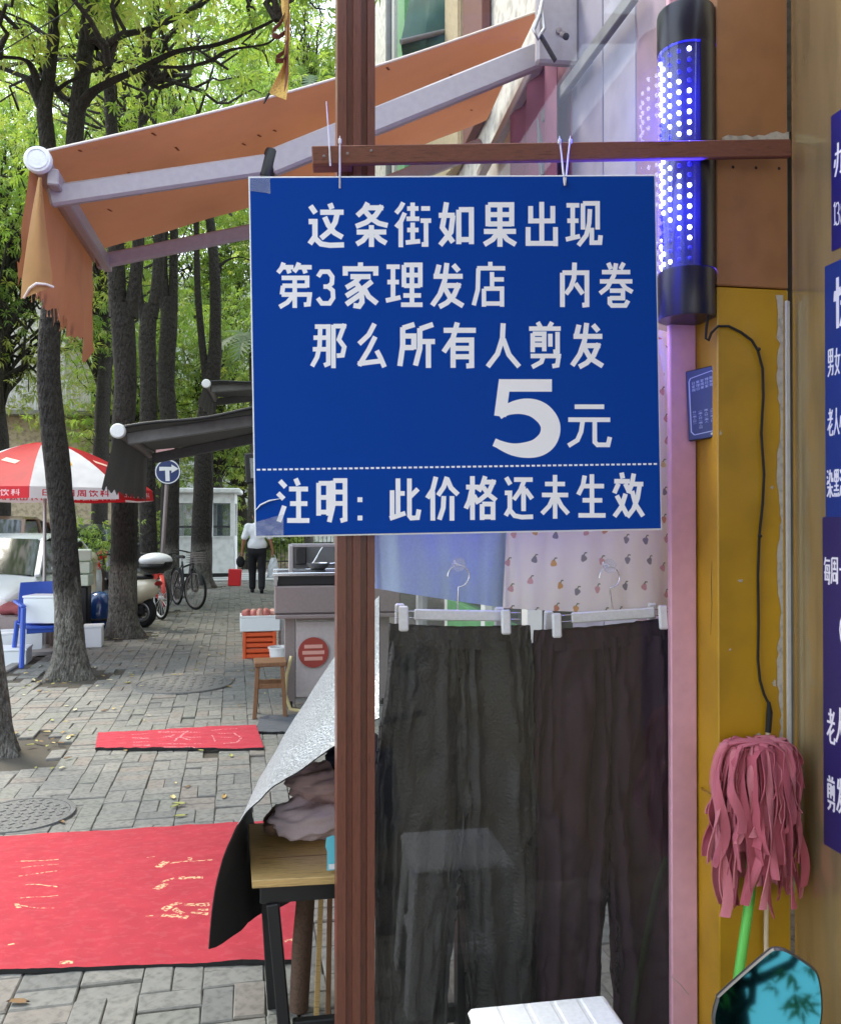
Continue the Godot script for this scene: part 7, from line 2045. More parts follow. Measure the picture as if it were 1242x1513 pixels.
func car(label: String, at: Vector3, yaw: float, paint: Material, tall: float, stripe: bool) -> void:
	# x forward; at: middle of the car on the road
	var o := thing("parked_car", label, "car", at, "cars parked along the road", yaw)
	var L := 2.2; var H := tall
	var sections := [[-2.2, 0.45, 0.55, 0.70], [-2.12, 0.28, 0.92, 0.80], [-1.5, 0.22, 1.0, 0.86], [-0.5, 0.20, 0.97, 0.87], [0.6, 0.20, 0.95, 0.87], [1.1, 0.22, 0.93, 0.86], [1.8, 0.25, 0.82, 0.82], [2.12, 0.30, 0.68, 0.72], [2.2, 0.42, 0.56, 0.60]]
	var rows := []
	for s in sections:
		var row := []
		for q in [[-0.96, 0.0], [-1.0, 0.25], [-1.0, 0.55], [-0.97, 0.82], [-0.90, 0.97], [-0.5, 1.02], [0.0, 1.035], [0.5, 1.02], [0.90, 0.97], [0.97, 0.82], [1.0, 0.55], [1.0, 0.25], [0.96, 0.0]]:
			row.append(Vector3(s[0], lerpf(s[1], s[2], q[1]), s[3] * q[0]))
		rows.append(row)
	var b := MB.new().grid(rows)
	b.quad(rows[0][0], rows[0][12], rows[0][9], rows[0][3], Vector3.LEFT); b.quad(rows[8][0], rows[8][12], rows[8][9], rows[8][3], Vector3.RIGHT)
	part(o, "body", b, paint)
	var roof := []
	for s in [[-1.75, 0.97, 0.78], [-1.25, H - 0.10, 0.64], [-0.7, H, 0.62], [0.1, H + 0.005, 0.62], [0.45, H - 0.06, 0.63], [1.15, 0.93, 0.78]]:
		var row := []
		for q in [-1.0, -0.9, -0.4, 0.0, 0.4, 0.9, 1.0]: row.append(Vector3(s[0], s[1] - (0.05 if absf(q) == 1.0 else 0.0) + 0.015 * (1.0 - q * q), s[2] * q))
		roof.append(row)
	part(o, "roof", MB.new().grid([roof[1], roof[2], roof[3], roof[4]], 0.03), paint)
	part(o, "windscreen", MB.new().grid([roof[4], roof[5]]), M.dark_pane)
	part(o, "rear_window", MB.new().grid([roof[0], roof[1]]), M.dark_pane)
	for s in [-1.0, 1.0]:
		var y0 := 0.93
		for w in [[-1.55, -1.15, -0.55, -0.55], [-0.50, -0.50, 0.38, 0.98]]:
			var q := MB.new()
			q.quad(Vector3(w[0], y0, s * 0.80), Vector3(w[3], y0, s * 0.80), Vector3(w[2], H - 0.09, s * 0.645), Vector3(w[1], H - 0.09, s * 0.645), Vector3(0, 0, s))
			part(o, "side_window", q, M.dark_pane)
		for e in [[Vector3(0.42, H - 0.06, s * 0.635), Vector3(1.15, 0.92, s * 0.79)], [Vector3(-1.25, H - 0.10, s * 0.645), Vector3(-1.78, 0.95, s * 0.79)], [Vector3(-0.53, H - 0.04, s * 0.635), Vector3(-0.53, 0.93, s * 0.80)]]:
			part(o, "pillar", MB.new().beam(e[0], e[1], 0.05, 0.07, Vector3(0, 0, 1), 0.01), paint)
		for x in [-1.35, 1.35]: wheel_part(o, Vector3(x, 0.31, s * 0.74), 0.25, 0.075, 7, M.steel)
		part(o, "door_mirror", MB.new().ellipsoid(Vector3(0.80, 1.0, s * 0.97), Vector3(0.07, 0.07, 0.11)), paint)
		part(o, "headlight", MB.new().ellipsoid(Vector3(2.08, 0.62, s * 0.60), Vector3(0.10, 0.08, 0.16)), M.white_plastic)
		part(o, "tail_light", MB.new().ellipsoid(Vector3(-2.12, 0.85, s * 0.66), Vector3(0.07, 0.16, 0.12)), mat(rgb(190, 16, 28), 0.3))
		part(o, "door_handle", MB.new().box(Vector3(-0.25, 0.78, s * 0.885), Vector3(0.16, 0.025, 0.025), Basis.IDENTITY, 0.006), M.chrome)
		if stripe: part(o, "stripe", MB.new().box(Vector3(0.2, 0.60, s * 0.880), Vector3(2.2, 0.12, 0.012)), M.umb_red)
	part(o, "grille", MB.new().box(Vector3(2.17, 0.50, 0), Vector3(0.06, 0.12, 0.8), Basis.IDENTITY, 0.01), M.black)
	part(o, "number_plate", MB.new().box(Vector3(2.215, 0.42, 0), Vector3(0.02, 0.11, 0.42)), M.blue_plastic)

# ---------- other street things ----------
func build_umbrella() -> void:
	var c := Vector3(-2.70, 0, -10.5)
	var o := thing("parasol", "red and white market parasol with printed valance behind the tree", "parasol", c)
	var R := 1.20; var top := 2.46; var rim := 1.90
	var n := 8; var off := -0.13
	var yellow := mat(rgb(226, 176, 40), 0.7)
	for k in n:
		var a0 := TAU * k / n + off; var a1 := TAU * (k + 1) / n + off
		var P := []
		for j in 9:
			var t := j / 8.0
			var row := []
			for i in 9:
				var u := i / 8.0
				var e := Vector3(cos(a0), 0, sin(a0)).lerp(Vector3(cos(a1), 0, sin(a1)), u)
				row.append(e * R * t + Vector3(0, top - (top - rim) * pow(t, 1.7) + 0.03 * sin(u * PI) * t * (1.0 - t) * -2.0, 0))
			P.append(row)
		var m: Material = M.umb_red if k % 2 == 0 else M.umb_white
		var g := part(o, "gore", MB.new().grid(P), m)
		# yellow printed bottle mark
		var mid: Vector3 = P[5][4]; var dn: Vector3 = (P[6][4] - P[4][4]).normalized(); var sd: Vector3 = (P[5][5] - P[5][3]).normalized()
		var up := dn.cross(sd).normalized()
		if up.y < 0: up = -up
		if k % 2 == 1: part(g, "printed_mark", MB.new().box(mid + up * 0.004, Vector3(0.15, 0.004, 0.17), Basis(sd, up, dn)), yellow)
		else:
			part(g, "printed_mark", MB.new().box(mid + up * 0.004, Vector3(0.22, 0.004, 0.07), Basis(sd, up, dn) * Basis(Vector3.UP, 0.4)), mat(rgb(236, 190, 170), 0.7))
		# valance with lettering
		var im := Image.create(320, 64, false, Image.FORMAT_RGBA8)
		im.fill(rgb(214, 20, 36) if k % 2 == 0 else rgb(238, 234, 236))
		var ic := rgb(240, 206, 206) if k % 2 == 0 else rgb(206, 40, 58)
		var word := ["日", "灯", "明2", "周", "饮", "料"]
		for w in 6: glyph(im, word[w], Rect2(40 + w * 42, 14, 34, 36), ic, 0.06)
		var vm := mat(Color(1, 1, 1), 0.6, {"tex": image_tex(im), "back": rgb(200, 190, 190)})
		P = []
		for j in 4:
			var row := []
			for i in 9:
				var e: Vector3 = Vector3(cos(a0), 0, sin(a0)).lerp(Vector3(cos(a1), 0, sin(a1)), i / 8.0) * R
				row.append(e * (1.0 + 0.012 * j / 3.0) + Vector3(0, rim - 0.135 * j / 3.0 * (1.0 - 0.10 * absf(i - 4) / 4.0), 0))
			P.append(row)
		var uv := []
		for j in 4:
			var row := []
			for i in 9: row.append(Vector2(1.0 - i / 8.0, j / 3.0))
			uv.append(row)
		part(o, "valance", MB.new().grid(P, 0.0, uv), vm)
		part(o, "rib", MB.new().tube([Vector3(0, top - 0.03, 0), Vector3(cos(a0) * R * 0.5, lerpf(top, rim, 0.31) - 0.02, sin(a0) * R * 0.5), Vector3(cos(a0) * R, rim - 0.01, sin(a0) * R)], 0.007, 6), M.steel_dull)
	part(o, "pole", MB.new().tube([Vector3(0, 0, 0), Vector3(0, top + 0.02, 0)], 0.020, 12), M.steel)
	part(o, "finial", MB.new().ellipsoid(Vector3(0, top + 0.03, 0), Vector3(0.03, 0.035, 0.03)), M.white_plastic)
	part(o, "foot", MB.new().lathe([[0.0, 0.09], [0.05, 0.09], [0.06, 0.05], [0.24, 0.04], [0.25, 0.0]], 24, Vector3.ZERO), M.concrete)

func foam_box(label: String, at: Vector3, size: Vector3, yaw: float, lid: bool, group := "white foam boxes") -> void:
	var o := thing("foam_box", label, "box", at, group, yaw)
	var t := 0.025
	part(o, "tub", MB.new().box(Vector3(0, size.y * 0.5, 0), Vector3(size.x, size.y, size.z), Basis.IDENTITY, 0.008), M.foam)
	if lid: part(o, "lid", MB.new().box(Vector3(0, size.y + 0.012, 0), Vector3(size.x + 0.015, 0.025, size.z + 0.015), Basis.IDENTITY, 0.006), M.foam)
	else:
		for s in [-1.0, 1.0]:
			part(o, "rim", MB.new().box(Vector3(0, size.y + 0.012, s * (size.z - t) / 2), Vector3(size.x, 0.024, t), Basis.IDENTITY, 0.004), M.foam)
			part(o, "rim", MB.new().box(Vector3(s * (size.x - t) / 2, size.y + 0.012, 0), Vector3(t, 0.024, size.z - 2 * t), Basis.IDENTITY, 0.004), M.foam)

func build_left_side() -> void:
	# blue plastic armchair
	var o := thing("blue_chair", "blue plastic armchair holding a foam box beside the kerb", "chair", Vector3(-2.50, 0, -9.75), "", deg_to_rad(-62))
	var P := []
	for j in 9:
		var t := j / 8.0
		var row := []
		for i in 9:
			var u := (i / 8.0 - 0.5)
			row.append(Vector3(-0.21 - 0.10 * t - 0.05 * cos(u * PI) * 0.6 + 0.03, 0.44 + 0.42 * t, u * (0.46 - 0.08 * t * t)))
		P.append(row)
	part(o, "backrest", MB.new().grid(P, 0.008), M.blue_plastic)
	for k in 3: part(o, "back_slot", MB.new().box(Vector3(-0.318 - 0.012 * k, 0.70 + k * 0.045, 0.0), Vector3(0.014, 0.012, 0.20 - k * 0.03)), M.white_plastic)
	P = []
	for j in 6:
		var row := []
		for i in 9:
			var u := i / 8.0 - 0.5
			row.append(Vector3(-0.22 + j * 0.09, 0.43 - 0.012 * cos(u * PI) + (0.0 if j < 5 else -0.02), u * 0.48))
		P.append(row)
	part(o, "seat", MB.new().grid(P, 0.01), M.blue_plastic)
	part(o, "seat_skirt", MB.new().box(Vector3(0.20, 0.385, 0), Vector3(0.03, 0.07, 0.46), Basis.IDENTITY, 0.008), M.blue_plastic)
	for s in [-1.0, 1.0]:
		part(o, "leg", MB.new().beam(Vector3(0.20, 0.63, s * 0.26), Vector3(0.25, 0.0, s * 0.29), 0.055, 0.045, Vector3(0, 0, 1), 0.01), M.blue_plastic)
		part(o, "leg", MB.new().beam(Vector3(-0.22, 0.45, s * 0.23), Vector3(-0.30, 0.0, s * 0.26), 0.05, 0.045, Vector3(0, 0, 1), 0.01), M.blue_plastic)
		part(o, "armrest", MB.new().beam(Vector3(-0.30, 0.66, s * 0.235), Vector3(0.22, 0.64, s * 0.265), 0.055, 0.03, Vector3.UP, 0.01), M.blue_plastic)
	foam_box("foam box with dark spots on the seat of the blue chair", Vector3(-2.46, 0.445, -9.70), Vector3(0.40, 0.27, 0.28), -0.2, true)
	foam_box("foam box standing between the two nearer trunks", PG(138, 955), Vector3(0.22, 0.24, 0.26), 0.1, true)
	foam_box("low foam box lid leaning by the blue chair", Vector3(-2.98, -0.13, -9.9), Vector3(0.55, 0.26, 0.36), 0.1, true)
	foam_box("long foam tray on the road edge behind the blue chair", Vector3(-3.05, -0.13, -10.55), Vector3(0.6, 0.36, 0.40), 0.3, false)
	# stacked pale baskets and a potted shrub behind the forked tree
	var bk := thing("plastic_basket", "stack of pale green plastic baskets behind the forked tree", "basket", Vector3(-2.66, 0, -11.9))
	for k in 3:
		var t := part(bk, "basket", MB.new().box(Vector3(0.04, 0.75 + k * 0.165, 0), Vector3(0.30, 0.15, 0.30), Basis(Vector3.UP, 0.1 * k), 0.012), mat(rgb(206, 222, 204), 0.6))
	part(bk, "trestle", MB.new().box(Vector3(0.04, 0.335, 0), Vector3(0.26, 0.67, 0.26), Basis.IDENTITY, 0.02), M.black)
	var drum := thing("blue_drum", "shiny rounded dark blue plastic drum behind the foam box", "drum", PG(139, 938) + Vector3(0.0, 0, -0.35))
	part(drum, "shell", MB.new().lathe([[0.0, 0.0], [0.19, 0.0], [0.21, 0.03], [0.215, 0.26], [0.20, 0.40], [0.15, 0.50], [0.07, 0.55], [0.0, 0.56]], 24, Vector3.ZERO), mat(rgb(24, 62, 120), 0.2, {"coat": 0.6}))
	part(drum, "band", MB.new().lathe([[0.214, 0.16], [0.222, 0.17], [0.222, 0.19], [0.214, 0.20]], 24, Vector3.ZERO), M.black)
	var pot := thing("potted_shrub", "leafy potted shrub between the trunks in front of the cars", "plant", Vector3(-2.62, 0, -13.4))
	part(pot, "pot", MB.new().lathe([[0.0, 0.0], [0.14, 0.0], [0.18, 0.30], [0.19, 0.30], [0.19, 0.33], [0.16, 0.33], [0.0, 0.30]], 20, Vector3.ZERO), mat(rgb(120, 70, 52), 0.8))
	part(pot, "stem", MB.new().tube([Vector3(0, 0.28, 0), Vector3(0.02, 0.8, 0), Vector3(0, 1.2, 0)], [0.02, 0.016, 0.01], 7), M.bark_pole)
	var sp := []
	for k in 4: sp.append(Vector3(rng.randfn(0, 0.10), 1.05 + k * 0.08, rng.randfn(0, 0.10)))
	leaves(pot, sp, 0.09, GREENS, 77)
	# maroon cover lying on a crate behind the umbrella pole
	var cv := thing("maroon_cover", "maroon cloth over a crate behind the parasol pole", "cloth", Vector3(-3.0, -0.13, -11.0))
	var m := MB.new().ellipsoid(Vector3(0, 0.60, 0), Vector3(0.38, 0.09, 0.30), Basis.IDENTITY, 28, 14)
	for i in m.v.size(): m.v[i] += m.n[i] * 0.02 * sin(m.v[i].x * 25.0 + m.v[i].z * 9.0)
	refit(m)
	part(cv, "cloth", m, mat(rgb(128, 62, 66), 0.85))
	part(cv, "crate", MB.new().box(Vector3(0, 0.27, 0), Vector3(0.6, 0.54, 0.45), Basis.IDENTITY, 0.02), M.steel_dull)
	car("white parked car with red side stripe behind the blue chair", Vector3(-3.95, -0.13, -13.4), -PI / 2 - 0.06, mat(rgb(214, 218, 222), 0.25, {"coat": 0.7}), 1.46, true)
	car("tall brown parked car behind the white one", Vector3(-5.6, -0.13, -18.2), -PI / 2, mat(rgb(122, 88, 70), 0.3, {"coat": 0.7}), 1.74, false)
	car("dark parked car showing a red tail light between the trunks", Vector3(-4.75, -0.13, -23.0), PI / 2, mat(rgb(44, 50, 56), 0.3, {"coat": 0.7}), 1.55, false)
	scooter("cream scooter with white topped luggage box behind the limewashed trunk", Vector3(-2.44, 0, -12.95), deg_to_rad(152), M.cream, true)
	bicycle("red shared bicycle leaning by the trees", Vector3(-1.92, 0, -14.1), deg_to_rad(-76), mat(rgb(206, 60, 48), 0.4), M.white_plastic, false)
	bicycle("black bicycle with silver basket parked beyond the red one", Vector3(-1.62, 0, -15.5), deg_to_rad(-66), M.black, M.steel_dull, true)
	var sd := thing("red_cloth_bundle", "small bright red cloth bundle on the red bicycle's pedal side", "bundle", PG(228, 902) + Vector3(0, 0, 0))
	m = MB.new().ellipsoid(Vector3(0, 0.10, 0), Vector3(0.17, 0.11, 0.13), Basis.IDENTITY, 22, 14)
	for i in m.v.size(): m.v[i] += m.n[i] * 0.018 * sin(m.v[i].x * 35.0 + m.v[i].y * 30.0)
	refit(m)
	part(sd, "cloth", m, mat(rgb(226, 70, 58), 0.8))

func build_far() -> void:
	# guard booth
	var o := thing("guard_booth", "small white guard booth with sliding windows at the entrance", "booth", PG(305, 850))
	var w := 1.62; var h := 2.28
	var wm := mat(rgb(222, 224, 222), 0.6, {"tex": M.soft, "scale": 0.8})
	part(o, "lower_wall", MB.new().box(Vector3(0, 0.55, 0), Vector3(w, 1.1, 1.5), Basis.IDENTITY, 0.01), wm)
	part(o, "upper_band", MB.new().box(Vector3(0, h - 0.14, 0), Vector3(w, 0.28, 1.5), Basis.IDENTITY, 0.01), wm)
	for x in [-w / 2 + 0.06, -0.05, 0.18, w / 2 - 0.06]:
		for z in [0.69, -0.69]: part(o, "post", MB.new().box(Vector3(x, 1.55, z), Vector3(0.12, 0.9, 0.12), Basis.IDENTITY, 0.006), wm)
	part(o, "roof", MB.new().box(Vector3(0, h + 0.06, 0), Vector3(w + 0.3, 0.14, 1.9), Basis.IDENTITY, 0.03), wm)
	for x in [[-w / 2 + 0.12, -0.11], [0.24, w / 2 - 0.12]]:
		part(o, "window_pane", MB.new().box(Vector3((x[0] + x[1]) / 2, 1.55, 0.70), Vector3(x[1] - x[0], 0.9, 0.012)), M.pane)
		part(o, "window_frame", MB.new().box(Vector3((x[0] + x[1]) / 2, 1.36, 0.712), Vector3(x[1] - x[0], 0.05, 0.02)), M.black)
		part(o, "window_sill", MB.new().box(Vector3((x[0] + x[1]) / 2, 1.09, 0.77), Vector3(x[1] - x[0] + 0.06, 0.03, 0.06)), wm)
	part(o, "side_pane", MB.new().box(Vector3(w / 2 - 0.05, 1.55, 0), Vector3(0.012, 0.9, 1.2)), M.pane)
	part(o, "plinth", MB.new().box(Vector3(0, 0.05, 0.0), Vector3(w + 0.06, 0.10, 1.56), Basis.IDENTITY, 0.01), M.rubber)
	part(o, "desk", MB.new().box(Vector3(0, 1.0, 0.3), Vector3(w - 0.2, 0.05, 0.5)), M.wood)
	# round blue sign
	var s := thing("road_sign", "round blue road sign with white turn arrow on a grey pole", "road sign", Vector3(PZ(235, 868, 16.2).x, 0, -16.2))
	var c := PZ(248, 697, 16.2) - s.position
	part(s, "pole", MB.new().tube([Vector3(0, 0, -0.05), c + Vector3(-0.02, -0.2, -0.05), c + Vector3(0.0, 0.2, -0.05)], 0.035, 12), M.steel_dull)
	part(s, "disc", MB.new().lathe([[0.0, 0.0], [0.225, 0.0], [0.235, -0.01], [0.235, -0.03], [0.0, -0.03]], 36, c, Basis(Vector3.RIGHT, PI / 2)), mat(rgb(34, 52, 104), 0.4))
	part(s, "ring", MB.new().lathe([[0.205, 0.001], [0.205, 0.005], [0.224, 0.005], [0.224, 0.001]], 36, c, Basis(Vector3.RIGHT, PI / 2)), M.white_plastic)
	part(s, "arrow", MB.new().prism([Vector2(-0.20, 0.12), Vector2(-0.20, 0.02), Vector2(-0.06, 0.03), Vector2(-0.05, -0.23), Vector2(0.05, -0.23), Vector2(0.04, 0.03), Vector2(0.09, 0.03), Vector2(0.09, -0.03), Vector2(0.26, 0.075), Vector2(0.09, 0.18), Vector2(0.09, 0.12)], 0.004, 0.008, Transform3D(Basis.IDENTITY.scaled(Vector3(0.75, 0.75, 1)), c)), M.white_plastic)
	part(s, "plate", MB.new().box(c + Vector3(-0.05, 0.42, 0), Vector3(0.34, 0.17, 0.02), Basis.IDENTITY, 0.004), mat(rgb(196, 150, 150), 0.6))
	part(s, "cap", MB.new().tube([c + Vector3(0.0, 0.2, -0.05), c + Vector3(0.02, 0.62, -0.05)], 0.04, 10), M.steel_dull)
	# dustpan with a long handle
	var dp := thing("dustpan", "red long handled dustpan standing by the guard booth", "dustpan", PG(347, 866) + Vector3(0, 0, 0))
	part(dp, "scoop", MB.new().box(Vector3(0, 0.20, 0), Vector3(0.30, 0.40, 0.10), Basis(Vector3.BACK, -0.05), 0.02), mat(rgb(214, 34, 40), 0.5))
	part(dp, "handle", MB.new().tube([Vector3(0, 0.38, 0), Vector3(-0.03, 1.3, -0.1)], 0.016, 8), M.white_plastic)
	# railing and beige house beyond
	var rl := thing("iron_railing", "dark iron railing in front of the shrubs", "railing", Vector3(0.2, 0, -26.9))
	for k in 22: part(rl, "bar", MB.new().box(Vector3(-1.3 + k * 0.13, 0.6, 0), Vector3(0.02, 1.2, 0.02)), M.black)
	for y in [0.25, 1.1]: part(rl, "rail", MB.new().box(Vector3(0.07, y, 0.0), Vector3(2.8, 0.04, 0.03)), M.black)
	var hs := thing("beige_house", "beige house with white balcony railing behind the trees", "building", Vector3(-10.2, 0, -34))
	part(hs, "wall", MB.new().box(Vector3(0, 2.6, 0), Vector3(9.0, 5.2, 5.0)), mat(rgb(196, 180, 154), 0.9, {"tex": M.blotch, "scale": 0.5}))
	part(hs, "upper_wall", MB.new().box(Vector3(-1, 7.4, -0.5), Vector3(7.0, 4.2, 4.0)), mat(rgb(206, 200, 190), 0.9, {"tex": M.blotch, "scale": 0.5}))
	part(hs, "balcony_slab", MB.new().box(Vector3(0, 5.26, 2.2), Vector3(9.4, 0.18, 1.8), Basis.IDENTITY, 0.02), M.concrete)
	for k in 46: part(hs, "baluster", MB.new().box(Vector3(-4.5 + k * 0.2, 5.85, 3.0), Vector3(0.05, 1.0, 0.05)), M.white_plastic)
	part(hs, "handrail", MB.new().box(Vector3(0, 6.38, 3.0), Vector3(9.2, 0.08, 0.1)), M.white_plastic)
	for k in 4:
		var wd := part(hs, "window", MB.new().box(Vector3(-3.3 + k * 2.2, 3.2, 2.52), Vector3(1.2, 1.4, 0.08), Basis.IDENTITY, 0.01), M.white_plastic)
		part(wd, "pane", MB.new().box(Vector3(-3.3 + k * 2.2, 3.2, 2.565), Vector3(1.04, 1.24, 0.02)), M.dark_pane)
	# the block that closes the street
	var bl := thing("far_block", "pale apartment block closing the view behind the trees", "building", Vector3(-6, 0, -62))
	part(bl, "wall", MB.new().box(Vector3(0, 9, 0), Vector3(46, 18, 6)), mat(rgb(186, 190, 182), 0.9, {"tex": M.blotch, "scale": 0.3}))
	for r in 5:
		for k in 14:
			var wd := part(bl, "window", MB.new().box(Vector3(-20 + k * 3.1, 2.6 + r * 3.2, 3.03), Vector3(1.6, 1.5, 0.1)), M.white_plastic)
			part(wd, "pane", MB.new().box(Vector3(-20 + k * 3.1, 2.6 + r * 3.2, 3.09), Vector3(1.4, 1.3, 0.04)), M.dark_pane)

func build_stall() -> void:
	# stainless griddle cart
	var h0 := PG(432, 1047)
	var o := thing("griddle_cart", "stainless steel street food cart with glass guard and frying pan", "cart", Vector3(0.45, 0, -7.25))
	var L := func(p: Vector3) -> Vector3: return p - o.position
	var d := 6.98
	var tl := PZ(405, 850, d); var bl := PZ(405, 908, d)
	var x0 := tl.x; var x1 := 1.0
	var y1 := tl.y; var y0 := bl.y
	var cx := (x0 + x1) / 2
	part(o, "griddle_box", MB.new().box(L.call(Vector3(cx, (y0 + y1) / 2 - 0.045, -d - 0.28)), Vector3(x1 - x0, y1 - y0 - 0.09, 0.56), Basis.IDENTITY, 0.012), M.steel_dull)
	part(o, "hob_opening", MB.new().box(L.call(Vector3(cx, y1 - 0.045, -d - 0.29)), Vector3(x1 - x0 - 0.06, 0.075, 0.50)), M.black)
	for z in [-d - 0.005, -d - 0.555]: part(o, "top_rail", MB.new().box(L.call(Vector3(cx, y1 + 0.006, z)), Vector3(x1 - x0 + 0.02, 0.028, 0.03), Basis.IDENTITY, 0.004), M.chrome)
	part(o, "side_post", MB.new().box(L.call(Vector3(x0 + 0.012, y1 - 0.045, -d - 0.28)), Vector3(0.025, 0.09, 0.55)), M.steel)
	part(o, "drip_tray", MB.new().box(L.call(Vector3(cx, y0 - 0.018, -d - 0.25)), Vector3(x1 - x0 - 0.02, 0.03, 0.60), Basis.IDENTITY, 0.004), M.steel_dull)
	for e in [[0.13, -d - 0.1], [x1 - x0 - 0.13, -d - 0.1], [0.13, -d - 0.48], [x1 - x0 - 0.13, -d - 0.48]]:
		part(o, "leg", MB.new().box(L.call(Vector3(x0 + e[0], (y0 - 0.03) / 2 + 0.02, e[1])), Vector3(0.09, y0 - 0.03 - 0.04, 0.07), Basis.IDENTITY, 0.006), M.steel_dull)
		part(o, "castor", MB.new().lathe([[0.0, -0.02], [0.04, -0.02], [0.04, 0.02], [0.0, 0.02]], 14, L.call(Vector3(x0 + e[0], 0.042, e[1])), Basis(Vector3.FORWARD, PI / 2)), M.tyre)
	var panel := part(o, "front_panel", MB.new().box(L.call(Vector3(x0 + 0.48, 0.40, -d - 0.08)), Vector3(0.60, 0.62, 0.03), Basis.IDENTITY, 0.004), mat(rgb(186, 176, 176), 0.5, {"tex": M.fine, "scale": 0.8}))
	part(o, "drawer", MB.new().box(L.call(Vector3(x0 + 0.36, 0.79, -d - 0.10)), Vector3(0.36, 0.14, 0.10), Basis.IDENTITY, 0.006), M.steel_dull)
	# red round trade mark
	var mk := L.call(PZ(463, 964, d + 0.05)) as Vector3
	part(panel, "red_emblem", MB.new().lathe([[0.0, 0.004], [0.125, 0.004], [0.125, 0.0]], 30, mk, Basis(Vector3.RIGHT, PI / 2).scaled(Vector3(1, 1, 1))), mat(rgb(150, 58, 48), 0.7))
	for k in 3:
		part(panel, "emblem_bar", MB.new().box(mk + Vector3(0.0, -0.05 + k * 0.05, 0.006), Vector3(0.18 - absf(k - 1) * 0.03, 0.03, 0.003)), mat(rgb(206, 150, 140), 0.6))
	# glass guard, back sheet and pan
	var gx := PZ(430, 806, d + 0.1).x; var gy := PZ(430, 806, d + 0.1).y
	for p in [[gx, -d - 0.10], [gx, -d - 0.54]]: part(o, "guard_post", MB.new().box(L.call(Vector3(p[0], (y1 + gy) / 2, p[1])), Vector3(0.035, gy - y1, 0.03), Basis.IDENTITY, 0.004), M.steel)
	part(o, "guard_top", MB.new().box(L.call(Vector3((gx + x1) / 2, gy, -d - 0.12)), Vector3(x1 - gx, 0.03, 0.03), Basis.IDENTITY, 0.004), M.steel)
	part(o, "guard_pane", MB.new().quad_pane(L.call(Vector3(gx, y1 + 0.02, -d - 0.13)), L.call(Vector3(x1, gy, -d - 0.13))), M.glass)
	part(o, "back_sheet", MB.new().box(L.call(Vector3((gx + x1) / 2, (y1 + gy) / 2, -d - 0.56)), Vector3(x1 - gx, gy - y1, 0.02)), mat(rgb(112, 112, 112), 0.5, {"tex": M.soft, "scale": 2.0}))
	part(o, "black_bin", MB.new().box(L.call(Vector3(gx + 0.09, (y1 + gy) / 2 + 0.03, -d - 0.5)), Vector3(0.1, 0.18, 0.08), Basis.IDENTITY, 0.01), M.black)
	var pan := thing("frying_pan", "small shiny pan with ladle on the steel food cart", "pan", PZ(470, 843, d + 0.25))
	part(pan, "bowl", MB.new().lathe([[0.0, 0.0], [0.05, 0.005], [0.085, 0.03], [0.10, 0.065], [0.095, 0.066], [0.08, 0.034], [0.0, 0.01]], 24, Vector3.ZERO), M.chrome)
	part(pan, "handle", MB.new().tube([Vector3(0.09, 0.055, 0), Vector3(0.30, 0.075, 0)], 0.010, 8), M.chrome)
	part(pan, "ladle", MB.new().tube([Vector3(-0.05, 0.05, 0), Vector3(0.02, 0.17, 0), Vector3(0.04, 0.20, 0)], 0.007, 6), M.chrome)
	part(pan, "trivet", MB.new().lathe([[0.06, -0.06], [0.07, -0.06], [0.06, 0.004], [0.05, 0.004]], 18, Vector3.ZERO), M.black)
	var hose := thing("gas_hose", "yellowish hose hanging down beside the cart leg", "hose", PG(425, 1052))
	part(hose, "tube", MB.new().tube([Vector3(0.03, 0.45, 0), Vector3(-0.01, 0.30, 0.02), Vector3(-0.02, 0.15, 0.02), Vector3(0.02, 0.03, 0.03), Vector3(0.10, 0.016, 0.05)], 0.014, 8), mat(rgb(206, 190, 140), 0.5))
	# wooden stool
	var st := thing("wooden_stool", "brown wooden stool standing before the steel cart", "stool", PG(399, 1057))
	var sh := 0.44
	part(st, "seat", MB.new().box(Vector3(0, sh - 0.018, 0), Vector3(0.25, 0.036, 0.25), Basis(Vector3.UP, 0.05), 0.006), M.wood)
	for sx in [-1.0, 1.0]:
		for sz in [-1.0, 1.0]: part(st, "leg", MB.new().beam(Vector3(sx * 0.095, sh - 0.03, sz * 0.09), Vector3(sx * 0.118, 0, sz * 0.11), 0.032, 0.032, Vector3(0, 0, 1), 0.003), M.wood)
		part(st, "stretcher", MB.new().beam(Vector3(-0.10, 0.25, sx * 0.095), Vector3(0.10, 0.25, sx * 0.095), 0.02, 0.035, Vector3.UP, 0.003), M.wood)
		part(st, "stretcher", MB.new().beam(Vector3(sx * 0.108, 0.18, -0.10), Vector3(sx * 0.108, 0.18, 0.10), 0.02, 0.035, Vector3.UP, 0.003), M.wood)
	# orange crate under a foam box with meat, small white tub
	var cr := thing("orange_crate", "orange plastic crate under the foam box of produce", "crate", PG(384, 970))
	var w := 0.33; var ch := 0.30
	for k in 5:
		var y := 0.03 + k * 0.06
		for s in [-1.0, 1.0]:
			part(cr, "slat", MB.new().box(Vector3(0, y, s * 0.15), Vector3(w, 0.042, 0.012), Basis.IDENTITY, 0.003), M.orange_plastic)
			part(cr, "slat", MB.new().box(Vector3(s * w / 2, y, 0), Vector3(0.012, 0.042, 0.30), Basis.IDENTITY, 0.003), M.orange_plastic)
	for sx in [-1.0, 1.0]:
		for sz in [-1.0, 1.0]: part(cr, "corner", MB.new().box(Vector3(sx * w / 2, 0.15, sz * 0.15), Vector3(0.035, 0.30, 0.035), Basis.IDENTITY, 0.005), M.orange_plastic)
	part(cr, "base", MB.new().box(Vector3(0, 0.012, 0), Vector3(w, 0.02, 0.30)), M.orange_plastic)
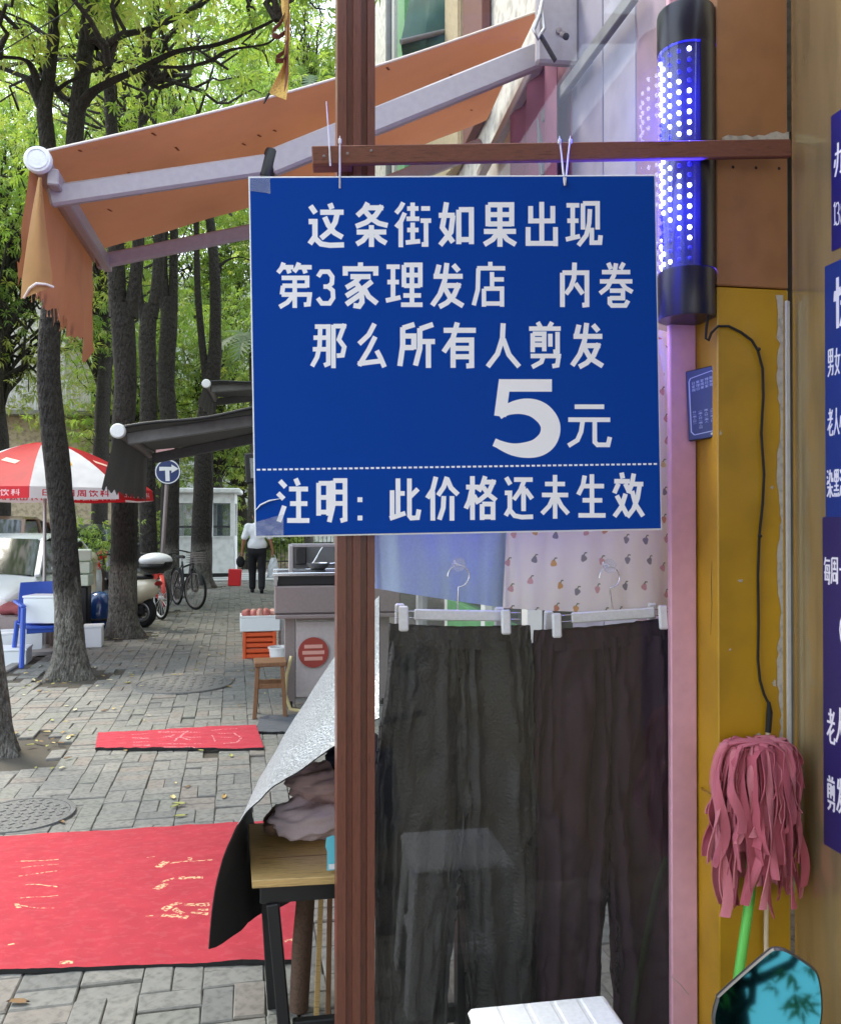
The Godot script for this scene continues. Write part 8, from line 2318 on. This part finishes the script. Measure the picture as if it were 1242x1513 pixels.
	foam_box("open foam box of pink produce on the orange crate", cr.position + Vector3(0.0, 0.305, 0), Vector3(0.44, 0.15, 0.34), 0.05, false)
	var r := RandomNumberGenerator.new(); r.seed = 5
	for k in 9:
		var pr := thing("produce_piece", "pinkish piece of produce heaped in the open foam box", "produce", cr.position + Vector3(-0.15 + 0.075 * (k % 5), 0.458, -0.06 + 0.11 * int(k / 5.0)), "produce in the foam box")
		var m := MB.new().ellipsoid(Vector3(0, 0.035, 0), Vector3(0.05, 0.035 + r.randf() * 0.015, 0.045), Basis(Vector3.UP, r.randf() * 3.0), 14, 9)
		for i in m.v.size(): m.v[i] += m.n[i] * 0.006 * sin(m.v[i].x * 70.0 + m.v[i].z * 50.0 + k)
		refit(m)
		part(pr, "piece", m, mat([rgb(196, 120, 112), rgb(210, 160, 146), rgb(170, 96, 88)][k % 3], 0.5))
	var tb := thing("white_tub", "small white plastic tub standing behind the wooden stool", "tub", PG(408, 972) + Vector3(0.04, 0, 0.2))
	part(tb, "tub", MB.new().lathe([[0.0, 0.0], [0.10, 0.0], [0.12, 0.14], [0.13, 0.14], [0.13, 0.155], [0.11, 0.155], [0.095, 0.02], [0.0, 0.015]], 24, Vector3.ZERO), M.white_plastic)
	var wb := thing("white_canister", "tall white canister beside the foam box near the cart", "canister", PG(418, 966) + Vector3(0.05, 0, 0.0))
	part(wb, "body", MB.new().box(Vector3(0, 0.22, 0), Vector3(0.20, 0.44, 0.2), Basis.IDENTITY, 0.03), M.white_plastic)
	part(wb, "cap", MB.new().lathe([[0.0, 0.03], [0.03, 0.03], [0.035, 0.0]], 14, Vector3(0, 0.44, 0)), M.white_plastic)

const LAMP_POWER := 0.32

func _ready() -> void:
	# --- camera ---
	turn = Basis(Vector3.UP, deg_to_rad(-9.5)) * Basis(Vector3.RIGHT, deg_to_rad(0.53))
	var cam := Camera3D.new()
	cam.name = "camera"
	add_child(cam)
	cam.transform = Transform3D(turn, EYE)
	cam.fov = rad_to_deg(2.0 * atan(756.5 / FOCAL)); cam.near = 0.05; cam.far = 900.0
	cam.current = true
	# --- sky, sun, exposure ---
	var env := Environment.new()
	env.background_mode = Environment.BG_SKY
	var sky := Sky.new(); var sm := ProceduralSkyMaterial.new()
	sm.sky_top_color = Color(0.80, 0.86, 0.94); sm.sky_horizon_color = Color(0.96, 0.97, 0.98); sm.sky_curve = 0.2
	sm.ground_bottom_color = Color(0.35, 0.34, 0.32); sm.ground_horizon_color = Color(0.80, 0.80, 0.78)
	sky.sky_material = sm
	env.sky = sky
	env.background_energy_multiplier = 1.0
	env.tonemap_mode = Environment.TONE_MAPPER_LINEAR
	env.tonemap_exposure = 3.8
	env.sdfgi_enabled = true; env.ssao_enabled = true; env.ssil_enabled = true
	var we := WorldEnvironment.new()
	we.name = "world"; we.environment = env
	add_child(we)
	var sun := DirectionalLight3D.new()
	sun.name = "sun"
	sun.light_energy = 0.5; sun.light_color = Color(1.0, 0.97, 0.92); sun.light_angular_distance = 14.0; sun.shadow_enabled = true
	add_child(sun)
	sun.look_at_from_position(Vector3.ZERO, Vector3(0.42, -0.85, 0.40), Vector3.BACK)

	rng.seed = 2024
	wobble.seed = 6; wobble.frequency = 0.02
	make_materials()
	make_whorls()
	make_sprays()
	# --- large structure ---
	build_trees()
	build_mats()
	mats_on_ground = mats_done
	build_ground()
	build_shops()
	build_column()
	build_partition()
	build_barber()
	build_far()
	# --- things ---
	build_shade_awning()
	build_orange_awning()
	build_grey_awning("long grey awning with hanging valance over the steel cart", PZ(175, 637, 8.4), PZ(222, 671, 10.4), 3.0, 0.52)
	build_grey_awning("higher grey awning beyond the long grey one", PZ(305, 567, 14.0), PZ(318, 590, 15.6), 4.0, 0.30)
	build_sign()
	build_lamp()
	build_goods()
	build_table()
	build_stall()
	build_left_side()
	build_umbrella()
	build_man()
	build_stool()
	build_mop()
	build_mirror()
	build_ribbon()
	build_litter()
